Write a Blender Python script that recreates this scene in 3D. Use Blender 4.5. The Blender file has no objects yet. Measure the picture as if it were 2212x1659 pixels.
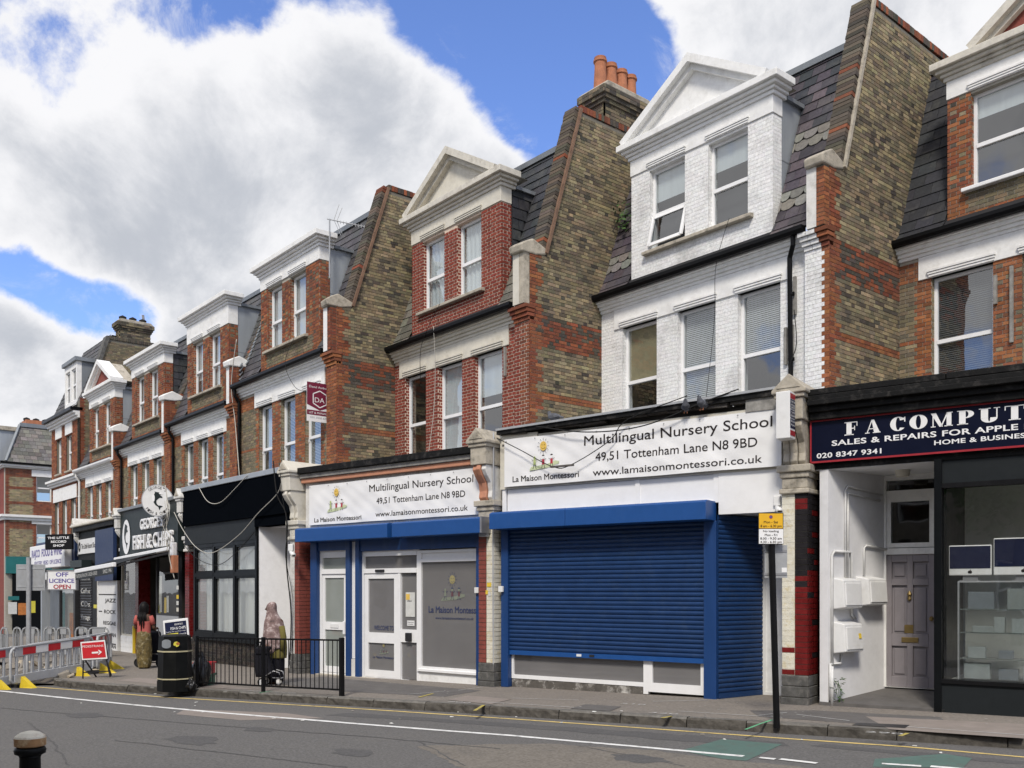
import bpy, bmesh, math, random
from mathutils import Vector, Matrix
random.seed(11)
R = math.radians
scene = bpy.context.scene
COL = scene.collection
# ------------------------------------------------------------------ camera
FPX, U0, V0, PH, HC = 2000.0, 1106.0, 1275.0, R(50), 1.6      # photo geometry in a 2212 x 1659 frame
cph, sph = math.cos(PH), math.sin(PH)
cam = bpy.data.cameras.new('camera')
camo = bpy.data.objects.new('camera', cam); COL.objects.link(camo)
camo.location = (0, 0, HC); camo.rotation_euler = (R(90), 0, PH)
cam.sensor_width = 36.0; cam.lens = 36.0*FPX/2212.0
cam.shift_y = (V0-829.5)/2212.0
cam.clip_start = 0.05; cam.clip_end = 3000
scene.camera = camo
scene.view_settings.view_transform = 'Standard'; scene.view_settings.look = 'None'
scene.view_settings.gamma = 1.0; scene.view_settings.use_curve_mapping = False
scene.view_settings.exposure = 1.1
scene.render.resolution_x = 1024; scene.render.resolution_y = 768
scene.render.engine = 'CYCLES'

def ray(u, v):
    a = (u-U0)/FPX; b = (V0-v)/FPX
    return Vector((cph*a-sph, sph*a+cph, b))
def gz(X):
    return max(-0.5, min(0.15, .0125*(X+7.4)))
def on_ground(u, v, dz=0.0):
    z = 0.0
    for i in range(40):
        r = ray(u, v); d = (z+dz-HC)/r.z; X = r.x*d; Y = r.y*d; z = .5*z+.5*gz(X)
    return (X, Y, gz(X))
# ------------------------------------------------------------------ world
SUN = Vector((.5, -.62, .85)).normalized()
world = bpy.data.worlds.new('World'); scene.world = world; world.use_nodes = True
nt = world.node_tree; nt.nodes.clear()
N = nt.nodes; L = nt.links
def nd(t, **kw):
    n = N.new(t)
    for k, v in kw.items(): setattr(n, k, v)
    return n
def wmath(op, a, b=None, clamp=False):
    n = nd('ShaderNodeMath', operation=op, use_clamp=clamp)
    for i, x in enumerate((a, b)):
        if x is None: continue
        if isinstance(x, (int, float)): n.inputs[i].default_value = x
        else: L.new(x, n.inputs[i])
    return n.outputs[0]
def wmap(x, a, b, c, d, smooth=True):
    n = nd('ShaderNodeMapRange', interpolation_type='SMOOTHSTEP' if smooth else 'LINEAR')
    L.new(x, n.inputs[0])
    for i, q in enumerate((a, b, c, d)): n.inputs[i+1].default_value = q
    return n.outputs[0]
def wmix(f, a, b):
    n = nd('ShaderNodeMix', data_type='RGBA'); L.new(f, n.inputs[0])
    for i, x in ((6, a), (7, b)):
        if isinstance(x, tuple): n.inputs[i].default_value = x
        else: L.new(x, n.inputs[i])
    return n.outputs[2]
sky = nd('ShaderNodeTexSky', sky_type='NISHITA', sun_disc=False)
sky.sun_elevation = math.asin(SUN.z); sky.sun_rotation = math.atan2(SUN.x, SUN.y)
sky.air_density = 1.0; sky.dust_density = 0.6; sky.ozone_density = 2.0
tc = nd('ShaderNodeTexCoord'); DIR = tc.outputs['Generated']
def wnoise(scale, detail, rough, dist=0.0, off=(0, 0, 0)):
    mp = nd('ShaderNodeMapping'); mp.inputs['Location'].default_value = off; mp.inputs['Scale'].default_value = (1, 1, 1.25); L.new(DIR, mp.inputs['Vector'])
    n = nd('ShaderNodeTexNoise'); n.inputs['Scale'].default_value = scale; n.inputs['Detail'].default_value = detail; n.inputs['Roughness'].default_value = rough; n.inputs['Distortion'].default_value = dist; L.new(mp.outputs[0], n.inputs['Vector'])
    return n.outputs['Fac']
dens = wmath('ADD', wnoise(3.0, 12, .60, .35), wmath('MULTIPLY', wmath('SUBTRACT', wnoise(11, 10, .65, .2, (.7, .2, .4)), .5), .26))
dens = wmath('ADD', dens, 0.10)
def blob(u, v, r, w):
    global dens
    c = ray(u, v).normalized()
    vd = nd('ShaderNodeVectorMath', operation='DISTANCE'); L.new(DIR, vd.inputs[0]); vd.inputs[1].default_value = c
    dens = wmath('ADD', dens, wmap(vd.outputs['Value'], 0, r, w, 0))
for b in [(430, 330, .30, .13), (800, 240, .22, .17), (150, 420, .25, .11), (700, 560, .24, .12), (1090, 330, .11, .10), (1560, 40, .17, .08), (1900, 60, .15, .10), (60, 820, .12, .12), (500, 780, .12, .12),
          (140, 90, .09, -.24), (330, 70, .08, -.15), (480, 10, .09, -.20), (1150, 50, .15, -.33), (1270, 210, .12, -.33), (1350, 110, .07, -.10), (1000, 0, .10, -.22), (110, 618, .062, -.26), (250, 662, .06, -.26), (0, 585, .055, -.24), (360, 702, .055, -.22), (470, 735, .04, -.14), (30, 690, .05, .12), (150, 560, .06, .1), (790, -10, .09, -.17), (640, -20, .06, -.1), (1190, 250, .06, -.12)]:
    blob(*b)
alpha = wmath('MAXIMUM', wmap(dens, .485, .595, 0, 1), wmath('MULTIPLY', wmap(wnoise(7, 12, .72, .8, (2.1, .4, .9)), .50, .74, 0, .55), wmap(dens, .28, .46, 0, 1)))
bil = wnoise(5.5, 10, .62, .3, (.31, 1.7, -.1))
thick = wmap(wmath('ADD', wmath('MULTIPLY', dens, .85), wmath('MULTIPLY', wmath('SUBTRACT', bil, .5), 1.2)), .46, .92, 0, 1)
edge = wmap(dens, .54, .70, 0, 1)
ccol = wmix(wmath('MULTIPLY', thick, edge), (4.45, 4.45, 4.55, 1), (2.55, 2.68, 2.95, 1))
skyc = nd('ShaderNodeMix', data_type='RGBA', blend_type='MULTIPLY'); skyc.inputs[0].default_value = 1
L.new(sky.outputs[0], skyc.inputs[6]); skyc.inputs[7].default_value = (.70, .78, 1.08, 1)
fin = wmix(alpha, skyc.outputs[2], ccol)
bg = nd('ShaderNodeBackground'); bg.inputs[1].default_value = 0.10; L.new(fin, bg.inputs[0])
wo = nd('ShaderNodeOutputWorld'); L.new(bg.outputs[0], wo.inputs[0])
sl = bpy.data.lights.new('sun', 'SUN'); sl.energy = 1.5; sl.angle = R(11); sl.color = (1, .93, .82)
slo = bpy.data.objects.new('sun', sl); COL.objects.link(slo); slo.rotation_euler = (-SUN).to_track_quat('-Z', 'Y').to_euler()
slo.location = (5, -10, 30)

# ------------------------------------------------------------------ materials
MATS = {}
def mat(name, col, rough=.75, metal=0.0, var=.12, scale=8.0, bump=0.0, bscale=60.0, dirt=0.0, dcol=(.12, .11, .09), dscale=2.2, src=None, spec=.4, streak=False):
    """procedural surface: base colour with noise variation, optional dirt patches and fine relief; src 'attr' / 'obj' takes the base colour per brick or slate"""
    if name in MATS: return MATS[name]
    m = bpy.data.materials.new(name); m.use_nodes = True
    t = m.node_tree; n = t.nodes; l = t.links
    p = n['Principled BSDF']; p.inputs['Roughness'].default_value = rough; p.inputs['Metallic'].default_value = metal
    if max(col) < .06 and spec == .4 and src is None: spec = .12
    p.inputs['Specular IOR Level'].default_value = spec
    c = n.new('ShaderNodeTexCoord'); vec = n.new('ShaderNodeNewGeometry').outputs['Position']
    if src == 'obj':
        oi = n.new('ShaderNodeObjectInfo'); base = oi.outputs['Color']
    elif src == 'attr':
        at_ = n.new('ShaderNodeAttribute'); at_.attribute_name = 'Col'; base = at_.outputs['Color']
    else:
        rg = n.new('ShaderNodeRGB'); rg.outputs[0].default_value = (*col, 1); base = rg.outputs[0]
    if streak:
        ms = n.new('ShaderNodeMapping'); ms.inputs['Scale'].default_value = (1, 1, .12); l.new(vec, ms.inputs['Vector']); svec = ms.outputs[0]
    else: svec = vec
    nz = n.new('ShaderNodeTexNoise'); nz.inputs['Scale'].default_value = scale; nz.inputs['Detail'].default_value = 6; nz.inputs['Roughness'].default_value = .65; l.new(svec, nz.inputs['Vector'])
    mr = n.new('ShaderNodeMapRange'); mr.inputs[1].default_value = .25; mr.inputs[2].default_value = .75; mr.inputs[3].default_value = 1-var*1.3; mr.inputs[4].default_value = 1+var; l.new(nz.outputs['Fac'], mr.inputs[0])
    mu = n.new('ShaderNodeMix'); mu.data_type = 'RGBA'; mu.blend_type = 'MULTIPLY'; mu.inputs[0].default_value = 1; l.new(base, mu.inputs[6]); l.new(mr.outputs[0], mu.inputs[7])
    out = mu.outputs[2]
    if dirt > 0:
        dz = n.new('ShaderNodeTexNoise'); dz.inputs['Scale'].default_value = dscale; dz.inputs['Detail'].default_value = 8; dz.inputs['Roughness'].default_value = .7; l.new(svec, dz.inputs['Vector'])
        dm = n.new('ShaderNodeMapRange'); dm.inputs[1].default_value = .52; dm.inputs[2].default_value = .72; dm.inputs[3].default_value = 0; dm.inputs[4].default_value = dirt; l.new(dz.outputs['Fac'], dm.inputs[0])
        dx = n.new('ShaderNodeMix'); dx.data_type = 'RGBA'; l.new(dm.outputs[0], dx.inputs[0]); l.new(out, dx.inputs[6]); dx.inputs[7].default_value = (*dcol, 1); out = dx.outputs[2]
    l.new(out, p.inputs['Base Color'])
    rr = n.new('ShaderNodeMapRange'); rr.inputs[3].default_value = max(.02, rough-.1); rr.inputs[4].default_value = min(1, rough+.1); l.new(nz.outputs['Fac'], rr.inputs[0]); l.new(rr.outputs[0], p.inputs['Roughness'])
    if bump > 0:
        bz = n.new('ShaderNodeTexNoise'); bz.inputs['Scale'].default_value = bscale; bz.inputs['Detail'].default_value = 4; l.new(vec, bz.inputs['Vector'])
        bp = n.new('ShaderNodeBump'); bp.inputs['Strength'].default_value = bump; bp.inputs['Distance'].default_value = .01; l.new(bz.outputs['Fac'], bp.inputs['Height']); l.new(bp.outputs[0], p.inputs['Normal'])
    m.diffuse_color = (*col, 1)
    MATS[name] = m; return m
def glass_mat(name, tint=(.75, .8, .82), film=0.0, fcol=(.4, .42, .42), refl=1.0):
    m = bpy.data.materials.new(name); m.use_nodes = True; t = m.node_tree; n = t.nodes; l = t.links; n.clear()
    o = n.new('ShaderNodeOutputMaterial'); tr = n.new('ShaderNodeBsdfTransparent'); tr.inputs[0].default_value = (*tint, 1)
    df = n.new('ShaderNodeBsdfDiffuse'); c = n.new('ShaderNodeTexCoord')
    nz = n.new('ShaderNodeTexNoise'); nz.inputs['Scale'].default_value = 1.7; nz.inputs['Detail'].default_value = 4; l.new(c.outputs['Object'], nz.inputs['Vector'])
    cm = n.new('ShaderNodeMix'); cm.data_type = 'RGBA'; l.new(nz.outputs['Fac'], cm.inputs[0]); cm.inputs[6].default_value = (*[q*.85 for q in fcol], 1); cm.inputs[7].default_value = (*[q*1.15 for q in fcol], 1); l.new(cm.outputs[2], df.inputs[0])
    mx = n.new('ShaderNodeMixShader'); mx.inputs[0].default_value = film; l.new(tr.outputs[0], mx.inputs[1]); l.new(df.outputs[0], mx.inputs[2])
    gl = n.new('ShaderNodeBsdfGlossy'); gl.inputs['Roughness'].default_value = .02
    wv = n.new('ShaderNodeTexNoise'); wv.inputs['Scale'].default_value = 1.3; l.new(c.outputs['Object'], wv.inputs['Vector'])
    bp = n.new('ShaderNodeBump'); bp.inputs['Strength'].default_value = .06; bp.inputs['Distance'].default_value = .05; l.new(wv.outputs['Fac'], bp.inputs['Height']); l.new(bp.outputs[0], gl.inputs['Normal'])
    lw = n.new('ShaderNodeLayerWeight'); lw.inputs[0].default_value = .5; pw_ = n.new('ShaderNodeMath'); pw_.operation = 'POWER'; pw_.inputs[1].default_value = 4.0; l.new(lw.outputs['Facing'], pw_.inputs[0])
    fm = n.new('ShaderNodeMath'); fm.operation = 'MULTIPLY_ADD'; fm.use_clamp = True; fm.inputs[1].default_value = .9; fm.inputs[2].default_value = .125*refl; l.new(pw_.outputs[0], fm.inputs[0])
    m2 = n.new('ShaderNodeMixShader'); l.new(fm.outputs[0], m2.inputs[0]); l.new(mx.outputs[0], m2.inputs[1]); l.new(gl.outputs[0], m2.inputs[2]); l.new(m2.outputs[0], o.inputs[0])
    MATS[name] = m; return m
M = MATS
mat('mortar', (.36, .34, .29), .95, bump=.3); mat('mortar_dark', (.17, .155, .125), .95, bump=.3); mat('mortar_cream', (.62, .50, .40), .95, var=.2); mat('mortar_white', (.74, .74, .725), .8)
mat('brick', (.3, .2, .12), .9, spec=.2, var=.22, scale=26, bump=.5, bscale=90, dirt=.45, dcol=(.075, .066, .055), dscale=1.1, src='attr')
mat('brick_single', (.3, .2, .12), .9, spec=.2, var=.22, scale=26, bump=.5, bscale=90, dirt=.45, dcol=(.075, .066, .055), dscale=1.1, src='obj')
mat('slate', (.08, .08, .09), .62, var=.3, scale=18, bump=.35, bscale=50, dirt=.3, dcol=(.16, .155, .13), dscale=3, src='attr')
mat('slate_single', (.08, .08, .09), .62, var=.3, scale=18, bump=.35, bscale=50, dirt=.3, dcol=(.16, .155, .13), dscale=3, src='obj')
mat('white_paint', (.79, .79, .775), .65, var=.08, dirt=.4, dcol=(.44, .42, .38), dscale=3.5, bump=.15, bscale=25)
mat('old_white', (.66, .65, .62), .8, var=.12, dirt=.7, dcol=(.26, .24, .20), dscale=3.5, bump=.3, bscale=30)
mat('stone_pale', (.60, .57, .50), .85, var=.15, dirt=.7, dcol=(.24, .21, .17), dscale=3.2, bump=.3, bscale=30)
mat('stone', (.42, .38, .31), .9, var=.2, dirt=.85, dcol=(.10, .09, .07), dscale=5, bump=.6, bscale=30)
mat('cream_paint', (.62, .59, .51), .75, var=.08, dirt=.45, dcol=(.33, .29, .22), dscale=3)
mat('upvc', (.80, .80, .80), .35, var=.03, dirt=.15, dcol=(.5, .48, .44))
mat('black_paint', (.008, .008, .009), .45, var=.2); mat('gutter_black', (.006, .006, .0065), .35, var=.2)
mat('lead', (.23, .25, .27), .55, metal=.3, var=.15, scale=4, dirt=.4, dcol=(.12, .13, .14), streak=True); mat('zinc', (.36, .39, .42), .5, metal=.3, var=.12, scale=3, dirt=.35, dcol=(.2, .22, .24), streak=True)
mat('creasing', (.20, .12, .08), .9, var=.3, dirt=.5, dcol=(.08, .06, .05))
mat('terracotta', (.42, .17, .09), .85, var=.2, dirt=.4, dcol=(.2, .09, .06)); mat('pot_brown', (.16, .075, .05), .85, var=.25)
mat('slate_plain', (.13, .125, .115), .75, var=.3)
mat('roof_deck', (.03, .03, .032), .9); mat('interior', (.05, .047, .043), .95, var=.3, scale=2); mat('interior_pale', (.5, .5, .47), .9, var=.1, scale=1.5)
mat('curtain', (.76, .77, .76), .9, var=.08, streak=True); mat('curtain_cream', (.48, .40, .24), .9, var=.1); mat('blind_grey', (.66, .66, .65), .6); mat('blind_dark', (.16, .16, .16), .5)
mat('asphalt', (.142, .138, .134), .95, spec=.1, var=.34, scale=38, bump=.55, bscale=160, dirt=.5, dcol=(.155, .148, .14), dscale=.7)
mat('pavement', (.225, .202, .178), .95, spec=.1, var=.28, scale=26, bump=.5, bscale=170, dirt=.6, dcol=(.135, .128, .12), dscale=.8)
mat('pavement_patch', (.12, .113, .108), .92, var=.2, scale=4, bump=.5, bscale=170, dirt=.3, dcol=(.13, .12, .11))
mat('pavement_pink', (.25, .215, .19), .92, var=.15, scale=4, bump=.5, bscale=170); mat('ground', (.09, .088, .085), .95, var=.2, scale=.3)
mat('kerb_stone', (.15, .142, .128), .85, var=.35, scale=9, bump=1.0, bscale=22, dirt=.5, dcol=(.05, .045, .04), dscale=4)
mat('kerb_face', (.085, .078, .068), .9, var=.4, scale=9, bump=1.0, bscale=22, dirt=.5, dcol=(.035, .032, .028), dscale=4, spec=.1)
mat('gum', (.33, .32, .30), .9)
mat('asphalt_worn', (.185, .168, .146), .95, spec=.1, var=.35, scale=30, dirt=.75, dcol=(.12, .113, .106), dscale=2.6)
mat('asphalt_dark', (.105, .103, .103), .95, spec=.1, var=.3, scale=36, dirt=.5, dcol=(.14, .135, .13), dscale=1.5)
mat('peeled_base', (.11, .10, .088), .95, var=.3, dirt=.95, dcol=(.6, .58, .54), dscale=4.5, bump=.5)
def paint_mat(name, col, wear):
    m = mat(name, col, .7, var=.1, dirt=wear, dcol=(.10, .098, .09), dscale=7); return m
paint_mat('yellow_line', (.70, .52, .18), .85); paint_mat('white_line', (.74, .74, .72), .9); paint_mat('green_patch', (.085, .145, .125), .8); paint_mat('spray_white', (.5, .5, .49), .6); paint_mat('spray_yellow', (.42, .34, .08), .8); paint_mat('spray_green', (.12, .42, .22), .7)
mat('shutter_blue', (.009, .036, .115), .42, var=.12, scale=5, dirt=.6, dcol=(.03, .06, .13), dscale=4.5, spec=.35); mat('hood_blue', (.010, .068, .245), .45, var=.06, dirt=.12, dcol=(.05, .11, .25))
mat('post_blue', (.010, .046, .16), .42, var=.12, dirt=.3, dcol=(.08, .12, .2), streak=True)
mat('banner', (.78, .78, .78), .55, var=.03, scale=3); mat('ink', (.03, .025, .025), .6); mat('ink_navy', (.012, .016, .045), .45); mat('navy_sign', (.004, .006, .02), .4, var=.08)
mat('sign_white', (.8, .8, .8), .45, var=.02); mat('red_trim', (.33, .02, .03), .4); mat('black_wood', (.01, .01, .01), .55, var=.3, dirt=.35, dcol=(.14, .13, .12), dscale=6, bump=.3)
mat('rotten_wood', (.10, .09, .08), .9, var=.4, scale=20, dirt=.6, dcol=(.02, .02, .02), bump=.6, streak=False); mat('peach', (.50, .23, .14), .7, var=.12, dirt=.4, dcol=(.25, .13, .09)); mat('grey_timber', (.27, .26, .24), .8, var=.3, dirt=.5, dcol=(.05, .05, .05), dscale=6)
mat('door_grey', (.235, .215, .23), .5, var=.06); mat('brass', (.28, .20, .08), .4, metal=.7); mat('plastic_white', (.72, .72, .71), .45, var=.05, dirt=.3, dcol=(.4, .38, .34)); mat('plastic_grey', (.36, .37, .39), .5, var=.08)
mat('steel', (.34, .34, .35), .4, metal=.6, var=.1); mat('galv', (.40, .41, .42), .5, metal=.35, var=.12); mat('dark_steel', (.03, .03, .033), .4, var=.2)
mat('yellow_sign', (.75, .43, .02), .4, var=.05); mat('label_yellow', (.7, .5, .05), .6); mat('glazed_red', (.15, .012, .012), .28, var=.25, dirt=.3, dcol=(.03, .01, .01), dscale=5); mat('glazed_dark', (.022, .02, .022), .3, var=.3)
mat('brick_red', (.22, .055, .04), .8, var=.2, dirt=.4, dcol=(.09, .03, .025), dscale=5, bump=.3)
mat('base_dark', (.10, .098, .092), .85, var=.4, scale=12, dirt=.5, dcol=(.24, .22, .19), dscale=6, bump=.6)
mat('peeling', (.66, .63, .53), .8, var=.15, dirt=.85, dcol=(.50, .38, .14), dscale=9, bump=.6); mat('maroon', (.17, .018, .045), .4, var=.05); mat('cable', (.02, .02, .02), .6); mat('cable_pale', (.5, .48, .43), .6); mat('pipe_white', (.66, .66, .65), .5, dirt=.3, dcol=(.4, .38, .34))
mat('frame_black', (.006, .007, .008), .35, var=.1); mat('fascia_black', (.0035, .0045, .0065), .6, var=.1, spec=.0); mat('fascia_grey', (.017, .02, .022), .5, var=.08); mat('george_green', (.02, .028, .029), .45, var=.05); mat('wall_white', (.72, .72, .73), .7, var=.05, dirt=.3, dcol=(.45, .44, .42), dscale=1.5)
mat('barrier_grey', (.42, .43, .44), .55, var=.08, dirt=.4, dcol=(.24, .22, .2), dscale=6); mat('barrier_dull', (.30, .31, .32), .6, var=.1, dirt=.4, dcol=(.18, .17, .16), dscale=6); mat('reflect_red', (.52, .022, .03), .4, var=.06); mat('reflect_white', (.74, .74, .73), .4, var=.04); mat('foot_yellow', (.68, .5, .03), .55, dirt=.3, dcol=(.3, .24, .1)); mat('rubber', (.03, .03, .03), .8)
mat('rubble', (.26, .235, .20), .95, var=.3, bump=.8, bscale=20, dirt=.5, dcol=(.12, .11, .09)); mat('rubble_pale', (.46, .39, .29), .95, var=.25, bump=.6); mat('soil', (.12, .105, .09), 1, var=.35, bump=1)
mat('bin_black', (.007, .0075, .0075), .42, var=.15, dirt=.15, dcol=(.05, .05, .05)); mat('gold_band', (.52, .47, .30), .45, metal=.2); mat('bag_black', (.012, .012, .013), .3, spec=.5); mat('red_box', (.45, .03, .04), .5); mat('green_box', (.02, .10, .06), .5)
mat('rust_cap', (.34, .19, .085), .7, var=.35, dirt=.8, dcol=(.60, .47, .29), dscale=12, bump=.4, bscale=40); mat('teal', (.02, .15, .15), .5, var=.1); mat('blue_board', (.012, .028, .085), .5, var=.08); mat('purple_ink', (.10, .08, .28), .5); mat('leaf', (.05, .11, .025), .6, var=.3)
mat('skin', (.10, .05, .03), .6); mat('hair', (.008, .007, .007), .5); mat('coral', (.42, .10, .085), .85, var=.1); mat('olive', (.14, .12, .03), .9); mat('cream_cloth', (.55, .52, .44), .9); mat('black_cloth', (.012, .012, .016), .85); mat('tyre', (.02, .02, .02), .8); mat('pigeon', (.09, .095, .11), .8, var=.4, scale=20)
mat('orange_poster', (.45, .16, .04), .6, var=.5, scale=4); mat('paper', (.6, .6, .57), .7); mat('sun_yellow', (.72, .48, .10), .6); mat('grass_print', (.52, .58, .36), .6, var=.15); mat('kid_red', (.42, .03, .05), .6); mat('kid_green', (.42, .5, .2), .6); mat('film_print', (.03, .04, .10), .5); mat('lemon', (.62, .55, .06), .6)
glass_mat('glass', refl=1.7); glass_mat('glass_dark', (.45, .5, .5), refl=.8); glass_mat('glass_film', (.5, .52, .52), .78, (.21, .205, .205), .5); glass_mat('glass_film_pale', (.6, .62, .6), .72, (.36, .39, .36), .6); glass_mat('glass_shop', (.96, .98, .97), .0, (.3, .32, .3), refl=1.35); glass_mat('glass_net', (.9, .93, .93), .35, (.66, .7, .69), .7)
mat('gold_skirt', (.13, .095, .032), .8, var=.7, scale=10, dirt=.7, dcol=(.5, .44, .28), dscale=12)
mat('film_sun', (.30, .26, .12), .6); mat('film_grass', (.20, .22, .17), .6); mat('film_red', (.13, .06, .07), .6); mat('cap_top', (.62, .58, .48), .7, var=.12, dirt=.7, dcol=(.25, .10, .03), dscale=14); mat('veil', (.22, .15, .14), .95, var=.5, scale=9, dirt=1.0, dcol=(.60, .53, .51), dscale=9, bump=.6, bscale=14)
# ------------------------------------------------------------------ helpers
class MB:
    """collects simple solids into one mesh"""
    def __init__(s): s.v = []; s.f = []; s.c = []
    def add(s, vs, fs, col=None):
        o = len(s.v); s.v += [tuple(p) for p in vs]
        for f in fs: s.f.append(tuple(o+i for i in f)); s.c.append(col)
        return s
    def hexa(s, p, col=None, drop=()):
        fs = [(0, 3, 2, 1), (4, 5, 6, 7), (0, 1, 5, 4), (1, 2, 6, 5), (2, 3, 7, 6), (3, 0, 4, 7)]
        return s.add(p, [f for i, f in enumerate(fs) if i not in drop], col)
    def box(s, x0, x1, y0, y1, z0, z1, col=None, drop=()):
        return s.hexa([(x0, y0, z0), (x1, y0, z0), (x1, y1, z0), (x0, y1, z0), (x0, y0, z1), (x1, y0, z1), (x1, y1, z1), (x0, y1, z1)], col, drop)
    def bar(s, a, b, w, h, col=None):
        """square bar from a to b, w across (horizontal), h the other way"""
        a = Vector(a); b = Vector(b); d = (b-a).normalized()
        up = Vector((0, 0, 1)) if abs(d.z) < .95 else Vector((0, 1, 0))
        x = d.cross(up).normalized()*w*.5; y = x.cross(d).normalized()*h*.5
        return s.hexa([a-x-y, a+x-y, b+x-y, b-x-y, a-x+y, a+x+y, b+x+y, b-x+y], col)
    def prism(s, poly, fn, d0, d1, col=None):
        n = len(poly); vs = [fn(a, b, d0) for a, b in poly]+[fn(a, b, d1) for a, b in poly]
        fs = [tuple(range(n)), tuple(range(2*n-1, n-1, -1))]+[(i, i+n, (i+1) % n+n, (i+1) % n) for i in range(n)]
        return s.add(vs, fs, col)
    def tube(s, pts, r, n=8, col=None):
        pts = [Vector(p) for p in pts]; rs = r if isinstance(r, (list, tuple)) else [r]*len(pts)
        o = len(s.v); prev = None
        for i, p in enumerate(pts):
            d = (pts[min(i+1, len(pts)-1)]-pts[max(i-1, 0)]).normalized()
            up = Vector((0, 0, 1)) if abs(d.z) < .9 else Vector((1, 0, 0))
            if prev is not None:
                x = (prev-d*prev.dot(d)).normalized()
            else: x = d.cross(up).normalized()
            prev = x; y = d.cross(x)
            for k in range(n):
                a = 2*math.pi*k/n; s.v.append(tuple(p+(x*math.cos(a)+y*math.sin(a))*rs[i]))
        for i in range(len(pts)-1):
            for k in range(n):
                s.f.append((o+i*n+k, o+i*n+(k+1) % n, o+(i+1)*n+(k+1) % n, o+(i+1)*n+k)); s.c.append(col)
        s.f.append(tuple(o+k for k in range(n-1, -1, -1))); s.c.append(col)
        s.f.append(tuple(o+(len(pts)-1)*n+k for k in range(n))); s.c.append(col)
        return s
    def lathe(s, prof, n=16, c=(0, 0, 0), sx=1, sy=1, col=None):
        o = len(s.v)
        for r, z in prof:
            for k in range(n):
                a = 2*math.pi*k/n; s.v.append((c[0]+r*sx*math.cos(a), c[1]+r*sy*math.sin(a), c[2]+z))
        for i in range(len(prof)-1):
            for k in range(n):
                s.f.append((o+i*n+k, o+i*n+(k+1) % n, o+(i+1)*n+(k+1) % n, o+(i+1)*n+k)); s.c.append(col)
        s.f.append(tuple(o+k for k in range(n-1, -1, -1))); s.c.append(col)
        s.f.append(tuple(o+(len(prof)-1)*n+k for k in range(n))); s.c.append(col)
        return s
    def grid(s, nu, nv, fn, col=None):
        o = len(s.v)
        for j in range(nv+1):
            for i in range(nu+1): s.v.append(tuple(fn(i/nu, j/nv)))
        for j in range(nv):
            for i in range(nu):
                a = o+j*(nu+1)+i; s.f.append((a, a+1, a+nu+2, a+nu+1)); s.c.append(col)
        return s
    def mesh(s, name, fix=False):
        me = bpy.data.meshes.new(name); me.from_pydata(s.v, [], s.f)
        if any(c is not None for c in s.c):
            at_ = me.color_attributes.new('Col', 'FLOAT_COLOR', 'CORNER'); buf = []
            for f, c in zip(s.f, s.c): buf += list((*(c or (.3, .3, .3)), 1.0))*len(f)
            at_.data.foreach_set('color', buf)
        if fix:
            bm = bmesh.new(); bm.from_mesh(me); bmesh.ops.recalc_face_normals(bm, faces=bm.faces); bm.to_mesh(me); bm.free()
        me.update(); return me
    def build(s, name, m, parent=None, smooth=False, bevel=0.0, kind=None, fix=True, label=None):
        me = s.mesh(name, fix); me.materials.append(M[m])
        if smooth: me.shade_smooth()
        return obj(name, me, parent, bevel, kind, label)
def obj(name, me, parent=None, bevel=0.0, kind=None, label=None, loc=None, rot=None, color=None):
    o = bpy.data.objects.new(name, me); COL.objects.link(o)
    if parent is not None: o.parent = parent
    if bevel:
        b = o.modifiers.new('bevel', 'BEVEL'); b.width = bevel; b.segments = 2; b.limit_method = 'ANGLE'
    if kind: o['kind'] = kind
    if label: o['label'] = label
    if loc is not None: o.location = loc
    if rot is not None: o.rotation_euler = rot
    if color is not None: o.color = (*color, 1)
    return o
def thing(name, label, cat, loc=(0, 0, 0), rz=0.0, group=None):
    o = bpy.data.objects.new(name, None); COL.objects.link(o); o.empty_display_size = .2
    o.location = loc; o.rotation_euler = (0, 0, rz); o['label'] = label; o['category'] = cat
    if group: o['group'] = group
    return o
def tag(o, label, cat, group=None):
    o['label'] = label; o['category'] = cat
    if group: o['group'] = group
    return o
def jit(c, a=.12, g=.06):
    k = 1+random.uniform(-a, a)*1.6; return tuple(max(.004, q*k*(1+random.uniform(-g, g))) for q in c)
# text as mesh ------------------------------------------------------
SCR = bpy.data.scenes.new('scratch')
def text_mesh(s, off=0.0, space=1.0, shear=0.0):
    cu = bpy.data.curves.new('t', 'FONT'); cu.body = s; cu.size = 1; cu.bevel_depth = off; cu.bevel_resolution = 0; cu.space_character = space; cu.shear = shear; cu.resolution_u = 4; cu.fill_mode = 'BOTH'
    o = bpy.data.objects.new('t', cu); SCR.collection.objects.link(o)
    SCR.view_layers[0].update()
    me = bpy.data.meshes.new_from_object(o.evaluated_get(SCR.view_layers[0].depsgraph))
    v = [tuple(p.co) for p in me.vertices]; f = [tuple(p.vertices) for p in me.polygons]
    bpy.data.objects.remove(o); bpy.data.curves.remove(cu); bpy.data.meshes.remove(me)
    return v, f
def text_into(mb, s, x0, x1, z0, z1, y, off=.0, space=1.0, fn=None, body='H', shear=0.0, yf=None):
    """lettering stretched to the box x0..x1, cap height z0..z1, on the plane y (facing -y); descenders hang below z0"""
    v, f = text_mesh(s, off if fn is None else 0.0, space, shear)
    ax = min(p[0] for p in v); bx = max(p[0] for p in v); h = .73
    sx = (x1-x0)/(bx-ax); sz = (z1-z0)/h
    if fn is None: mb.add([(x0+(p[0]-ax)*sx, (yf(x0+(p[0]-ax)*sx, z0+p[1]*sz) if yf else y)-max(0, p[2])*sz*.25-(.001 if p[2] > 1e-5 else 0), z0+p[1]*sz) for p in v], f)
    else: mb.add([fn(x0+(p[0]-ax)*sx, z0+p[1]*sz) for p in v], f)
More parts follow.
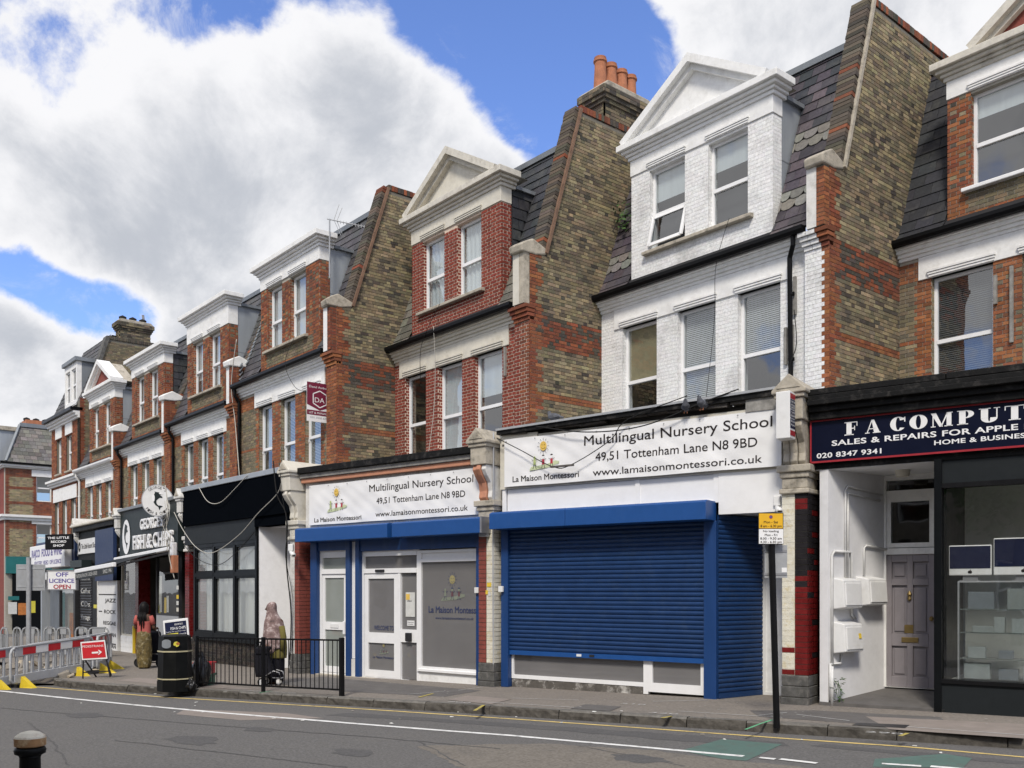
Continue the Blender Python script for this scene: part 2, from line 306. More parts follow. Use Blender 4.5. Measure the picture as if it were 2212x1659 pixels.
def text(name, s, x0, x1, z0, z1, y, m, parent, off=.0, space=1.0, fn=None, shear=0.0, yf=None):
    mb = MB(); text_into(mb, s, x0, x1, z0, z1, y, off, space, fn, shear=shear, yf=yf); return mb.build(name, m, parent, fix=False)
def disc(mb, cx, cz, rx, rz, y, n=24, a0=0, a1=360):
    vs = [(cx, y, cz)]+[(cx+rx*math.cos(R(a0+(a1-a0)*i/n)), y, cz+rz*math.sin(R(a0+(a1-a0)*i/n))) for i in range(n+1)]
    mb.add(vs, [(0, i+1, i+2) for i in range(n)])
def ring(mb, cx, cz, rx, rz, qx, qz, y, n=28, a0=0, a1=360):
    vs = []
    for i in range(n+1):
        a = R(a0+(a1-a0)*i/n); vs += [(cx+rx*math.cos(a), y, cz+rz*math.sin(a)), (cx+qx*math.cos(a), y, cz+qz*math.sin(a))]
    mb.add(vs, [(2*i, 2*i+2, 2*i+3, 2*i+1) for i in range(n)])
def quad(mb, pts, y): mb.add([(a, y, b) for a, b in pts], [tuple(range(len(pts)))])
def stroke(mb, pts, w, y):
    for (a, b), (c, d) in zip(pts[:-1], pts[1:]):
        l = math.hypot(c-a, d-b) or 1; nx, nz_ = -(d-b)/l*w/2, (c-a)/l*w/2
        mb.add([(a-nx, y, b-nz_), (c-nx, y, d-nz_), (c+nx, y, d+nz_), (a+nx, y, b+nz_)], [(0, 1, 2, 3)])
# walls -------------------------------------------------------------
def wall_holes(mb, x0, x1, z0, z1, holes, y0, y1, fn=None):
    """slab with rectangular openings, as butting boxes"""
    xs = sorted({x0, x1, *[h[0] for h in holes], *[h[1] for h in holes]}); xs = [x for x in xs if x0 <= x <= x1]
    for a, b in zip(xs[:-1], xs[1:]):
        cuts = sorted([(h[2], h[3]) for h in holes if h[0] <= a+1e-6 and h[1] >= b-1e-6]); z = z0
        for c, d in cuts+[(z1, z1)]:
            c = min(c, z1)
            if c > z+1e-4:
                p = [(a, y0, z), (b, y0, z), (b, y1, z), (a, y1, z), (a, y0, c), (b, y0, c), (b, y1, c), (a, y1, c)]
                mb.hexa([fn(*q) for q in p] if fn else p)
            z = max(z, d)
class Bricks:
    """brick courses laid in Flemish bond; the ones that show largest become single objects, the rest one joined part"""
    CH = .0685; J = .010
    def __init__(s, world_fn): s.items = []; s.wf = world_fn
    def lay(s, frame, x0, x1, z0, z1, colf, holes=(), clip=None, proud=.009, vis=1.0):
        n = int(round((z1-z0)/s.CH)); CH = (z1-z0)/max(1, n)
        for k in range(n):
            za = z0+k*CH; zb = za+CH-s.J; zm = (za+zb)/2
            segs = [(x0, x1)]
            for h in holes:
                if h[2] < zm < h[3]:
                    ns = []
                    for a, b in segs:
                        if h[1] <= a or h[0] >= b: ns.append((a, b)); continue
                        if h[0] > a: ns.append((a, h[0]))
                        if h[1] < b: ns.append((h[1], b))
                    segs = ns
            if clip:
                segs = [(max(a, clip(zm)[0]), min(b, clip(zm)[1])) for a, b in segs]
            for a, b in segs:
                if b-a < .03: continue
                x = a - (0.0 if k % 2 else .155)
                i = 0
                while x < b-.004:
                    w = .207 if i % 2 == 0 else .1035
                    p = max(x, a); q = min(x+w-s.J, b)
                    if q-p > .02: s.items.append((frame, p, q, za, zb, proud, colf((p+q)/2, zm, w), vis))
                    x += w; i += 1
    def finish(s, parent, nsingle, name='brick'):
        def score(it):
            fr, p, q, za, zb, pr, c, vis = it
            P = s.wf(fr((p+q)/2, 0, (za+zb)/2)); d = (P-Vector((0, 0, HC))).length
            return (q-p)*vis/(d*d)
        idx = [i for i, it in enumerate(s.items) if it[7] > 0 and nsingle]
        idx.sort(key=lambda i: -score(s.items[i])); single = set(idx[:nsingle])
        mb = MB(); cache = {}
        for i, (fr, p, q, za, zb, pr, c, vis) in enumerate(s.items):
            pts = [(p, -pr, za), (q, -pr, za), (q, .02, za), (p, .02, za), (p, -pr, zb), (q, -pr, zb), (q, .02, zb), (p, .02, zb)]
            if i in single:
                key = (round(q-p, 3), round(zb-za, 3), pr)
                if key not in cache:
                    b = MB(); w, h = q-p, zb-za; b.box(-w/2, w/2, -pr, .02, -h/2, h/2)
                    me = b.mesh(name, False); me.materials.append(M['brick_single']); cache[key] = me
                o0 = Vector(fr((p+q)/2, 0, (za+zb)/2)); ex = (Vector(fr(1, 0, 0))-Vector(fr(0, 0, 0)))
                obj(name, cache[key], parent, loc=o0, rot=(0, 0, math.atan2(ex.y, ex.x)), color=c)
            else: mb.hexa([fr(*t) for t in pts], c, drop=(4,))
        if mb.v: mb.build('brickwork', 'brick', parent, kind='stuff', fix=False)
FRONT = lambda x, y, z: (x, y, z)
STOCK = [(.235, .19, .118), (.20, .165, .108), (.175, .148, .10), (.265, .215, .135), (.145, .125, .09), (.215, .175, .115), (.185, .155, .105)]
SOOT = [(.085, .074, .06), (.105, .09, .07), (.07, .062, .052), (.12, .10, .078)]
RED = [(.235, .078, .042), (.20, .066, .038), (.275, .092, .048), (.165, .058, .036), (.215, .075, .044)]
ORANGE = [(.30, .115, .05), (.26, .095, .044), (.335, .135, .062), (.215, .08, .042), (.24, .095, .05)]
def pick(l, a=.1): return jit(random.choice(l), a)
# slates ------------------------------------------------------------
class Slates:
    def __init__(s, wf): s.items = []; s.wf = wf
    def lay(s, path, x0, x1, gauge, width, colf, holes=(), scale_rows=(), thick=.009, z_from=None, k0=0):
        """path: list of (y,z) from eave upward; slates lapped along it between x0 and x1"""
        seg = []; T = 0
        for (a, b), (c, d) in zip(path[:-1], path[1:]): l = math.hypot(c-a, d-b); seg.append((T, l, (a, b), ((c-a)/l, (d-b)/l))); T += l
        def P(t):
            for t0, l, o, d in seg:
                if t <= t0+l+1e-9: return (o[0]+d[0]*(t-t0), o[1]+d[1]*(t-t0)), d
            t0, l, o, d = seg[-1]; return (o[0]+d[0]*(t-t0), o[1]+d[1]*(t-t0)), d
        k = k0; t = 0.0
        while t < T-.02:
            te = min(t+gauge*1.12, T); (ya, za), d = P(t); (yb, zb), _ = P(te)
            nrm = (-(zb-za), (yb-ya)); ln = math.hypot(*nrm); nrm = (nrm[0]/ln, nrm[1]/ln)
            x = x0-(width*.5 if k % 2 else 0)
            while x < x1-.01:
                p = max(x+.003, x0); q = min(x+width-.003, x1); zm = (za+zb)/2; bad = q-p < .03
                for h in holes:
                    if h[2] < zm < h[3] and p < h[1] and q > h[0]:
                        if p < h[0]-.03: q = h[0]
                        elif q > h[1]+.03: p = h[1]
                        else: bad = True
                if not bad:
                    s.items.append((p, q, (ya, za), (yb, zb), nrm, thick+random.uniform(0, .006), colf(k, (p+q)/2), k in scale_rows))
                x += width
            t += gauge; k += 1
    def finish(s, parent, nsingle):
        mb = MB(); idx = sorted(range(len(s.items)), key=lambda i: (s.wf((s.items[i][0], *s.items[i][2]))-Vector((0, 0, HC))).length)
        single = set(idx[:nsingle]); cache = {}
        for i, (p, q, a, b, n_, th, c, sc) in enumerate(s.items):
            t1, t0 = th+.008, .002
            def g(x, k, t):   # k 0 bottom edge .. 1 top edge
                y = a[0]+(b[0]-a[0])*k; z = a[1]+(b[1]-a[1])*k; o = t1+(t0-t1)*k; return (x, y+n_[0]*(o+t), z+n_[1]*(o+t))
            if sc: out = [(p, .42), (p+(q-p)*.1, .16), (p+(q-p)*.3, .02), (p+(q-p)*.7, .02), (p+(q-p)*.9, .16), (q, .42), (q, 1), (p, 1)]
            else: out = [(p, 0), (q, 0), (q, 1), (p, 1)]
            m = len(out); vs = [g(x, k, .006) for x, k in out]+[g(x, k, -.002) for x, k in out]
            fs = [tuple(range(m))]+[(j, j+m, (j+1) % m+m, (j+1) % m) for j in range(m)]
            if i in single:
                key = (round(q-p, 3), sc, round(a[1], 3), round(th, 3))
                o0 = Vector(((p+q)/2, a[0], a[1]))
                key = (round(q-p, 2), sc, round(b[0]-a[0], 3), round(b[1]-a[1], 3), round(th, 3))
                if key not in cache:
                    bm_ = MB(); bm_.add([Vector(v)-o0 for v in vs], fs); me = bm_.mesh('slate', False); me.materials.append(M['slate_single']); cache[key] = me
                obj('slate', cache[key], parent, loc=o0, color=c)
            else: mb.add(vs, fs, c)
        if mb.v: mb.build('slating', 'slate', parent, kind='stuff', fix=False)
# windows -----------------------------------------------------------
def window(parent, x0, x1, z0, z1, y, fm='upvc', gm='glass', split=.45, cover=None, fw=.055, fr=FRONT, name='window', sill=None, open_low=False, cover_z=0.0, label=None, horns=False):
    """two-light window: frame as the part; panes and blind as its pieces"""
    mb = MB(); zs = z0+(z1-z0)*split; d = .06
    def bx(a, b, c, e, f, g): mb.hexa([fr(*q) for q in [(a, c, f), (b, c, f), (b, e, f), (a, e, f), (a, c, g), (b, c, g), (b, e, g), (a, e, g)]])
    bx(x0, x0+fw, y, y+d, z0, z1); bx(x1-fw, x1, y, y+d, z0, z1); bx(x0+fw, x1-fw, y, y+d, z1-fw, z1); bx(x0+fw, x1-fw, y, y+d, z0, z0+fw)
    if split: bx(x0+fw, x1-fw, y-.012, y+d, zs-fw*.6, zs+fw*.6)
    if horns and split:
        for hx in (x0+fw*.4, x1-fw*1.0): bx(hx, hx+fw*.6, y-.02, y, zs-fw*1.8, zs-fw*.6)
    w = mb.build(name, fm, parent, label=label)
    panes = [(z0+fw, zs-fw*.6), (zs+fw*.6, z1-fw)] if split else [(z0+fw, z1-fw)]
    for i, (a, b) in enumerate(panes):
        pb = MB(); ya = y+.03
        if open_low and i == 0:
            t = .16
            pf = MB()
            for q in [(x0+.01, x0+fw+.015, a, b), (x1-fw-.015, x1-.01, a, b), (x0+fw, x1-fw, a-.02, a+.045), (x0+fw, x1-fw, b-.045, b)]:
                k = lambda z: (y-.02)-t*(b-z)/(b-a)
                pf.hexa([(q[0], k(q[2])-.02, q[2]), (q[1], k(q[2])-.02, q[2]), (q[1], k(q[2])+.02, q[2]), (q[0], k(q[2])+.02, q[2]), (q[0], k(q[3])-.02, q[3]), (q[1], k(q[3])-.02, q[3]), (q[1], k(q[3])+.02, q[3]), (q[0], k(q[3])+.02, q[3])])
            pf.build('sash', fm, w)
            pb.add([(x0+fw, y-.02-t, a), (x1-fw, y-.02-t, a), (x1-fw, y-.02, b), (x0+fw, y-.02, b)], [(0, 1, 2, 3)])
        else: pb.add([fr(*q) for q in [(x0+fw, ya, a), (x1-fw, ya, a), (x1-fw, ya, b), (x0+fw, ya, b)]], [(0, 1, 2, 3)])
        pb.build('pane', gm, w, fix=False)
    if cover:
        cb = MB(); ct, cm = cover; za = z0+(z1-z0)*cover_z
        if ct == 'curtain':
            cb.grid(28, 4, lambda i, j: fr(x0+.02+(x1-x0-.04)*i, y+.10+.016*math.sin(i*34+j)+.008*math.sin(i*71), za+(z1-za)*j)); cb.build('curtain', cm, w, smooth=True, fix=False)
        elif ct == 'blind':
            z = za
            while z < z1-.02:
                cb.add([fr(*q) for q in [(x0+.03, y+.07, z), (x1-.03, y+.07, z), (x1-.03, y+.09, z+.030), (x0+.03, y+.09, z+.030)]], [(0, 1, 2, 3)]); z += .036
            cb.build('blind', cm, w, fix=False)
        elif ct == 'roller':
            cb.add([fr(*q) for q in [(x0+.02, y+.085, za), (x1-.02, y+.085, za), (x1-.02, y+.085, z1), (x0+.02, y+.085, z1)]], [(0, 1, 2, 3)]); cb.build('roller_blind', cm, w, fix=False)
    if sill:
        sb = MB(); sp, sm, so = sill
        sb.hexa([fr(*q) for q in [(x0-so, -sp, z0-.09), (x1+so, -sp, z0-.09), (x1+so, y+.03, z0-.09), (x0-so, y+.03, z0-.09), (x0-so, -sp, z0-.03), (x1+so, -sp, z0-.03), (x1+so, y+.03, z0), (x0-so, y+.03, z0)]]); sb.build('sill', sm, w, bevel=.008)
    return w
# ------------------------------------------------------------------ terraced houses (world X along the terrace, Y into it)
def slope_y(z, g): return .16+(z-g-.6)*.366
HOUSE = {}
def house(key, label, x0, x1, Y, g, wins, dorm, dwins, ret, gnext, front, roof, cheek, pediment=False, trim='white_paint', mortar='mortar', rmortar='mortar_dark', single=0, sslate=0, zb=3.2, wcover=(), dcover=(), fm='upvc', wb=-2.6, apex=4.15, kneel='stone', pipe=None, ddepth=0.0, tall=0.0, horns=False, gm='glass', drain='gutter_black', dsill='stone', cop=None, ptrim=None, phw=None):
    W = x1-x0; t = thing('terraced_house', label, 'house', (x0, Y, 0), 0, 'staggered terrace of shop houses'); HOUSE[key] = t
    wf = lambda p: Vector(p)+Vector((x0, Y, 0))
    PX = W-.45
    lz = g-.68; hol = [(a-x0, b-x0, g+wb, lz) for a, b in wins]
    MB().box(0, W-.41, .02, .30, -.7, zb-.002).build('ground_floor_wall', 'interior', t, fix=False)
    mb = MB(); wall_holes(mb, 0, PX, zb, g+.02, hol, .009, .30); mb.build('front_wall', mortar, t)
    mb = MB(); mb.box(PX, W-.012, -.105, .30, zb, g-.3); mb.build('pier', mortar, t)
    # party wall
    prof = [(.30, -.7), (.30, g-.3), (-.11, g-.3), (-.11, g+.95), (.30, g+1.0), (1.25, g+apex-.05), (4.8, g+apex-.1), (4.8, -.7)]
    mb = MB(); mb.prism(prof, lambda a, b, d: (d, a, b), W-.31, W-.009); mb.build('party_wall', rmortar, t)
    B = Bricks(wf)
    fr = lambda x, y, z: (x, y+.009, z); pr = lambda x, y, z: (x, y-.105, z); rt = lambda s_, y, z: (W-.009-y, s_, z)
    if front == 'white':
        fc = lambda x, z, w: jit((.79, .79, .78), .025, .01); pc = lambda x, z, w: fc(x, z, w) if x < PX+.27 else pick(ORANGE)
    elif front == 'redpaint':
        fc = lambda x, z, w: jit((.215, .048, .032), .13); pc = lambda x, z, w: jit((.215, .048, .032), .13) if x < PX+.2 else pick(RED, .12)
    else:
        def fc(x, z, w):
            near = any(a-.24 < x < b+.24 for a, b, c, d in hol)
            if z > lz+.02: return pick(ORANGE)
            if near: return pick(ORANGE) if w > .15 or random.random() < .75 else pick(STOCK)
            if abs(z-(g-1.75)) < .05: return pick(ORANGE)
            return pick(STOCK)
        pc = lambda x, z, w: pick(ORANGE if z > 4.2 and random.random() < .8 else RED)
    lin = [(min(h[0] for h in hol)-.22, max(h[1] for h in hol)+.22, lz, g-.3)]
    B.J = {'redpaint': .019, 'white': .006}.get(front, .011)
    pd = .004 if front == 'white' else .009
    B.lay(fr, 0, PX, g-3.4 if g-3.4 > zb else zb, g-.33, fc, holes=hol+lin, vis=.8, proud=pd)
    B.lay(pr, PX, W-.005, g-3.4, g-.36, pc, vis=.7)
    B.J = .011
    def rc(s_, z, w):
        dz = z-g
        if s_ < .06+(.1 if int(z/.3) % 2 else 0): return pick(ORANGE+RED)
        if -.82 < dz < -.22: return pick(RED+SOOT[:1]) if random.random() < .8 else pick(SOOT)
        if abs(dz+1.78) < .075: return pick(ORANGE)
        k = random.random(); up = max(0, min(1, (dz-.5)/3))
        if k < .13-.05*up: return pick(SOOT)
        if k < .3+.15*up: return pick([(.33, .27, .165), (.28, .23, .14)])
        return pick(STOCK)
    def rclip(z):
        a = -.105 if z < g+.95 else .30+(z-g-1.0)*.95/(apex-1.05)
        b = ret if z < gnext else ret+(z-gnext)*.38+.15
        return (a, min(4.75, b))
    B.lay(rt, -.105, 4.75, max(zb, g-3.7), g+apex-.12, rc, clip=rclip, vis=1.0)
    # corbelled courses and upper pier
    for k in range(4):
        zc = g-.36+k*.075; o = .105+.035*(k+1)
        for j in range(3):
            a = PX-.02*k+(.16*j); b = a+.15 if j < 2 else W+.012*k
            q = MB(); q.box(a, b, -o, .0, zc, zc+.064); oo = q.build('brick', 'brick_single', t, fix=False); oo.color = (*((.72, .72, .71) if front == 'white' and j < 2 else pick(RED if front != 'stock' else ORANGE, .15)), 1)
    ptrim = ptrim or ('old_white' if front == 'white' else trim)
    mb = MB(); mb.box(PX+.12, PX+.30, -.26, -.112, g-.055, g+.92); o = mb.build('pier_cap', ptrim, t); MB().box(PX+.304, W-.014, -.255, -.112, g-.055, g+.92).build('pier_core', 'stone' if front == 'redpaint' else 'mortar_dark', t)
    if front != 'redpaint': B.lay(lambda x, y, z: (x, y-.255, z), PX+.304, W-.012, g-.05, g+.90, lambda x, z, w: pick(ORANGE if front == 'white' else RED), proud=.006); B.lay(lambda s_, y, z: (W-.014-y, s_, z), -.255, -.11, g-.05, g+.90, lambda x, z, w: pick(ORANGE if front == 'white' else RED), proud=.006)
    kb = MB(); zk = g+.92
    pts = [(-.33, zk), (.02, zk), (.30, zk+.06), (.34, zk+.16), (.12, zk+.24), (-.05, zk+.30), (-.22, zk+.22), (-.36, zk+.13)]
    kb.prism(pts, lambda a, b, d: (d, a+.02*math.sin(d*9), b), PX+.12, W+.02); kb.build('kneeler', kneel, t, bevel=.025)
    # sloping coping of bricks on edge with a tile creasing
    p0 = Vector((0, .29, g+1.0)); p1 = Vector((0, 1.24, g+apex)); n = int((p1-p0).length/.078); d = (p1-p0)/n; dn = d.normalized(); nn = Vector((0, -dn.z, dn.y))
    cme = {}
    for k in range(n):
        q = p0+d*k; me = cme.get('a')
        if not me:
            b = MB(); L0 = .068
            b.hexa([(-.165, 0, 0), (.165, 0, 0), Vector((.165, 0, 0))+dn*L0, Vector((-.165, 0, 0))+dn*L0, Vector((-.165, 0, 0))+nn*.12, Vector((.165, 0, 0))+nn*.12, Vector((.165, 0, 0))+dn*L0+nn*.12, Vector((-.165, 0, 0))+dn*L0+nn*.12]); me = b.mesh('coping_brick', True); me.materials.append(M['brick_single']); cme['a'] = me
        obj('coping_brick', me, t, loc=(W-.155+random.uniform(-.008, .008), q.y+nn.y*random.uniform(0, .012), q.z), color=pick(cop or (SOOT if random.random() < .95 else RED)))
    b = MB(); c0 = p0+Vector((W-.155, 0, 0))-nn*.004; b.bar(c0+Vector((.185, 0, .0)), c0+Vector((.185, p1.y-p0.y, p1.z-p0.z)), .055, .06); b.build('tile_creasing', 'creasing' if key != 'B' else 'stone', t)
    b = MB()
    for k in range(40): b.box(W-.325, W+.012, 1.26+k*.085, 1.335+k*.085, g+apex-.04, g+apex+.08+random.uniform(0, .01), col=pick(RED+SOOT))
    b.build('coping', 'brick', t, kind='stuff', fix=False)
    # lintel band, label moulds, cornice, gutter
    L0 = lin[0]; q = MB(); wall_holes(q, L0[0], L0[1], lz, g-.285, [(a, b, lz, lz+.0) for a, b, c, dd in []], -.025, .14); q.build('lintel_band', trim, t, bevel=.006)
    q = MB()
    for a, b, c, dd in hol:
        for k in range(3): q.box(a-.03-.012*k, b+.03+.012*k, -.045-.013*k, -.0255, lz+.012+k*.042, lz+.046+k*.042)
    q.build('label_moulding', trim, t)
    q = MB(); y = [.03, .07, .12, .17]
    for k in range(4): q.box(-.02, PX-.03, -y[k], .05, g-.28+k*.062, g-.28+k*.062+.0615)
    q.build('cornice', trim, t, bevel=.006)
    q = MB(); q.prism([(-.30, g+.05), (-.30, g-.01), (-.27, g-.06), (-.21, g-.075), (-.165, g-.04), (-.165, g+.05)], lambda a, b, d: (d, a, b), -.03, PX+.05); q.build('gutter', drain, t)
    # windows
    for i, (a, b, c, dd) in enumerate(hol):
        cv = wcover[i] if i < len(wcover) else None
        window(t, a, b, c, dd, .11, fm, gm, .42 if fm == 'upvc' else .5, cover=cv, cover_z=(cv[2] if cv and len(cv) > 2 else 0) if cv else 0, horns=horns) if not cv else window(t, a, b, c, dd, .11, fm, gm, .42 if fm == 'upvc' else .5, cover=cv[:2], cover_z=cv[2] if len(cv) > 2 else 0, horns=horns)
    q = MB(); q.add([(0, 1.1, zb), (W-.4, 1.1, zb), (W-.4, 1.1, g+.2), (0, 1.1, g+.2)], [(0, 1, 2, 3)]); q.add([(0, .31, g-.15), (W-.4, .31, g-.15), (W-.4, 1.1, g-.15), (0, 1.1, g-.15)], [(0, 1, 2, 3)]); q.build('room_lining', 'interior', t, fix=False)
    # roof
    path = [(-.17, g+.04), (.02, g+.26), (.16, g+.6), (1.24, g+3.55)]
    q = MB(); q.add([(x, y, z) for y, z in [(p[0]+.012, p[1]-.012) for p in path] for x in (-.05, W-.31)], [(2*i, 2*i+1, 2*i+3, 2*i+2) for i in range(3)]); q.add([(-.05, 1.25, g+3.54), (W-.31, 1.25, g+3.54), (W-.31, 5.2, g+3.5), (-.05, 5.2, g+3.5)], [(0, 1, 2, 3)])
    rf = q.build('roof', 'roof_deck', t, fix=False)
    q = MB(); q.hexa([(-.03, 1.16, g+3.5), (W-.32, 1.16, g+3.5), (W-.32, 1.42, g+3.56), (-.03, 1.42, g+3.56), (-.03, 1.14, g+3.6), (W-.32, 1.14, g+3.6), (W-.32, 1.42, g+3.64), (-.03, 1.42, g+3.64)]); q.build('ridge_flashing', 'lead', rf)
    S = Slates(wf); dx0, dx1 = dorm[0]-x0, dorm[1]-x0; dh = [(dx0-.02, dx1+.02, g+.05, g+2.62)]
    roof(S, path, W-.32, dh, g)
    S.finish(t, sslate)
    q = MB()
    for k in range(30):
        z = g+.1+k*.115; a = slope_y(z, g) if z > g+.6 else .0
        if z < g+3.4 and key in 'CDB': q.hexa([(-.008, a-.05, z), (.10, a-.06, z-.02), (.10, a+.02, z+.10), (-.008, a+.03, z+.12), (-.008, a-.062, z+.01), (.10, a-.072, z-.008), (.10, a+.008, z+.112), (-.008, a+.018, z+.132)])
    if q.v: q.build('step_flashing', 'lead', rf, kind='stuff', fix=False)
    if key in 'ABC': q = MB(); pp = [(.035, y-.03, z+.02) for y, z in path]; q.tube(pp, .026, 6); q.build('mortar_fillet', 'white_paint' if key == 'A' else 'old_white', rf)
    # dormer
    zt = g+2.6+tall; f0 = .02; dhol = [(a-x0, b-x0, g+.70, g+2.25) for a, b in dwins]
    q = MB(); wall_holes(q, dx0+.009, dx1-.009, g+.06, zt, dhol, f0+.009, f0+.27); dm = q.build('dormer', mortar, t)
    fd = lambda x, y, z: (x, y+f0+.009, z)
    if front == 'stock':
        def dc(x, z, w):
            if z < g+.6: return pick(STOCK if (z > g+.25 and dx0+.3 < x < dx1-.3) else ORANGE)
            return pick(ORANGE+RED) if w > .15 or random.random() < .5 else pick(STOCK+SOOT)
    else: dc = fc
    B.J = {'redpaint': .019, 'white': .006}.get(front, .011)
    B.lay(fd, dx0, dx1-.004, g+.07, g+2.29, dc, proud=pd, holes=dhol+[(min(h[0] for h in dhol)-.0, max(h[1] for h in dhol)+.0, g+2.24, g+2.3)], vis=.8)
    rd = lambda s_, y, z: (dx1-.009-y, s_, z)
    B.lay(rd, f0+.016, f0+.27, g+.3, z1=g+2.29, colf=dc, vis=.6, proud=pd)
    for hx in [h[0] for h in dhol]:
        jl = lambda s_, y, z, hx=hx: (hx-.003-y, s_, z)
        B.lay(jl, f0+.012, f0+.12, g+.72, g+2.22, dc, vis=0, proud=.006)
    for hx in [h[0] for h in hol]:
        jl = lambda s_, y, z, hx=hx: (hx-.003-y, s_, z)
        B.lay(jl, .012, .105, g+wb+.01, lz-.005, fc, vis=0, proud=.006)
    ck = MB()
    for xx in (dx0+.0, dx1-.06):
        ck = MB(); ck.prism([(f0+.28, g+.7), (f0+.28, zt+.03), (slope_y(zt, g)+.03, zt+.03), (.22, g+.7)], lambda a, b, d: (d, a, b), xx, xx+.05); ck.build('cheek', cheek, dm)
    if front == 'redpaint' or key == 'F':
        for k in range(9):
            za = g+.72+k*.22; ya = f0+.30; yb = slope_y(za+.1, g)-.02; y = ya-(.12 if k % 2 else 0)
            while y < yb:
                a_, b_ = max(y, ya), min(y+.28, yb)
                if b_-a_ > .03: oo = MB().hexa([(dx1-.008, a_, za), (dx1+.012, a_, za), (dx1+.012, b_-.005, za), (dx1-.008, b_-.005, za), (dx1-.009, a_, za+.225), (dx1-.003, a_, za+.225), (dx1-.003, b_-.005, za+.225), (dx1-.009, b_-.005, za+.225)]).build('slate', 'slate_single', dm, fix=False); oo.color = (*jit((.036, .038, .044), .15), 1)
                y += .285
    if cheek in ('zinc',):
        q2 = MB(); q2.box(dx1-.012, dx1-.006, .30, slope_y(g+1.55, g), g+1.54, g+1.56); q2.build('seam', 'lead', dm)
    if cheek == 'slate_cheek': pass
    # frieze and moulded cornice
    q = MB(); q.box(dx0-.012, dx1+.012, f0-.02, f0+.27, g+2.295, zt); q.build('frieze', trim, dm, bevel=.006)
    q = MB()
    for a, b, c, dd in dhol:
        for k in range(3): q.box(a-.02-.012*k, b+.02+.012*k, f0-.036-.012*k, f0-.0205, dd+.06+k*.036, dd+.09+k*.036)
    q.build('label_moulding', trim, dm)
    q = MB()
    for k, (h0, h1, p) in enumerate([(0, .07, .05), (.071, .13, .09), (.131, .19, .15), (.191, .31, .22)]): q.box(dx0-p, dx1+p, f0-p, f0+.35, zt+h0, zt+h1)
    cn = q.build('cornice', 'stone_pale' if key in 'AC' else trim, dm, bevel=.01)
    q = MB(); q.box(dx0-.10, dx1+.06, f0+.36, slope_y(zt, g)+.12, zt+.02, zt+.09); q.build('dormer_roof', 'lead', dm)
    q = MB()
    a, b = dhol[0][0]-.12, dhol[-1][1]+.12
    q.hexa([(a, f0-.11, g+.60), (b, f0-.11, g+.60), (b, f0+.12, g+.60), (a, f0+.12, g+.60), (a, f0-.11, g+.665), (b, f0-.11, g+.665), (b, f0+.12, g+.70), (a, f0+.12, g+.70)]); q.build('sill', dsill, dm, bevel=.012)
    for i, (a, b, c, dd) in enumerate(dhol):
        cv = dcover[i] if i < len(dcover) else None
        window(t, a, b, c, dd, f0+.11, fm, gm, .44, cover=cv[:2] if cv else None, cover_z=cv[2] if cv and len(cv) > 2 else 0, open_low=(key == 'B' and i == 0), horns=horns)
    if pediment:
        zc = zt+.31; mx = (dx0+dx1)/2-.10; hw = phw or (dx1-dx0)/2-.02; hp = pediment
        q = MB(); q.prism([(mx-hw, zc), (mx+hw, zc), (mx, zc+hp-.12)], lambda a, b, d: (a, d, b), f0+.06, f0+.2); q.build('tympanum', 'brick_red' if phw or pediment < 1 else trim, dm)
        for nm, dep, up, w_ in (('raking_cornice', -.16, .13, .14), ('raking_mould', -.05, .0, .12)):
            q = MB()
            for s_ in (-1, 1):
                e = Vector((mx+s_*(hw+.1), 0, zc+up-.03)); ap = Vector((mx, 0, zc+hp+up-.07)); dv = (ap-e).normalized(); nv = Vector((-dv.z*s_, 0, dv.x*s_)); nv = nv if nv.z > 0 else -nv
                ap2 = ap-nv*w_; ap2 = Vector((mx, 0, ap.z-w_/abs(nv.z)))
                q.hexa([(e.x, f0+dep, e.z), (e.x-nv.x*w_, f0+dep, e.z-nv.z*w_), (e.x-nv.x*w_, f0+.3, e.z-nv.z*w_), (e.x, f0+.3, e.z), (mx, f0+dep, ap.z), (mx, f0+dep, ap2.z), (mx, f0+.3, ap2.z), (mx, f0+.3, ap.z)])
            q.build(nm, 'stone_pale' if key in 'AC' else trim, dm)
        q = MB(); q.prism([(mx-hw-.1, zc+.02), (mx+hw+.1, zc+.02), (mx, zc+hp)], lambda a, b, d: (a, d, b), f0+.31, f0+.75); q.build('pediment_roof', 'stone', dm)
    # lead apron below the dormer
    q = MB(); q.hexa([(dx0-.1, -.15, g+.05), (dx1+.1, -.15, g+.05), (dx1+.1, .0, g+.05), (dx0-.1, .0, g+.05), (dx0-.02, -.02, g+.16), (dx1+.02, -.02, g+.16), (dx1+.02, .0, g+.16), (dx0-.02, .0, g+.16)]); q.build('lead_apron', 'lead' if front != 'white' else 'old_white', rf)
    B.finish(t, single)
    if pipe is not None:
        q = MB(); pr_ = pipe if isinstance(pipe, list) else [(pipe, -.2, g-.05), (pipe, -.2, g-.22), (pipe, -.075, g-.40), (pipe, -.075, zb+.3)]
        q.tube(pr_, .042, 10); z = g-1.0
        while z > zb+.6: q.lathe([(.056, 0), (.056, .05)], 10, (pr_[-1][0], pr_[-1][1], z)); z -= 1.1
        q.build('downpipe', drain, t, smooth=False)
    return t, B
def roof_B(S, path, x1, h, g):
    old = [(.075, .062, .072), (.06, .052, .062), (.09, .075, .085), (.05, .045, .052)]
    rows = {k for k in (3, 4, 9, 10)}
    S.lay(path, 0, x1, .205, .27, lambda k, x: jit((.185, .18, .16), .12) if k in rows and random.random() < .85 else (jit((.028, .032, .04), .1) if k > 12 and random.random() < .35 else jit(random.choice(old), .12)), h, scale_rows=rows)
def roof_C(S, path, x1, h, g):
    S.lay(path, 0, x1, .215, .30, lambda k, x: jit((.13, .122, .10), .2) if k < 7 else jit((.036, .038, .044), .12), h)
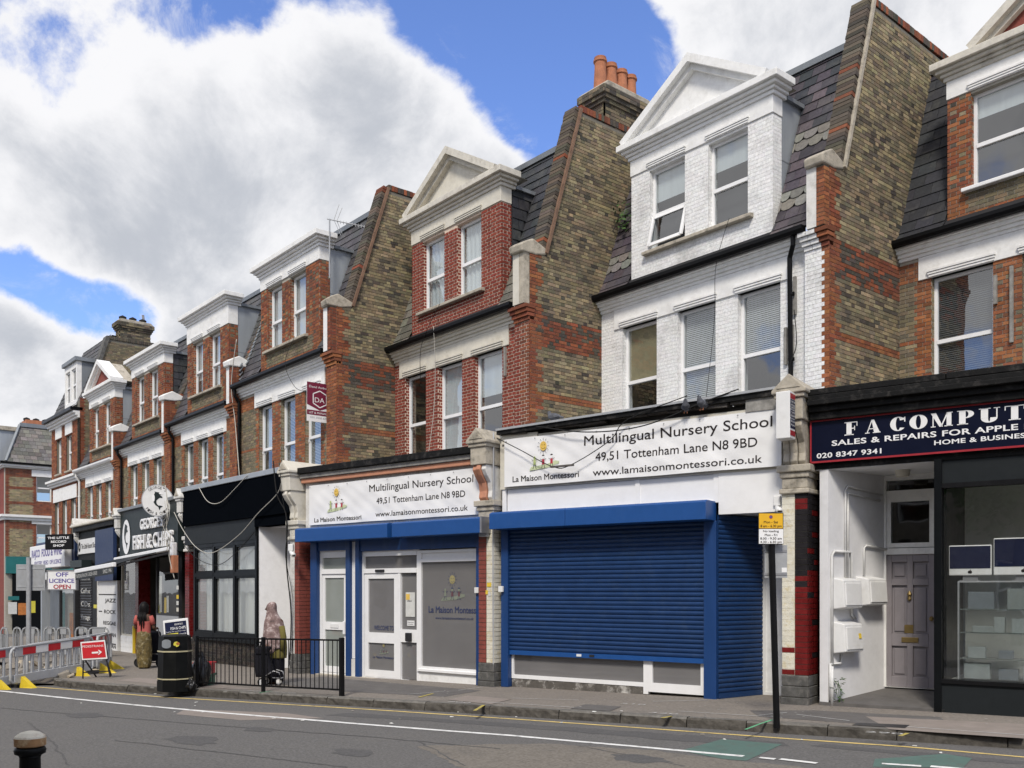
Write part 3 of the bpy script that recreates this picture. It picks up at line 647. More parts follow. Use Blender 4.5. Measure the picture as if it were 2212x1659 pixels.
def roof_A(S, path, x1, h, g): S.lay(path, 0, x1, .24, .32, lambda k, x: jit((.03, .031, .036), .12), h)
def roof_D(S, path, x1, h, g): S.lay(path, 0, x1, .22, .30, lambda k, x: jit((.065, .062, .066), .2), h)
bl = ('blind', 'blind_grey'); bd = ('blind', 'blind_dark'); cu = ('curtain', 'curtain')
house('A', 'brick shop house with dark slate mansard above the computer repair shop', -8.40, -2.6, 15.9, 7.70, [(-7.63, -6.60), (-6.15, -5.25), (-4.8, -4.0)], (-7.36, -3.3), [(-6.97, -5.95), (-5.2, -4.2)], 2.0, 8.0, 'stock', roof_A, 'zinc', pediment=1.1, phw=1.45, ptrim='white_paint', single=300, sslate=300, wcover=(bd, bd), dcover=(('roller', 'curtain', .75),), pipe=.1, zb=3.4, dsill='upvc')
house('B', 'white painted shop house with pediment dormer, one lower sash open, above the wide blue shutter', -13.75, -8.20, 13.72, 7.57, [(-12.88, -11.98), (-11.46, -10.57), (-10.08, -9.20)], (-12.66, -9.36), [(-12.18, -11.30), (-10.75, -9.88)], 2.18, 7.8, 'white', roof_B, 'zinc', pediment=1.08, mortar='mortar_white', single=300, sslate=300, wcover=(('roller', 'curtain_cream', .42), bl, ('blind', 'blind_grey', .42)), dcover=(('roller', 'curtain', .62), ('roller', 'curtain', .68)), pipe=[(4.93, -.2, 7.5), (4.93, -.2, 7.36), (4.80, -.10, 7.20), (4.82, -.08, 4.4)], zb=3.4)
house('C', 'red painted brick shop house with white pointing and stone pediment dormer', -18.60, -13.47, 11.86, 7.19, [(-17.97, -17.14), (-16.66, -15.79), (-15.37, -14.44)], (-17.72, -14.50), [(-17.30, -16.46), (-16.00, -15.15)], 1.86, 7.6, 'redpaint', roof_C, 'slate_cheek_mat' if False else 'roof_deck', pediment=1.02, trim='cream_paint', mortar='mortar_cream', single=300, sslate=300, wcover=(None, ('roller', 'curtain'), ('roller', 'curtain', .55)), dcover=(cu, cu), pipe=.05, zb=3.4)
house('D', 'brick shop house with flat white dormer cornice and grey zinc cheek above the black shop', -23.77, -18.40, 10.42, 7.03, [(-22.65, -21.87), (-21.40, -20.61), (-20.12, -19.33)], (-22.56, -19.42), [(-22.15, -21.36), (-20.93, -20.10)], 1.44, 7.3, 'stock', roof_D, 'zinc', single=300, sslate=200, wcover=(('curtain', 'curtain', .4), bl, bl), dcover=(('roller', 'curtain', .0), ('roller', 'curtain', .0)), pipe=.06, zb=3.4, apex=3.95, horns=True, gm='glass')
house('E', 'brick shop house with raised white dormer parapet and pale block panel under its window', -28.72, -23.78, 10.42, 6.68, [(-27.85, -27.12), (-26.75, -26.02), (-25.65, -24.92)], (-27.65, -24.62), [(-27.25, -26.45), (-26.0, -25.2)], .4, 7.1, 'stock', roof_D, 'zinc', zb=3.0, apex=3.3, kneel='white_paint', tall=.22, pipe=.12, horns=True, wcover=(bl, cu, bl), dcover=(('roller', 'curtain', .3), cu))
house('F', 'brick shop house with white cornice and black slated dormer cheek beside the round sign', -33.70, -28.74, 10.42, 6.55, [(-32.85, -32.1), (-31.7, -30.95), (-30.55, -29.8)], (-32.75, -29.6), [(-32.3, -31.5), (-31.05, -30.2)], .4, 6.9, 'stock', roof_D, 'roof_deck', zb=3.0, apex=3.0, kneel='white_paint', pipe=.12, horns=True, wcover=(cu, cu, ('roller', 'curtain', .3)), dcover=(cu, cu))
house('G', 'brick shop house with small gabled dormer and white dots on its window piers', -38.85, -33.75, 10.42, 6.25, [(-37.9, -37.2), (-36.8, -36.1), (-35.65, -34.95)], (-37.7, -34.6), [(-37.3, -36.5), (-35.95, -35.15)], .4, 6.6, 'stock', roof_D, 'zinc', zb=3.0, apex=2.6, kneel='white_paint', pediment=.95, horns=True, pipe=.12, drain='plastic_white', wcover=(cu, ('roller', 'curtain', .4), cu), dcover=(cu, cu))
# chimney stack on the party wall between the red and the white house
def chimney(t, x0, x1, y0, y1, z0, z1, pots, pm, single=60):
    q = MB(); q.box(x0+.01, x1-.01, y0+.01, y1-.01, z0, z1); ch = q.build('chimney', 'mortar_dark', t)
    wfm = t.matrix_world.copy(); loc = Vector(t.location)
    B = Bricks(lambda p: Vector(p)+loc)
    c1 = lambda s_, z, w: pick(SOOT+STOCK[:3])
    B.lay(lambda s_, y, z: (s_, y+y0+.009, z), x0, x1, z0, z1-.02, c1); B.lay(lambda s_, y, z: (x1-.009-y, s_, z), y0, y1, z0, z1-.02, lambda s_, z, w: pick(RED if s_ < y0+.2 and z < z0+.8 else STOCK+SOOT))
    for k, o in enumerate((.04, .08, .12, .12)):
        zz = z1-.02+k*.078
        B.lay(lambda s_, y, z, o=o: (s_, y+y0-o, z), x0-o, x1+o, zz, zz+.075, c1, proud=.001); B.lay(lambda s_, y, z, o=o: (x1+o-y, s_, z), y0-o, y1+o, zz, zz+.075, c1, proud=.001)
        q = MB(); q.box(x0-o+.004, x1+o-.004, y0-o+.004, y1+o-.004, zz-.001, zz+.074); q.build('corbel', 'mortar_dark', ch)
    zt = z1-.02+4*.078
    for it in range(1):
        B.finish(ch, 0)
    q = MB(); q.prism([(y0-.12, zt), (y1+.12, zt), (y1-.02, zt+.12), (y0+.02, zt+.12)], lambda a, b, d: (d, a, b), x0-.1, x1+.1); q.build('flaunching', 'stone', ch, bevel=.02)
    for k, (yy, h, r) in enumerate(pots):
        q = MB(); q.lathe([(r*1.15, zt+.03), (r*1.1, zt+.12), (r*.92, zt+h*.75), (r*.95, zt+h*.86), (r*1.12, zt+h*.88), (r*1.12, zt+h*.93), (r*.95, zt+h*.94), (r*1.0, zt+h), (r*.8, zt+h), (r*.8, zt+h*.7)], 16, ((x0+x1)/2, yy, 0)); q.build('chimney_pot', pm, ch, smooth=False)
    return ch
tc_ = HOUSE['C']; chimney(tc_, 4.55, 5.12, 1.95, 3.25, 10.6, 11.75, [(2.12, .78, .13), (2.44, .76, .13), (2.76, .74, .13), (3.05, .72, .13)], 'terracotta')
chimney(HOUSE['E'], .0, .55, 3.0, 4.2, 8.9, 9.35, [(3.2, .8, .16), (3.55, .95, .16), (3.9, .75, .16)], 'pot_brown')
td = HOUSE['D']
q = MB(); q.box(2.55, 3.55, 3.1, 3.6, 10.4, 10.95); q.build('chimney', 'stone', td)
for k, (xx, h) in enumerate(((2.72, .34), (3.0, .36), (3.34, .28))):
    q = MB(); q.lathe([(.14, 10.95), (.13, 11.1), (.15, 10.95+h), (.17, 10.97+h), (.12, 10.97+h)], 14, (xx, 3.3, 0)); q.build('chimney_pot', 'terracotta', td)
# ------------------------------------------------------------------ ground
SA = (-7.41, 11.49); SB = (-12.575, 10.096); SC = (-17.65, 9.055); SD = (-23.93, 8.912); SE = (-29.6, 9.3); SF = (-34.9, 9.6)
KERB = [(4.0, 13.4), (-.5, 11.8), (-4.0, 10.45), (-7.8, 9.03), (-10.3, 8.13), (-12.6, 7.25), (-14.93, 6.36), (-17.1, 5.52), (-18.2, 5.12), (-19.1, 4.86), (-19.8, 4.80), (-20.5, 4.95), (-21.0, 5.3)]
def strip(name, pts, w, dz, m, kind=None, parent=None, ragged=.0):
    mb = MB(); P = [Vector((p[0], p[1], 0)) for p in pts]; fine = []
    for a, b in zip(P[:-1], P[1:]):
        n = max(1, int((b-a).length/.18)); fine += [a.lerp(b, i/n) for i in range(n)]
    fine.append(P[-1]); vs = []
    for i, p in enumerate(fine):
        d = (fine[min(i+1, len(fine)-1)]-fine[max(i-1, 0)]).normalized(); n = Vector((-d.y, d.x, 0))
        for s_ in (-1, 1):
            q = p+n*s_*(w/2+random.uniform(-ragged, ragged)); vs.append((q.x, q.y, gz(q.x)+dz))
    mb.add(vs, [(2*i, 2*i+1, 2*i+3, 2*i+2) for i in range(len(fine)-1)])
    return mb.build(name, m, parent, kind=kind, fix=False)
def sheet(name, poly, dz, m, kind=None, parent=None, n=1):
    mb = MB(); mb.add([(x, y, gz(x)+dz) for x, y in poly], [tuple(range(len(poly)))])
    me = mb.mesh(name); bm = bmesh.new(); bm.from_mesh(me); bmesh.ops.triangulate(bm, faces=bm.faces)
    for f in bm.faces:
        if f.normal.z < 0: f.normal_flip()
    bm.to_mesh(me); bm.free(); me.materials.append(M[m]); return obj(name, me, parent, kind=kind)
mb = MB(); xs = [-900, -200, -60, -45, -30, -15, 0, 5, 12, 60, 900]; ys = [-900, -60, -20, 0, 4, 8, 12, 20, 60, 900]
mb.add([(x, y, gz(x)-.40) for y in ys for x in xs], [(j*len(xs)+i, j*len(xs)+i+1, (j+1)*len(xs)+i+1, (j+1)*len(xs)+i) for j in range(len(ys)-1) for i in range(len(xs)-1)])
mb.build('ground', 'ground', kind='structure', fix=False)
# road surface: from the near kerb to the far kerb and on past the works
NEAR = lambda x: 1.9+.374*(x+5.5)
mb = MB(); xs = [14, 8, 4, 0, -4, -8, -12, -16, -20, -26, -34, -45, -60, -90]
vs = []
for x in xs:
    for t in (0, .25, .5, .75, 1): vs.append((x, NEAR(x)-.2+(8.9 if x > -19 else 8.9+(-19-x)*.8)*t, gz(x)-.12))
mb.add(vs, [(i*5+j, i*5+j+1, i*5+j+6, i*5+j+5) for i in range(len(xs)-1) for j in range(4)])
me = mb.mesh('road'); road = mb.build('road', 'asphalt', kind='structure')
# far pavement
back = [(-21.0, 9.4), (-21.0, 12.6), (4.0, 17.5)]
mb = MB(); n = 60; PK = []
def kerb_at(x):
    for a, b in zip(KERB[:-1], KERB[1:]):
        if b[0] <= x <= a[0]: k = (a[0]-x)/(a[0]-b[0]); return a[1]+(b[1]-a[1])*k
    return KERB[-1][1]
xs = [4-i*25/90 for i in range(91)]; vs = []
for x in xs:
    y0 = kerb_at(x)+.13; y1 = 17.2 if x > -9 else (15.0 if x > -14 else 12.5)
    for t in (0, .2, .5, 1): vs.append((x, y0+(y1-y0)*t, gz(x)))
mb.add(vs, [(i*4+j, i*4+j+1, i*4+j+5, i*4+j+4) for i in range(90) for j in range(3)])
pav = mb.build('pavement', 'pavement', kind='structure')
mb = MB(); vs = []
for x in [-21 - i*1.0 for i in range(26)]:
    for y in (5.6 if x > -24 else 5.6-(-24-x)*.15, 8, 10, 12.5): vs.append((x, y, gz(x)))
mb.add(vs, [(i*4+j, i*4+j+1, i*4+j+5, i*4+j+4) for i in range(25) for j in range(3)]); mb.build('pavement', 'pavement', kind='structure')
# near pavement under the camera
mb = MB(); xs = [14-i*1.5 for i in range(40)]; vs = []
for x in xs:
    for t in (-30, -.28): vs.append((x, NEAR(x)+t, gz(x)+.0))
mb.add(vs, [(2*i, 2*i+1, 2*i+3, 2*i+2) for i in range(len(xs)-1)]); mb.build('near_pavement', 'pavement', kind='structure')
# kerb stones
kerb = bpy.data.objects.new('kerb', None); COL.objects.link(kerb); kerb['kind'] = 'structure'
def stones(path, up, flip=1, seed=3):
    rnd = random.Random(seed); P = [Vector((a, b, 0)) for a, b in path]; L_ = [0]
    for a, b in zip(P[:-1], P[1:]): L_.append(L_[-1]+(b-a).length)
    def at(s):
        for i in range(len(P)-1):
            if s <= L_[i+1]: return P[i].lerp(P[i+1], (s-L_[i])/(L_[i+1]-L_[i]))
        return P[-1]
    s = 0
    while s < L_[-1]-.2:
        ln = rnd.choice([.75, .95, 1.1, .9, .5]); ln = ln if s < 24 else ln*.6; e = min(s+ln, L_[-1]); a = at(s+.006); b = at(e-.006); d = (b-a).normalized(); nrm = Vector((-d.y, d.x, 0))*flip
        if nrm.y < 0 and flip > 0: nrm = -nrm
        mb = MB(); nx = max(3, int((e-s)/.09)); rows = [(-.02, -.135), (-.012, -.07), (-.002, -.02), (.018, .004), (.14, .004), (.145, -.12)]
        dz = rnd.uniform(-.004, .004); o = len(mb.v)
        for i in range(nx+1):
            p = a.lerp(b, i/nx)
            for j, (w, z) in enumerate(rows):
                k = rnd.uniform(-.011, .011) if j < 3 else rnd.uniform(-.003, .003)
                q = p+nrm*(w+k); mb.v.append((q.x, q.y, gz(q.x)+z+dz))
        m = len(rows)
        for i in range(nx):
            for j in range(m-1): mb.f.append((i*m+j, i*m+j+1, (i+1)*m+j+1, (i+1)*m+j)); mb.c.append(None)
        mb.f.append(tuple(range(m))); mb.c.append(None); mb.f.append(tuple(nx*m+j for j in range(m-1, -1, -1))); mb.c.append(None)
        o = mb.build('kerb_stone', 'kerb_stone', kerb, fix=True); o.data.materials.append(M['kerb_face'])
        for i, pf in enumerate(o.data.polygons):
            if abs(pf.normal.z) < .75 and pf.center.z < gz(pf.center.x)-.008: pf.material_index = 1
        s = e
stones(KERB, 1)
nk = [(x, NEAR(x)-.14) for x in (12, 4, -4, -12, -20, -30)]
mb = MB(); mb.add([(x, y+dy, gz(x)+dz) for x, y in nk for dy, dz in ((.14, -.13), (.14, .004), (-.16, .004))], [(3*i+j, 3*i+j+1, 3*i+j+4, 3*i+j+3) for i in range(len(nk)-1) for j in range(2)]); mb.build('near_kerb', 'kerb_stone', kind='structure')
# painted lines on the road
YL = [on_ground(u, v, -.12)[:2] for u, v in [(2500, 1655), (2212, 1636), (1950, 1613), (1700, 1596), (1400, 1574), (1100, 1553), (800, 1533), (500, 1515), (350, 1506), (250, 1498), (150, 1490), (75, 1484)]]
strip('yellow_line', YL, .065, -.116, 'yellow_line', parent=road, ragged=.005)
WL = [on_ground(u, v, -.12)[:2] for u, v in [(1606, 1634), (1350, 1611), (1100, 1589), (900, 1574), (700, 1558), (500, 1542), (300, 1524), (150, 1509), (0, 1493), (-300, 1470)]]
strip('white_line', WL, .095, -.116, 'white_line', parent=road, ragged=.007)
for seg in ([(1640, 1638), (1675, 1641)], [(1685, 1641), (1765, 1650)], [(1905, 1651), (1990, 1656)], [(2010, 1657), (2100, 1664)]): strip('white_line', [on_ground(u, v, -.12)[:2] for u, v in seg], .085, -.112, 'white_line', parent=road, ragged=.012)
for pl in ([(1470, 1622), (1560, 1640), (1612, 1644), (1690, 1608), (1560, 1597)], [(1890, 1640), (2040, 1629), (2100, 1638), (2080, 1659), (1885, 1657)]): sheet('green_patch', [on_ground(u, v, -.12)[:2] for u, v in pl], -.1165, 'green_patch', parent=road)
sheet('asphalt_patch', [on_ground(u, v, -.12)[:2] for u, v in [(400, 1532), (620, 1541), (700, 1552), (520, 1556), (380, 1543)]], -.1175, 'pavement_pink', parent=road)
for m_, pl in (('asphalt_worn', [(900, 1612), (1180, 1606), (1420, 1622), (1600, 1645), (1900, 1672), (1900, 1740), (1200, 1740), (1000, 1660)]), ('asphalt_dark', [(700, 1545), (900, 1556), (1180, 1576), (1480, 1602), (1700, 1612), (1700, 1604), (1300, 1575), (1000, 1556), (760, 1540)]), ('asphalt_dark', [(1750, 1612), (2000, 1634), (2212, 1652), (2212, 1645), (2000, 1626), (1780, 1608)])):
    P_ = [on_ground(u, v, -.12)[:2] for u, v in pl]; fine = []
    for a, b in zip(P_, P_[1:]+P_[:1]):
        n_ = max(1, int(math.hypot(b[0]-a[0], b[1]-a[1])/.12)); fine += [(a[0]+(b[0]-a[0])*i/n_+random.uniform(-.05, .05), a[1]+(b[1]-a[1])*i/n_+random.uniform(-.03, .03)) for i in range(n_)]
    sheet('asphalt_patch', fine, -.1185 if m_ == 'asphalt_worn' else -.1178, m_, parent=road)
# pavement repairs, covers and surveyors' spray marks
def pv(name, pts, m, dz): return sheet(name, [on_ground(u, v)[:2] for u, v in pts], dz, m, parent=pav)
pv('asphalt_repair', [(690, 1462), (1040, 1492), (960, 1505), (740, 1494), (600, 1478)], 'pavement_patch', .003)
pv('asphalt_repair', [(1760, 1535), (2030, 1549), (2060, 1572), (1830, 1562), (1640, 1548), (1620, 1535)], 'pavement_patch', .003)
pv('paving_repair', [(1870, 1548), (2212, 1565), (2212, 1596), (1920, 1576)], 'pavement_pink', .0045)
pv('paving_repair', [(440, 1475), (560, 1490), (460, 1488), (250, 1470), (300, 1464)], 'pavement_pink', .003)
pv('inspection_cover', [(1232, 1531), (1265, 1522), (1342, 1527), (1318, 1537)], 'pavement_patch', .006)
pv('inspection_cover', [(965, 1512), (1010, 1503), (1105, 1511), (1060, 1522)], 'pavement_pink', .006)
g_ = pv('drain_grate', [(1840, 1567), (1855, 1562), (1965, 1567), (1955, 1574)], 'dark_steel', .006)
def spray(pts, m='spray_white', w=.022): return strip('spray_mark', [on_ground(u, v)[:2] for u, v in pts], w, .008, m, parent=pav, ragged=.004)
for p in ([(1040, 1517), (1130, 1522), (1240, 1529)], [(1105, 1509), (1250, 1513)], [(1410, 1516), (1530, 1513)], [(1465, 1537), (1690, 1551)], [(1720, 1544), (1835, 1558)], [(1960, 1571), (2212, 1589)], [(1640, 1546), (1700, 1540)], [(880, 1501), (960, 1494)], [(990, 1492), (1042, 1485)], [(500, 1490), (560, 1494), (640, 1498)]): spray(p)
for p in ([(1610, 1577), (1650, 1562)], [(1650, 1562), (1668, 1556)], [(560, 1497), (590, 1494)]): spray(p, 'spray_green', .03)
for p in ([(905, 1507), (935, 1499)], [(1430, 1552), (1450, 1548)], [(1945, 1591), (1960, 1585)], [(1025, 1536), (1045, 1524)]): spray(p, 'spray_yellow', .05)
def mark(s, u, v, u2, v2, h):
    a = Vector(on_ground(u, v)); b = Vector(on_ground(u2, v2)); e = b-a; e.z = 0; n = Vector((-e.y, e.x, 0)).normalized()*h
    t = MB(); text_into(t, s, 0, 1, 0, 1, 0, fn=lambda p, q: tuple((lambda w: (w.x, w.y, gz(w.x)+.009))(a+e*p+n*q)), off=.01); t.build('spray_number', 'spray_white', pav, fix=False)
mark('290', 1868, 1583, 1950, 1588, .10); mark('320', 1400, 1541, 1462, 1545, .10); mark('510', 1340, 1521, 1392, 1524, .09); mark('200', 965, 1517, 1012, 1520, .10)

rg_ = random.Random(5); q = MB()
for k in range(150):
    x = rg_.uniform(-20.5, -2.5); y0 = kerb_at(x)+.2; y = y0+rg_.random()*(1.9 if x > -9 else 2.6); r = rg_.uniform(.008, .022)
    vs = [(x+r*math.cos(a)*rg_.uniform(.7, 1.2), y+r*math.sin(a)*rg_.uniform(.7, 1.2), gz(x)+.0068) for a in [2*math.pi*i/8 for i in range(8)]]; q.add(vs, [tuple(range(8))])
q.build('gum_spots', 'gum', pav, kind='stuff', fix=False)

for k, pl in enumerate(([(0, 1530), (400, 1562), (800, 1592), (1100, 1620)], [(250, 1600), (600, 1640), (760, 1659)], [(1250, 1612), (1500, 1659)], [(60, 1560), (110, 1600), (150, 1659)], [(900, 1600), (1010, 1659)])):
    P_ = [on_ground(u, v, -.12)[:2] for u, v in pl]; fine = []
    for a, b in zip(P_[:-1], P_[1:]): fine += [(a[0]+(b[0]-a[0])*i/14+random.uniform(-.03, .03), a[1]+(b[1]-a[1])*i/14+random.uniform(-.02, .02)) for i in range(14)]
    strip('tar_seam', fine, .022 if k else .03, -.1165, 'asphalt_dark', parent=road, ragged=.008)
for u, v, r in ((420, 1600, .28), (760, 1625, .2), (1380, 1640, .22), (180, 1545, .25), (560, 1575, .18)):
    c = on_ground(u, v, -.12); sheet('oil_stain', [(c[0]+r*math.cos(a)*random.uniform(.6, 1.2)*1.6, c[1]+r*math.sin(a)*random.uniform(.6, 1.2)) for a in [2*math.pi*i/16 for i in range(16)]], -.1172, 'asphalt_dark', parent=road)
# ------------------------------------------------------------------ shop fronts (local x along the front, y into the building)
AB, AC, AD, AE, AF = 15.1, 11.6, 1.3, -2.0, -2.0
SE = (-29.67, 9.11); SF = (-34.88, 9.29)
def sbox(t, name, m, x0, x1, y0, y1, z0, z1, bevel=0.0, label=None): return MB().box(x0, x1, y0, y1, z0, z1).build(name, m, t, bevel=bevel, label=label, fix=False)
def frame_rect(mb, x0, x1, z0, z1, w, y0, y1, wb=None):
    wb = wb or w
    mb.box(x0, x0+w, y0, y1, z0, z1); mb.box(x1-w, x1, y0, y1, z0, z1); mb.box(x0+w, x1-w, y0, y1, z1-w, z1); mb.box(x0+w, x1-w, y0, y1, z0, z0+wb)
def pane(t, m, x0, x1, z0, z1, y, name='pane'): return MB().add([(x0, y, z0), (x1, y, z0), (x1, y, z1), (x0, y, z1)], [(0, 1, 2, 3)]).build(name, m, t, fix=False)
def slats(t, x0, x1, z0, z1, m, fn=None, pitch=.072, name='slat', y=0.0):
    n = int(round((z1-z0)/pitch)); p = (z1-z0)/n
    pr = [(0, .0), (-.014, .010), (-.021, .030), (-.020, .046), (-.012, .060), (-.002, .066), (-.002, .0715), (.012, .0715), (.012, 0)]
    me = MB().prism([(a, b*p/.072) for a, b in pr], lambda a, b, d: (d, a+y, b) if not fn else fn(d, a+y, b), x0, x1).mesh(name, True); me.materials.append(M[m])
    rs_ = random.Random(n)
    for k in range(n): obj(name, me, t, loc=(0, 0 if fn else rs_.uniform(-.003, .003), z0+k*p), rot=(0, 0 if fn else rs_.uniform(-.0006, .0006), 0))
def cone_tube(mb, pts, r, n=8): mb.tube(pts, r, n)

# flat roofs over the projecting shops
def shop_roof(t, S, ang, poly, z, m='lead'):
    a = R(ang); mb = MB()
    P = [((X-S[0])*math.cos(a)+(Y-S[1])*math.sin(a), -(X-S[0])*math.sin(a)+(Y-S[1])*math.cos(a)) for X, Y in poly]
    mb.prism(P, lambda x, y, d: (x, y, d), z-.1, z); return mb.build('flat_roof', m, t)

# ---- pilasters between the shops
def pilaster(label, S, ang, w, zb, zt, body, cap_m, seed, peel=True, ped=1.2, con='stone', base='stone', cap_block=None):
    rnd = random.Random(seed); t = thing('pilaster', label, 'pilaster', (S[0], S[1], 0), R(ang), 'pilasters between the shop fronts'); h = w/2
    MB().box(-h+.008, -.002, -.147, .35, zb-.05, zt).build('shaft', body(0, 2.5, random.Random(1), 0) if seed in (5, 8) else 'mortar_dark', t); MB().box(-.001, h-.008, -.147, .35, zb-.05, zt).build('shaft', 'mortar_dark', t)
    MB().box(-.1, .1, .36, ped+1.1, zb-.3, 3.95).build('dividing_wall', 'interior', t, fix=False)
    k = 0; z = zb+.42; ch = .077
    while z < zt-.01:
        e_k = .0; js = [(-h, e_k-.004, 0), (e_k+.004, h, 1)]
        for a, b, side in js:
            m = body(side, z, rnd, k)
            pt_ = m in ('peeling', 'old_white'); MB().box(a, b, -.150 if pt_ else -.155, -.1, z, z+ch-(.004 if pt_ else .009)).build('brick', m, t, fix=False)
        for a, b in (((-.155, .02), (.03, .30)) if k % 2 else ((-.155, .12), (.13, .30))):
            MB().box(h-.006, h+.008, a, b, z, z+ch-.009).build('brick', body(1, z, rnd, k), t, fix=False)
        z += ch; k += 1
    for k in range(3): MB().box(-h-.015+.004*k, h+.015-.004*k, -.175+.006*k, .3, zb-.05+.155*k, zb+.10+.155*k).build('plinth_block', 'base_dark', t, bevel=.012)
    q = MB(); zc = zt
    for z0, z1, o in ((0, .07, .03), (.07, .22, .0), (.22, .30, .025), (.30, .40, .06)): q.box(-h-o, h+o, -.17-o, .3, zc+z0, zc+z1-.0005)
    q.build('capital', cap_m, t, bevel=.015)
    # scrolled console
    zc += .40; pts = [(-.15, 0), (-.19, .05), (-.17, .16), (-.20, .30), (-.30, .42), (-.36, .52), (-.33, .60), (.1, .60), (.1, 0)]
    for k in range(3): MB().prism(pts, lambda a, b, d: (d, a-(.03 if k == 1 else 0), b+zc), -h+.02+k*(w-.04)/3+.004, -h+.02+(k+1)*(w-.04)/3-.004).build('console', 'old_white' if con == 'peach' and k == 2 else con, t, bevel=.015)
    q = MB(); q.box(-h, h, -.38, .2, zc+.6, zc+.9); q.box(-h-.03, h+.03, -.41, .25, zc+.9, zc+.96); q.build('block', cap_block or con, t, bevel=.012)
    z0 = zc+.96; q = MB(); q.prism([(-h-.06, z0), (h+.06, z0), (h+.06, z0+.05), (0, z0+.27), (-h-.06, z0+.05)], lambda a, b, d: (a, d, b), -.44, ped); q.build('pediment_cap', cap_m, t, bevel=.015)
    q = MB(); q.prism([(-h+.02, z0+.07), (h-.02, z0+.07), (0, z0+.20)], lambda a, b, d: (a, d, b), -.452, -.4401); q.build('pediment_panel', 'stone', t)
    return t
def body_A(side, z, r, k):
    if side == 0: return 'peeling' if r.random() < (.985 if z > 1.15 else .6) else 'glazed_red'
    return 'glazed_dark' if r.random() < (.85 if z > 1.75 else .06) else ('glazed_red' if r.random() < .97 else 'peeling')
pilA = pilaster('pilaster with peeling cream paint and dark red glazed bricks, beside the grey door', SA, AB, .36, 0.0, 2.95, body_A, 'stone', 5, base='stone', ped=1.3)
pilB = pilaster('red brick pilaster with peach console between the two blue hooded fronts', SB, AC, .34, -.07, 2.75, lambda s_, z, r, k: ('brick_red' if s_ == 0 else 'peeling'), 'stone', 6, con='peach', ped=1.1, cap_block='stone')
pilC = pilaster('red painted pilaster with cream scroll console beside the black fascia', SC, AD+4, .34, -.13, 2.65, lambda s_, z, r, k: ('old_white' if s_ == 0 else 'brick_red'), 'cream_paint', 8, con='cream_paint', ped=1.1)
pilD = pilaster('dark red tiled pilaster with cream scroll console beside the fish shop', (SD[0]+.12, SD[1]+.22), AD, .26, -.2, 2.6, lambda s_, z, r, k: 'glazed_red', 'old_white', 9, con='old_white', ped=1.1)
pilE = pilaster('narrow dark pilaster with white scroll between fish shop and blue board', (SE[0]+.1, SE[1]+.2), AE, .24, -.28, 2.5, lambda s_, z, r, k: 'glazed_red', 'old_white', 10, con='old_white', ped=1.1)
pilF = pilaster('weathered pilaster with white scroll beside the record shop sign', (SF[0]+.1, SF[1]+.2), AF, .24, -.34, 2.5, lambda s_, z, r, k: 'glazed_dark', 'old_white', 12, con='old_white', ped=1.1)

# ---- A : computer shop
t = thing('shop', 'dark computer repair shop front with grey panelled side door', 'shop', (SA[0], SA[1], 0), R(AB), 'row of shop fronts')
shop_roof(t, SA, AB, [(-7.35, 11.5), (-8.15, 14.2), (-8.15, 15.88), (-1.5, 15.88), (-2.0, 13.0)], 4.22)
q = MB()
for z0, z1, o in ((3.95, 4.05, .16), (4.05, 4.13, .22), (4.13, 4.20, .30), (4.20, 4.27, .26)): q.box(.21, 5.6, -o, .25, z0, z1-.001)
q.build('fascia_cornice', 'black_wood', t, bevel=.008)
for a, b in ((.20, 1.95), (1.96, 5.6)): MB().box(a, b, -.24-(.015 if a > 1 else 0), .3, 4.275, 4.36).build('roof_felt', 'black_wood', t, bevel=.01)
sbox(t, 'fascia_backing', 'black_wood', .2, 5.6, -.02, .3, 3.28, 3.95)
# recessed lobby
rec = 1.25
MB().hexa([(.30, .0, -.1), (.42, -.02, -.1), (.90, rec, -.1), (.72, rec, -.1), (.30, 0, 3.27), (.42, -.02, 3.27), (.90, rec, 3.27), (.72, rec, 3.27)]).build('lobby_wall', 'wall_white', t)
sbox(t, 'lobby_ceiling', 'wall_white', .25, 1.86, .0, rec+.3, 3.27, 3.33)
MB().hexa([(.3, -.03, -.1), (1.9, -.03, -.1), (1.9, rec+.2, -.1), (.3, rec+.2, -.1), (.3, -.03, .05), (1.9, -.03, .06), (1.9, rec+.2, .19), (.3, rec+.2, .19)]).build('lobby_floor', 'pavement_patch', t)
dx0, dx1 = .90, 1.55; zf = .19
q = MB(); frame_rect(q, dx0-.07, dx1+.08, zf, 3.27, .075, rec-.06, rec+.1, .001); q.box(dx0, dx1+.0, rec-.05, rec+.1, zf+1.93, zf+2.02); q.box(dx0, dx1, rec-.04, rec+.1, 2.95, 3.05); q.build('door_frame', 'white_paint', t)
d = MB(); cells = [(dx0+.075, dx0+.285, zf+1.58, zf+1.82), (dx0+.365, dx0+.575, zf+1.58, zf+1.82), (dx0+.075, dx0+.285, zf+.78, zf+1.48), (dx0+.365, dx0+.575, zf+.78, zf+1.48), (dx0+.075, dx0+.285, zf+.16, zf+.60), (dx0+.365, dx0+.575, zf+.16, zf+.60)]
wall_holes(d, dx0, dx1, zf+.005, zf+1.93, cells, rec-.02, rec+.04); dr = d.build('door', 'door_grey', t, bevel=.006)
for a, b, c, e in cells: q = MB(); q.hexa([(a, rec+.012, c), (b, rec+.012, c), (b, rec+.03, c), (a, rec+.03, c), (a, rec+.012, e), (b, rec+.012, e), (b, rec+.03, e), (a, rec+.03, e)]); q.box(a+.035, b-.035, rec-.004, rec+.0119, c+.035, e-.035); q.build('door_panel', 'door_grey', dr, bevel=.006)
q = MB(); q.box(dx0+.21, dx0+.44, rec-.032, rec-.02, zf+.655, zf+.73); q.build('letter_box', 'brass', dr, bevel=.004)
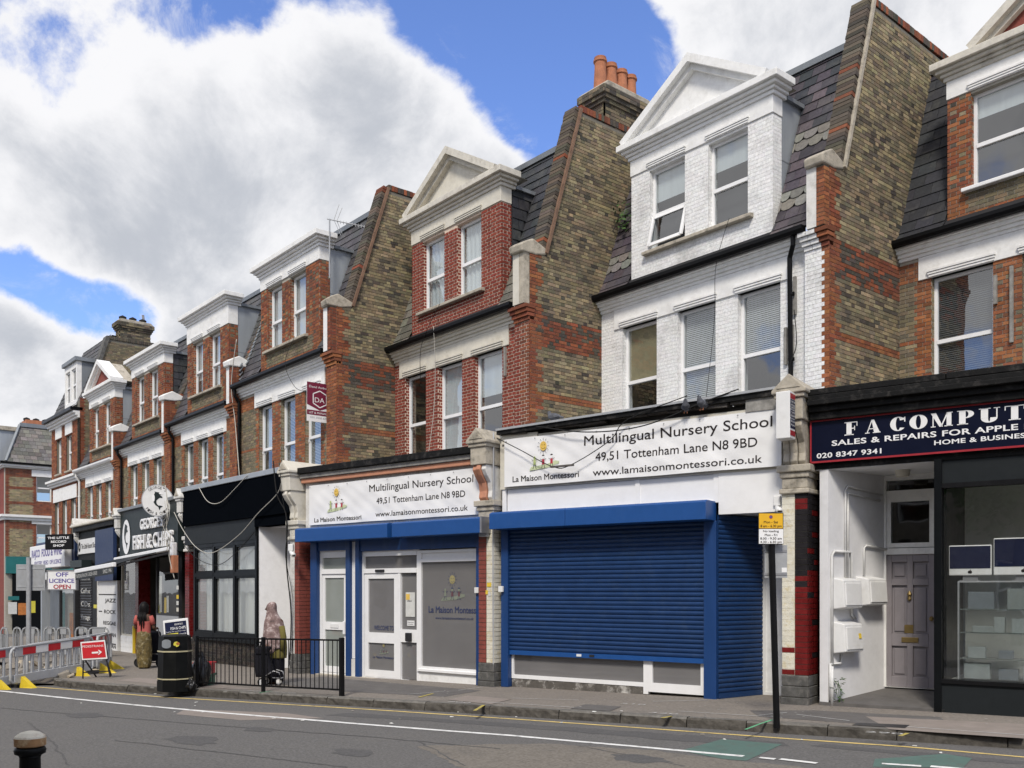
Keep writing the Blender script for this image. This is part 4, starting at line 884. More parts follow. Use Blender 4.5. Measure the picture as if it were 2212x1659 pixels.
q = MB(); q.lathe([(.005, .0), (.03, .03), (.02, .07), (.035, .1), (.01, .15)], 8, (dx0+.32, rec-.035, zf+1.25)); q.build('knocker', 'brass', dr)
q = MB(); q.lathe([(.01, -.03), (.03, -.01), (.03, .02), (.01, .04)], 10, (dx1-.03, rec-.06, zf+1.0)); q.build('door_knob', 'brass', dr)
MB().box(dx0+.25, dx0+.37, rec-.024, rec-.0205, zf+.79, zf+.91).build('taped_note', 'brass', dr)
fl = pane(t, 'glass_dark', dx0+.03, dx1, zf+2.1, 2.9, rec, 'fanlight'); q = MB(); frame_rect(q, dx0, dx1, zf+2.03, 2.95, .065, rec-.03, rec+.05); q.build('fanlight_frame', 'white_paint', fl)
pane(t, 'glass_dark', dx0+.02, dx1-.02, 3.07, 3.22, rec, 'fanlight')
sbox(t, 'lobby_back', 'interior', dx0-.3, dx1+.3, rec+.4, rec+.42, 0, 3.3)
q = MB(); q.lathe([(.085, -.09), (.10, -.04), (.10, 0)], 14, (1.25, .65, 3.27)); q.build('ceiling_lamp', 'cream_paint', t)
# display window
sbox(t, 'corner_post', 'frame_black', 1.78, 1.87, -.05, .12, -.02, 3.3)
sbox(t, 'lobby_side', 'frame_black', 1.86, 1.90, .12, rec+.2, 0.0, 3.3)
sbox(t, 'stall_riser', 'fascia_grey', 1.87, 5.6, -.03, .1, -.1, .40); sbox(t, 'window_sill', 'black_paint', 1.87, 5.6, -.06, .12, .40, .45)
sbox(t, 'transom_panel', 'fascia_grey', 1.87, 5.6, 0, .1, 2.98, 3.30); sbox(t, 'transom_rail', 'black_paint', 1.87, 5.6, -.04, .12, 2.92, 2.98)
pane(t, 'glass_shop', 1.88, 5.5, .45, 2.92, .03, 'shop_window')
sbox(t, 'shop_back', 'interior_pale', 1.9, 5.6, 1.5, 1.55, 0, 3.3); sbox(t, 'shop_floor', 'interior_pale', 1.9, 5.6, .12, 2.2, .38, .42); sbox(t, 'shop_ceiling', 'interior_pale', 1.9, 5.6, .12, 2.2, 3.22, 3.27)
# goods in the window
cab = thing('display_cabinet', 'glass display cabinet with shelves behind the computer shop window', 'cabinet', (SA[0], SA[1], 0), R(AB))
q = MB()
for x in (2.05, 3.05): 
    for y in (.10, .50): q.box(x-.012, x+.012, y-.012, y+.012, .45, 1.72)
q.box(2.04, 3.06, .09, .51, 1.70, 1.72); q.build('cabinet_frame', 'galv', cab)
for z in (.72, 1.05, 1.35): pane(cab, 'glass_film_pale', 2.05, 3.05, z, z+.012, .10, 'shelf'); MB().box(2.06, 3.04, .105, .50, z-.004, z).build('shelf', 'interior_pale', cab)
pane(cab, 'glass', 2.05, 3.05, .45, 1.7, .088, 'cabinet_glass')
for k, (x, z, w, h) in enumerate([(2.15, .73, .2, .14), (2.5, .73, .16, .1), (2.2, 1.06, .25, .08), (2.65, 1.06, .3, .18), (2.15, 1.36, .3, .22), (2.6, 1.36, .34, .26)]):
    tag(MB().box(x, x+w, .14, .30, z, z+h).build('boxed_accessory', ['paper', 'plastic_grey', 'interior_pale'][k % 3], bevel=.006), ['white box on the lowest cabinet shelf','grey box on the lowest cabinet shelf','flat pale box on the middle cabinet shelf','tall white box on the middle cabinet shelf','grey box on the top cabinet shelf','large pale box on the top cabinet shelf'][k], 'box', 'goods in the display cabinet')
def place(o, S, ang): o.location = (S[0], S[1], 0); o.rotation_euler = (0, 0, R(ang))
for o in COL.objects:
    if o.name.startswith('boxed_accessory'): place(o, SA, AB)
def imac(x0, x1, z0, z1, label):
    m = thing('desktop_computer', label, 'computer', (SA[0], SA[1], 0), R(AB)); h = z1-z0; c = (x0+x1)/2
    MB().box(x0, x1, 0.10, .13, z0, z1).build('casing', 'plastic_white', m, bevel=.012)
    MB().box(x0+.012, x1-.012, 0.096, .0999, z0+h*.23, z1-.014).build('screen', 'ink_navy', m)
    MB().hexa([(c-.09, .13, z0-.06), (c+.09, .13, z0-.06), (c+.09, .19, z0-.06), (c-.09, .19, z0-.06), (c-.08, .13, z0+.1), (c+.08, .13, z0+.1), (c+.08, .16, z0+.1), (c-.08, .16, z0+.1)]).build('stand', 'steel', m)
    MB().box(c-.12, c+.12, .09, .28, z0-.07, z0-.06).build('stand_foot', 'steel', m)
    q = MB(); disc(q, c-.008, z0+h*.11, .017, .02, .0985, 14); disc(q, c+.008, z0+h*.11, .017, .02, .0985, 14); stroke(q, [(c, z0+h*.11+.02), (c+.01, z0+h*.11+.032)], .008, 0.0984); q.build('emblem', 'ink', m)
imac(1.93, 2.43, 1.79, 2.18, 'smaller white framed desktop computer with dark screen in the shop window')
imac(2.45, 3.12, 1.79, 2.26, 'larger white framed desktop computer with dark screen in the shop window')
for k, (x, z, w, h, m_) in enumerate([(2.1, .46, .3, .2, 'paper'), (2.5, .46, .22, .14, 'plastic_grey'), (2.78, .46, .2, .22, 'sign_white'), (2.45, 1.06, .12, .2, 'paper'), (2.92, 1.36, .1, .2, 'sign_white'), (3.2, .46, .4, .5, 'paper'), (3.25, .962, .3, .3, 'plastic_grey')]):
    tag(MB().box(x, x+w, .16, .30, z, z+h).build('packaged_part', m_, bevel=.005), ['wide paper box on the cabinet floor', 'grey box on the cabinet floor', 'tall white box on the cabinet floor', 'slim paper box on the middle cabinet shelf', 'slim white box at the end of the top cabinet shelf', 'large paper carton beside the display cabinet', 'grey carton resting above the large paper carton'][k], 'box', 'goods in the display cabinet')
for o in COL.objects:
    if o.name.startswith('packaged_part'): place(o, SA, AB)
# sign board
s_ = thing('shop_sign', 'navy sign board with red border and white computer shop lettering', 'sign', (SA[0], SA[1], 0), R(AB))
MB().box(.21, 5.55, -.09, -.021, 3.37, 3.945).build('panel', 'navy_sign', s_)
q = MB(); q.box(.20, 5.55, -.10, -.088, 3.36, 3.385); q.box(.20, 5.55, -.10, -.088, 3.93, 3.955); q.box(.195, .215, -.10, -.088, 3.36, 3.955); q.build('border', 'red_trim', s_)
def fat(mb, ch, x, w, z, h, y):
    X = lambda a: x+a*w; Z = lambda b: z+b*h; rc = lambda a, b, c, d: quad(mb, [(X(a), Z(c)), (X(b), Z(c)), (X(b), Z(d)), (X(a), Z(d))], y)
    if ch == 'F': rc(.16, .56, .0, 1); rc(0, .72, 0, .07); rc(.56, 1, .93, 1); rc(0, .16, .93, 1); rc(.56, .8, .47, .54); rc(.94, 1, .66, .93); rc(.76, .82, .34, .68)
    elif ch == 'A': quad(mb, [(X(.42), Z(1)), (X(.58), Z(1)), (X(.94), Z(.05)), (X(.58), Z(.05))], y); quad(mb, [(X(.42), Z(1)), (X(.46), Z(.9)), (X(.17), Z(.05)), (X(.11), Z(.05))], y); rc(0, .3, 0, .06); rc(.5, 1, 0, .06); rc(.22, .66, .3, .36)
    elif ch == 'O': ring(mb, X(.5), Z(.5), w*.5, h*.52, w*.14, h*.46, y)
    elif ch == 'C': ring(mb, X(.5), Z(.5), w*.5, h*.52, w*.14, h*.46, y, a0=32, a1=322); rc(.88, .95, .62, .98); rc(.6, .95, .86, .92)
    elif ch == 'M': rc(0, .22, 0, .06); rc(.08, .13, .05, 1); quad(mb, [(X(0), Z(1)), (X(.24), Z(1)), (X(.56), Z(0)), (X(.40), Z(0))], y); quad(mb, [(X(.74), Z(1)), (X(.78), Z(.9)), (X(.5), Z(0)), (X(.44), Z(0))], y); rc(.72, .94, .0, 1); rc(.62, 1, 0, .06); rc(.94, 1, .94, 1)
    elif ch == 'P': rc(.12, .5, 0, 1); rc(0, .64, 0, .06); rc(0, .12, .94, 1); ring(mb, X(.5), Z(.72), w*.48, h*.28, w*.16, h*.22, y, a0=-90, a1=90)
    elif ch == 'U': rc(.1, .44, .3, 1); rc(0, .56, .94, 1); rc(.82, .88, .3, 1); rc(.7, 1, .94, 1); ring(mb, X(.49), Z(.32), w*.39, h*.34, w*.33-w*.28, h*.27, y, a0=180, a1=360)
    elif ch == 'T': rc(.32, .68, 0, 1); rc(.2, .8, 0, .06); rc(0, 1, .94, 1); rc(0, .05, .7, .94); rc(.95, 1, .7, .94)
    elif ch == 'E': rc(.14, .52, 0, 1); rc(0, 1, 0, .06); rc(0, 1, .94, 1); rc(.5, .8, .47, .53); rc(.94, 1, .06, .3); rc(.94, 1, .7, .94)
    elif ch == 'R': rc(.12, .46, 0, 1); rc(0, .58, 0, .06); ring(mb, X(.46), Z(.74), w*.42, h*.26, w*.14, h*.2, y, a0=-90, a1=90); quad(mb, [(X(.46), Z(.5)), (X(.72), Z(.5)), (X(1), Z(0)), (X(.68), Z(0))], y)
    elif ch == 'S': ring(mb, X(.5), Z(.74), w*.46, h*.27, w*.2, h*.2, y, a0=40, a1=270); ring(mb, X(.5), Z(.26), w*.46, h*.27, w*.2, h*.2, y, a0=-140, a1=90)
q = MB()
for ch, x, w in [('F', .66, .17), ('A', .93, .20), ('C', 1.25, .20), ('O', 1.49, .22), ('M', 1.75, .26), ('P', 2.06, .20), ('U', 2.31, .24), ('T', 2.60, .22), ('E', 2.9, .2), ('R', 3.16, .22), ('S', 3.44, .18)]: fat(q, ch, x, w, 3.705, .18, -.0925)
q.build('lettering', 'sign_white', s_, fix=False)
for a in (('SALES & REPAIRS FOR APPLE MAC & PC', .49, 3.62, 3.58, 3.655), ('HOME & BUSINESS SUPPORT', 1.79, 3.5, 3.475, 3.535), ('020 8347 9341', .285, 1.14, 3.425, 3.495)): text('lettering_line', *a, -.0925, 'sign_white', s_, off=.022, space=1.05)

# projecting box sign on the pilaster
s_ = thing('projecting_sign', 'white projecting box sign with striped text panels on the pilaster', 'sign', (SA[0], SA[1], 0), R(AB))
MB().box(-.11, .085, -.62, -.40, 3.66, 4.30).build('box', 'plastic_white', s_, bevel=.01)
for z0, z1 in ((4.06, 4.19), (3.94, 4.045), (3.80, 3.925)): MB().box(.086, .089, -.61, -.41, z0, z1).build('text_panel', 'ink_navy', s_)
for z0, z1 in ((4.20, 4.27), (3.70, 3.77)): MB().box(.086, .089, -.61, -.41, z0, z1).build('red_panel', 'red_trim', s_)
for k, z in enumerate((4.145, 4.10, 4.065, 4.0, 3.955, 3.88, 3.83)): text('lettering', ['COMPUTERS', 'HOME & BUS.', 'SUPPORT', 'I.T. SUPPORT', 'REPAIRS', '020 8347', '9341'][k], 0, 1, 0, 1, 0, 'sign_white', s_, off=.02, fn=lambda a, b, z=z: (.0912, -.60+a*.18, z+b*.028))
MB().box(-.06, .02, -.40, -.15, 3.92, 3.98).build('bracket', 'dark_steel', s_)

# ---- B : shuttered nursery front
t = thing('shop', 'nursery front with wide closed blue roller shutter under a blue hood', 'shop', (SA[0], SA[1], 0), R(AB), 'row of shop fronts')
shop_roof(t, SA, AB, [(-12.6, 10.15), (-13.44, 11.95), (-13.44, 13.70), (-8.2, 13.70), (-7.9, 12.9), (-7.5, 11.5)], 4.28)
sbox(t, 'fascia', 'cream_paint', -5.13, -.19, -.06, .25, 3.33, 4.22)
sbox(t, 'fascia_void', 'interior', -5.1, -.2, .0, .3, 4.22, 4.30)
rw = random.Random(4)
for k in range(9):
    a = -5.0+k*.5+rw.uniform(-.05, .05); b = a+rw.uniform(.45, .7); z = 4.24+rw.uniform(-.02, .05)+k*.006
    MB().hexa([(a, -.12, z), (b, -.13, z+rw.uniform(-.02, .03)), (b, .1, z), (a, .1, z), (a, -.11, z+.07), (b, -.12, z+.08), (b, .1, z+.07), (a, .1, z+.07)]).build('broken_board', 'rotten_wood', t, fix=True)
MB().hexa([(-5.13, -.2, 4.325), (-.2, -.2, 4.44), (-.2, .2, 4.44), (-5.13, .2, 4.325), (-5.13, -.2, 4.36), (-.2, -.2, 4.475), (-.2, .2, 4.475), (-5.13, .2, 4.36)]).build('edge_trim', 'galv', t)
MB().hexa([(-5.13, -.17, 4.26), (-.2, -.17, 4.36), (-.2, .15, 4.36), (-5.13, .15, 4.26), (-5.13, -.17, 4.322), (-.2, -.17, 4.437), (-.2, .15, 4.437), (-5.13, .15, 4.322)]).build('edge_board', 'black_wood', t)
sbox(t, 'patch_board', 'grey_timber', -.72, -.26, -.135, -.07, 4.17, 4.40); MB().box(-5.08, -4.35, -.09, -.061, 4.10, 4.25).build('patch_board', 'cream_paint', t)
for a, b in ((-5.0, -2.55), (-2.47, -1.24)): MB().box(a, b, -.02, .1, 2.93, 3.325).build('upper_panel', 'upvc', t)
q = MB()
for x in (-5.06, -2.51, -1.21): q.box(x-.04, x+.04, -.04, .1, 2.9, 3.328)
q.box(-5.02, -1.25, -.045, .1, 2.9, 2.93); q.build('mullion', 'upvc', t)
sbox(t, 'lobby_fascia', 'upvc', -1.165, -.17, -.05, .08, 2.72, 3.328)
h_ = MB(); h_.prism([(-.40, 2.63), (.0, 2.63), (.0, 2.92), (-.34, 2.92), (-.40, 2.89)], lambda a, b, d: (d, a, b), -5.12, -3.62); h_.build('hood', 'hood_blue', t, bevel=.008)
h_ = MB(); h_.prism([(-.40, 2.63), (.0, 2.63), (.0, 2.92), (-.34, 2.92), (-.40, 2.89)], lambda a, b, d: (d, a, b), -3.614, -1.22); h_.build('hood', 'hood_blue', t, bevel=.008)
sh = MB().box(-4.96, -1.40, -.025, .012, .50, .575).build('roller_shutter', 'hood_blue', t, label='closed blue roller shutter over the nursery window')
slats(sh, -4.965, -1.395, .577, 2.64, 'shutter_blue')
for x in (-3.62, -3.38): MB().box(x, x+.09, -.032, -.0255, .52, .56).build('lock', 'plastic_white' if x < -3.5 else 'dark_steel', sh)
for a, b in ((-5.11, -4.965), (-1.395, -1.20)): MB().box(a, b, -.07, .06, -.06, 2.63).build('guide_post', 'post_blue', t, bevel=.008)
q = MB(); q.box(-4.96, -2.44, .04, .12, .09, .155); q.box(-4.96, -4.92, .04, .12, .155, .6); q.box(-2.44, -2.36, .03, .12, -.02, .6); q.build('window_frame', 'upvc', t)
pane(t, 'glass_film', -4.92, -2.44, .155, .52, .07, 'shop_window')
sbox(t, 'stall_riser', 'peeled_base', -4.96, -2.44, .05, .15, -.1, .088)
dr = MB(); frame_rect(dr, -2.36, -1.41, .02, 2.3, .075, .03, .1, .14); dr = dr.build('door', 'upvc', t); pane(dr, 'glass_film', -2.28, -1.49, .16, .6, .06)
q = MB(); q.box(-5.1, -1.2, 1.0, 1.05, -.1, 3.3); q.build('shop_back', 'interior_pale', t)
# splayed side shutter and lobby
p0 = (-1.20, -.03); p1 = (-.86, .92); ln = math.hypot(p1[0]-p0[0], p1[1]-p0[1]); ux, uy = (p1[0]-p0[0])/ln, (p1[1]-p0[1])/ln
fs = lambda d, y, z: (p0[0]+ux*d-uy*(-y), p0[1]+uy*d+ux*y*1.0, z) if False else (p0[0]+ux*d - uy*y, p0[1]+uy*d+ux*y, z)
q = MB(); q.hexa([fs(*p) for p in [(.02, -.02, -.01), (ln, -.02, -.01), (ln, .012, -.01), (.02, .012, -.01), (.02, -.02, .07), (ln, -.02, .07), (ln, .012, .07), (.02, .012, .07)]]); s2 = q.build('side_shutter', 'shutter_blue', t)
slats(s2, .02, ln, .072, 2.72, 'shutter_blue', fn=fs)
sbox(t, 'lobby_ceiling', 'upvc', -1.16, -.18, .08, 1.1, 2.74, 2.79)
q = MB(); frame_rect(q, -.86, -.33, -.02, 2.74, .05, .93, 1.03, .05); d2 = q.build('lobby_door', 'plastic_white', t); MB().box(-.81, -.38, .95, 1.0, .03, 2.69).build('door_leaf', 'white_paint', d2)
MB().box(-.72, -.705, .93, .949, .95, 1.1).build('handle', 'dark_steel', d2); MB().box(-.52, -.39, .94, .9499, .78, .80).build('letter_plate', 'steel', d2)
MB().hexa([(-.33, .98, -.05), (-.19, .12, -.05), (-.17, .12, -.05), (-.28, .98, -.05), (-.33, .98, 2.74), (-.19, .12, 2.74), (-.17, .12, 2.74), (-.28, .98, 2.74)]).build('lobby_wall', 'wall_white', t)
# ---- banners
def logo(th, cx, cz, s, y, dim=False):
    sun = 'film_sun' if dim else 'sun_yellow'; q = MB(); disc(q, cx, cz+.30*s, .085*s, .10*s, y); q.build('sun_emblem', sun, th, fix=False)
    q = MB()
    for a in range(0, 360, 30): stroke(q, [(cx+.105*s*math.cos(R(a)), cz+.30*s+.125*s*math.sin(R(a))), (cx+.15*s*math.cos(R(a)), cz+.30*s+.175*s*math.sin(R(a)))], .008*s, y)
    stroke(q, [(cx+.05*s*math.cos(R(a)), cz+.29*s+.05*s*math.sin(R(a))) for a in range(200, 341, 20)], .008*s, y-.001)
    for e in (-.03, .03): disc(q, cx+e*s, cz+.325*s, .008*s, .012*s, y-.001, 8)
    for k, x in enumerate((-.22, 0, .21)):
        c = cx+x*s; stroke(q, [(c-.075*s, cz+.03*s), (c-.03*s, cz), (c+.03*s, cz), (c+.075*s, cz+.03*s)], .010*s, y-.001)
        for e in (-.02, .02): stroke(q, [(c+e*s, cz-.07*s), (c+e*1.6*s, cz-.16*s), (c+e*2.6*s, cz-.165*s)], .011*s, y-.001)
        if k: disc(q, c, cz+.085*s, .034*s, .03*s, y-.001, 12, 0, 180)
    q.build('logo_line_art', 'film_print' if dim else 'ink', th, fix=False)
    for k, (x, m) in enumerate(((-.22, 'kid_green'), (0, 'kid_red'), (.21, 'kid_red'))):
        q = MB(); c = cx+x*s; quad(q, [(c-.026*s, cz+.02*s), (c-.032*s, cz-.09*s), (c+.032*s, cz-.09*s), (c+.026*s, cz+.02*s)], y-.0015); q.build('figure_body', ('film_grass' if k == 0 else 'film_red') if dim else m, th, fix=False)
        q = MB(); disc(q, c, cz+.06*s, .030*s, .036*s, y-.0005, 14); q.build('figure_head', ('film_grass' if dim else ('kid_green' if k == 0 else 'sign_white')), th, fix=False)
    q = MB(); pts = [(cx-.36*s, cz-.20*s), (cx-.30*s, cz-.12*s), (cx-.12*s, cz-.11*s), (cx+.1*s, cz-.09*s), (cx+.3*s, cz-.03*s), (cx+.40*s, cz-.05*s), (cx+.38*s, cz-.10*s), (cx+.1*s, cz-.17*s), (cx-.15*s, cz-.19*s)]; quad(q, pts, y+.0008); q.build('grass_emblem', 'film_grass' if dim else 'grass_print', th, fix=False)
def banner(S, ang, x0, x1, z0, z1, y, label, tx, logo_at, brand):
    b = thing('banner', label, 'banner', (S[0], S[1], 0), R(ang), 'nursery banners'); W = x1-x0; Hh = z1-z0
    rp = [random.Random(7).uniform(0, 6) for k in range(8)]
    def wv(i, j):
        e = max(0, min(i, 1-i, j*.6, (1-j)*.6)); return (.005*math.sin(i*46+j*5)*(1-j)+.004*math.sin((i*30-j*9)+1.3)+.004*math.sin(j*7+i*15)+.003*math.sin(i*80+j*21))*min(1, e*14)
    def f(i, j): return (x0+W*i, y+wv(i, j), z0+Hh*j+(.008*math.sin(i*22) if j > .5 else .006*math.sin(i*17+1))*abs(j-.5))
    yw = lambda X, Z: y+wv((X-x0)/W, (Z-z0)/Hh)-.0035
    MB().grid(90, 18, f).build('sheet', 'banner', b, smooth=True, fix=False)
    yt = y-.0150
    for s_, a, c, zz0, zz1 in tx: text('lettering_line', s_, a, c, zz0, zz1, yt, 'ink', b, off=.006, yf=yw)
    q = MB(); text_into(q, 'La Maison Montessori', *brand, yt, off=.014, yf=yw); q.build('brand_lettering', 'ink', b, fix=False)
    logo(b, *logo_at, yt)
    n = 9
    for k in range(n):
        q = MB(); xx = x0+.05+(W-.1)*k/(n-1)
        ring(q, xx, z1-.035, .011, .011, .005, .005, y-.02, 10); q.build('eyelet', 'dark_steel', b, fix=False)
    return b
banner(SA, AB, -5.0, -.2, 3.36, 4.17, -.12, 'wide white nursery school banner above the wide blue shutter', [('Multilingual Nursery School', -3.42, -.33, 3.93, 4.09), ('49,51 Tottenham Lane N8 9BD', -3.22, -.55, 3.665, 3.805), ('www.lamaisonmontessori.co.uk', -3.26, -.48, 3.43, 3.545)], (-4.2, 3.76, .78), (-4.83, -3.52, 3.435, 3.535))
# banner C keeps the text in the same layout
banner(SB, AC, -4.78, -.17, 2.93, 3.74, -.11, 'narrower white nursery school banner above the glazed nursery entrance', [('Multilingual Nursery School', -2.98, -.33, 3.50, 3.64), ('49,51 Tottenham Lane N8 9BD', -2.78, -.52, 3.255, 3.375), ('www.lamaisonmontessori.co.uk', -2.82, -.46, 3.01, 3.115)], (-3.93, 3.32, .78), (-4.62, -3.2, 2.985, 3.075))

# ---- C : glazed nursery front
t = thing('shop', 'nursery front with white glazed doors and window under a blue hood', 'shop', (SB[0], SB[1], 0), R(AC), 'row of shop fronts')
shop_roof(t, SB, AC, [(-17.7, 9.1), (-18.38, 10.5), (-18.38, 11.84), (-13.47, 11.84), (-13.3, 11.2), (-12.65, 10.15)], 4.0)
sbox(t, 'fascia', 'old_white', -4.95, -.18, -.06, .25, 2.86, 3.80)
for nm, m, z0, z1, o in (('picture_rail', 'peach', 3.80, 3.89, .16), ('weathered_board', 'grey_timber', 3.892, 3.985, .20), ('roof_felt', 'black_wood', 3.987, 4.11, .26)): MB().box(-4.98, -.17, -o, .25, z0, z1).build(nm, m, t, bevel=.01)
for a, b in ((-5.0, -2.2), (-2.194, .06)): q = MB(); q.prism([(-.40, 2.58), (.0, 2.58), (.0, 2.858), (-.34, 2.858), (-.40, 2.83)], lambda u_, v_, d: (d, u_, v_), a+.12, b); q.build('hood', 'hood_blue', t, bevel=.008)
MB().box(.062, .10, -.40, 0, 2.58, 2.858).build('hood_end', 'steel', t)
for a, b in ((-4.80, -4.60), (-3.72, -3.60), (-3.44, -3.33), (-.31, -.17)): MB().box(a, b, -.07, .08, -.15, 2.58).build('guide_post', 'post_blue', t, bevel=.008)
sbox(t, 'guide_rail', 'post_blue', -4.6, -3.72, -.04, .05, 2.40, 2.58); sbox(t, 'guide_rail', 'post_blue', -3.33, -.31, -.04, .05, 2.36, 2.58)
sbox(t, 'infill_panel', 'upvc', -3.60, -3.44, .0, .06, .25, 2.56); sbox(t, 'infill_base', 'old_white', -3.60, -3.44, -.02, .06, -.15, .24)
# left door
q = MB(); frame_rect(q, -4.6, -3.72, -.10, 2.40, .07, .02, .1, .03); q.box(-4.53, -3.79, .0, .1, 1.93, 2.03); q.box(-4.53, -3.79, .02, .1, 2.26, 2.33); fd_ = q.build('door_frame', 'upvc', t)
pane(fd_, 'glass_film_pale', -4.53, -3.79, 2.03, 2.26, .06); pane(fd_, 'glass_film_pale', -4.53, -3.79, 2.33, 2.36, .05)
q = MB(); frame_rect(q, -4.525, -3.795, -.06, 1.925, .075, .025, .085, .12); q.box(-4.45, -3.87, .025, .085, .80, .96); dr = q.build('door', 'upvc', t)
pane(dr, 'glass_film_pale', -4.45, -3.87, .96, 1.85, .05); pane(dr, 'glass_film_pale', -4.45, -3.87, .06, .80, .05)
MB().box(-4.27, -4.03, .012, .0245, .84, .92).build('letter_box', 'plastic_white', dr, bevel=.004); MB().box(-3.86, -3.80, -.02, .0245, .72, .98).build('handle', 'upvc', dr, bevel=.006)
# main door and side light
q = MB(); frame_rect(q, -3.33, -1.78, -.12, 2.36, .06, .02, .12, .03); q.box(-3.27, -1.84, .0, .12, 1.93, 2.02); q.box(-3.27, -1.84, .01, .12, 2.26, 2.36); q.box(-2.33, -2.26, .01, .12, -.09, 1.93); q.box(-2.26, -1.84, .02, .1, .62, .86); f2 = q.build('door_frame', 'upvc', t)
pane(f2, 'glass_film', -3.27, -1.84, 2.02, 2.26, .06)
pane(f2, 'glass_film', -2.26, -1.84, -.08, .62, .06, 'side_light'); pane(f2, 'glass_film', -2.26, -1.84, .86, 1.93, .06, 'side_light')
q = MB(); frame_rect(q, -3.26, -2.34, -.085, 1.925, .10, .02, .09, .14); q.box(-3.16, -2.44, .02, .09, .58, .78); dr = q.build('door', 'upvc', t)
pane(dr, 'glass_film', -3.16, -2.44, .78, 1.825, .05); pane(dr, 'glass_film', -3.16, -2.44, .055, .58, .05)
text('door_lettering', 'WELCOME TO', -3.02, -2.47, .83, .92, .046, 'film_print', dr, off=.02); text('door_lettering', 'La Maison Montessori', -3.05, -2.46, .28, .33, .046, 'film_print', dr, off=.02)
logo(dr, -2.75, .43, .34, .044, True)
MB().box(-2.92, -2.68, -.03, .015, 1.95, 2.0).build('door_sensor', 'dark_steel', f2, bevel=.01); MB().box(-2.10, -1.96, -.03, .018, .64, .80).build('entry_keypad', 'dark_steel', f2, bevel=.008)
MB().box(-2.16, -1.92, .05, .055, 1.10, 1.56).build('poster', 'paper', f2); MB().box(-2.15, -2.05, .048, .0499, 1.42, 1.53).build('poster_print', 'sun_yellow', f2); MB().box(-2.12, -1.93, .05, .055, .93, 1.03).build('notice', 'plastic_white', f2)
q = MB(); text_into(q, 'SPRING', -2.11, -2.0, 1.385, 1.41, .0485, off=.02); text_into(q, 'Please return', -2.10, -1.95, .99, 1.005, .0485, off=.01); text_into(q, 'the buzzer', -2.09, -1.96, .955, .97, .0485, off=.01); q.build('notice_print', 'ink', f2, fix=False)
# window
q = MB(); frame_rect(q, -1.78, -.31, .14, 2.34, .05, .02, .12); q.box(-1.73, -.36, .02, .12, 2.12, 2.18); w_ = q.build('window_frame', 'upvc', t); pane(w_, 'glass_film', -1.73, -.36, .19, 2.12, .06); MB().box(-1.73, -.36, .05, .09, 2.18, 2.29).build('panel', 'upvc', w_)
sbox(t, 'stall_riser', 'white_paint', -1.78, -.31, .03, .14, -.16, .10); sbox(t, 'window_sill', 'upvc', -1.80, -.31, -.02, .12, .10, .14)
logo(w_, -.98, 1.56, .78, .055, True); text('window_lettering', 'La Maison Montessori', -1.57, -.24, 1.19, 1.31, .055, 'film_print', w_, off=.022); text('window_lettering', 'www.lamaisonmontessori.co.uk', -1.40, -.47, 1.07, 1.12, .055, 'film_print', w_, off=.012)
sbox(t, 'shop_back', 'interior_pale', -4.7, -.2, .9, .95, -.2, 2.9); sbox(t, 'step', 'stone', -4.6, -1.8, -.12, .05, -.2, -.10)
# ---- D : black fronted shop
t = thing('shop', 'black fascia shop with dark framed windows and white recessed lobby', 'shop', (SC[0], SC[1], 0), R(AD), 'row of shop fronts')
shop_roof(t, SC, AD, [(-23.95, 8.95), (-23.95, 10.4), (-18.4, 10.4), (-18.2, 9.95), (-17.8, 9.1)], 4.18)
for a, b in ((-6.05, -3.25), (-3.244, -.19)): MB().box(a, b, -.10, .2, 3.24, 4.12).build('fascia_panel', 'fascia_black', t)
MB().box(-6.1, -.18, -.13, .25, 4.12, 4.24).build('lead_flashing', 'zinc', t, bevel=.01)
MB().box(-6.05, -2.03, -.04, .2, 2.75, 3.24).build('lower_panel', 'fascia_grey', t); MB().box(-2.03, -.19, -.06, .2, 3.02, 3.24).build('lower_panel', 'fascia_black', t)
q = MB(); xs = [-5.5, -4.35, -3.19, -2.03]
for x in xs: q.box(x-.05, x+.05, -.02, .10, .45, 2.75)
q.box(-5.45, -2.08, -.02, .1, .45, .56); q.box(-5.45, -2.08, -.02, .1, 2.66, 2.75); q.box(-5.45, -2.08, -.02, .1, 1.93, 2.03); wf_ = q.build('window_frame', 'frame_black', t)
for a, b in zip(xs[:-1], xs[1:]):
    for z0, z1 in ((.56, 1.93), (2.03, 2.66)):
        q = MB(); frame_rect(q, a+.05, b-.05, z0, z1, .05, .0, .08); s1 = q.build('sash', 'frame_black', wf_); pane(wf_, 'glass_net', a+.10, b-.10, z0+.05, z1-.05, .05)
q = MB(); q.grid(60, 2, lambda i, j: (-5.45+3.4*i, .30+.03*math.sin(i*60), .5+2.2*j)); q.build('net_curtain', 'curtain', t, smooth=True, fix=False)
sbox(t, 'window_sill', 'frame_black', -5.55, -2.0, -.05, .1, .38, .45)
wfm = lambda p: Vector(p)+Vector((SC[0], SC[1], 0)); B = Bricks(wfm)
B.lay(lambda x, y, z: (x, y+.03, z), -5.95, -2.0, -.25, .38, lambda x, z, w: pick([(.05, .042, .036), (.07, .058, .048), (.038, .034, .032)])); sbox(t, 'stall_riser', 'mortar', -5.95, -2.0, .035, .2, -.3, .38); B.finish(t, 300)
sbox(t, 'door_jamb', 'frame_black', -2.02, -1.93, -.06, .3, -.25, 2.82)
MB().hexa([(-1.93, .0, -.25), (-1.90, .0, -.25), (-1.2, 1.3, -.25), (-1.25, 1.3, -.25), (-1.93, 0, 3.02), (-1.9, 0, 3.02), (-1.2, 1.3, 3.02), (-1.25, 1.3, 3.02)]).build('lobby_wall', 'wall_white', t)
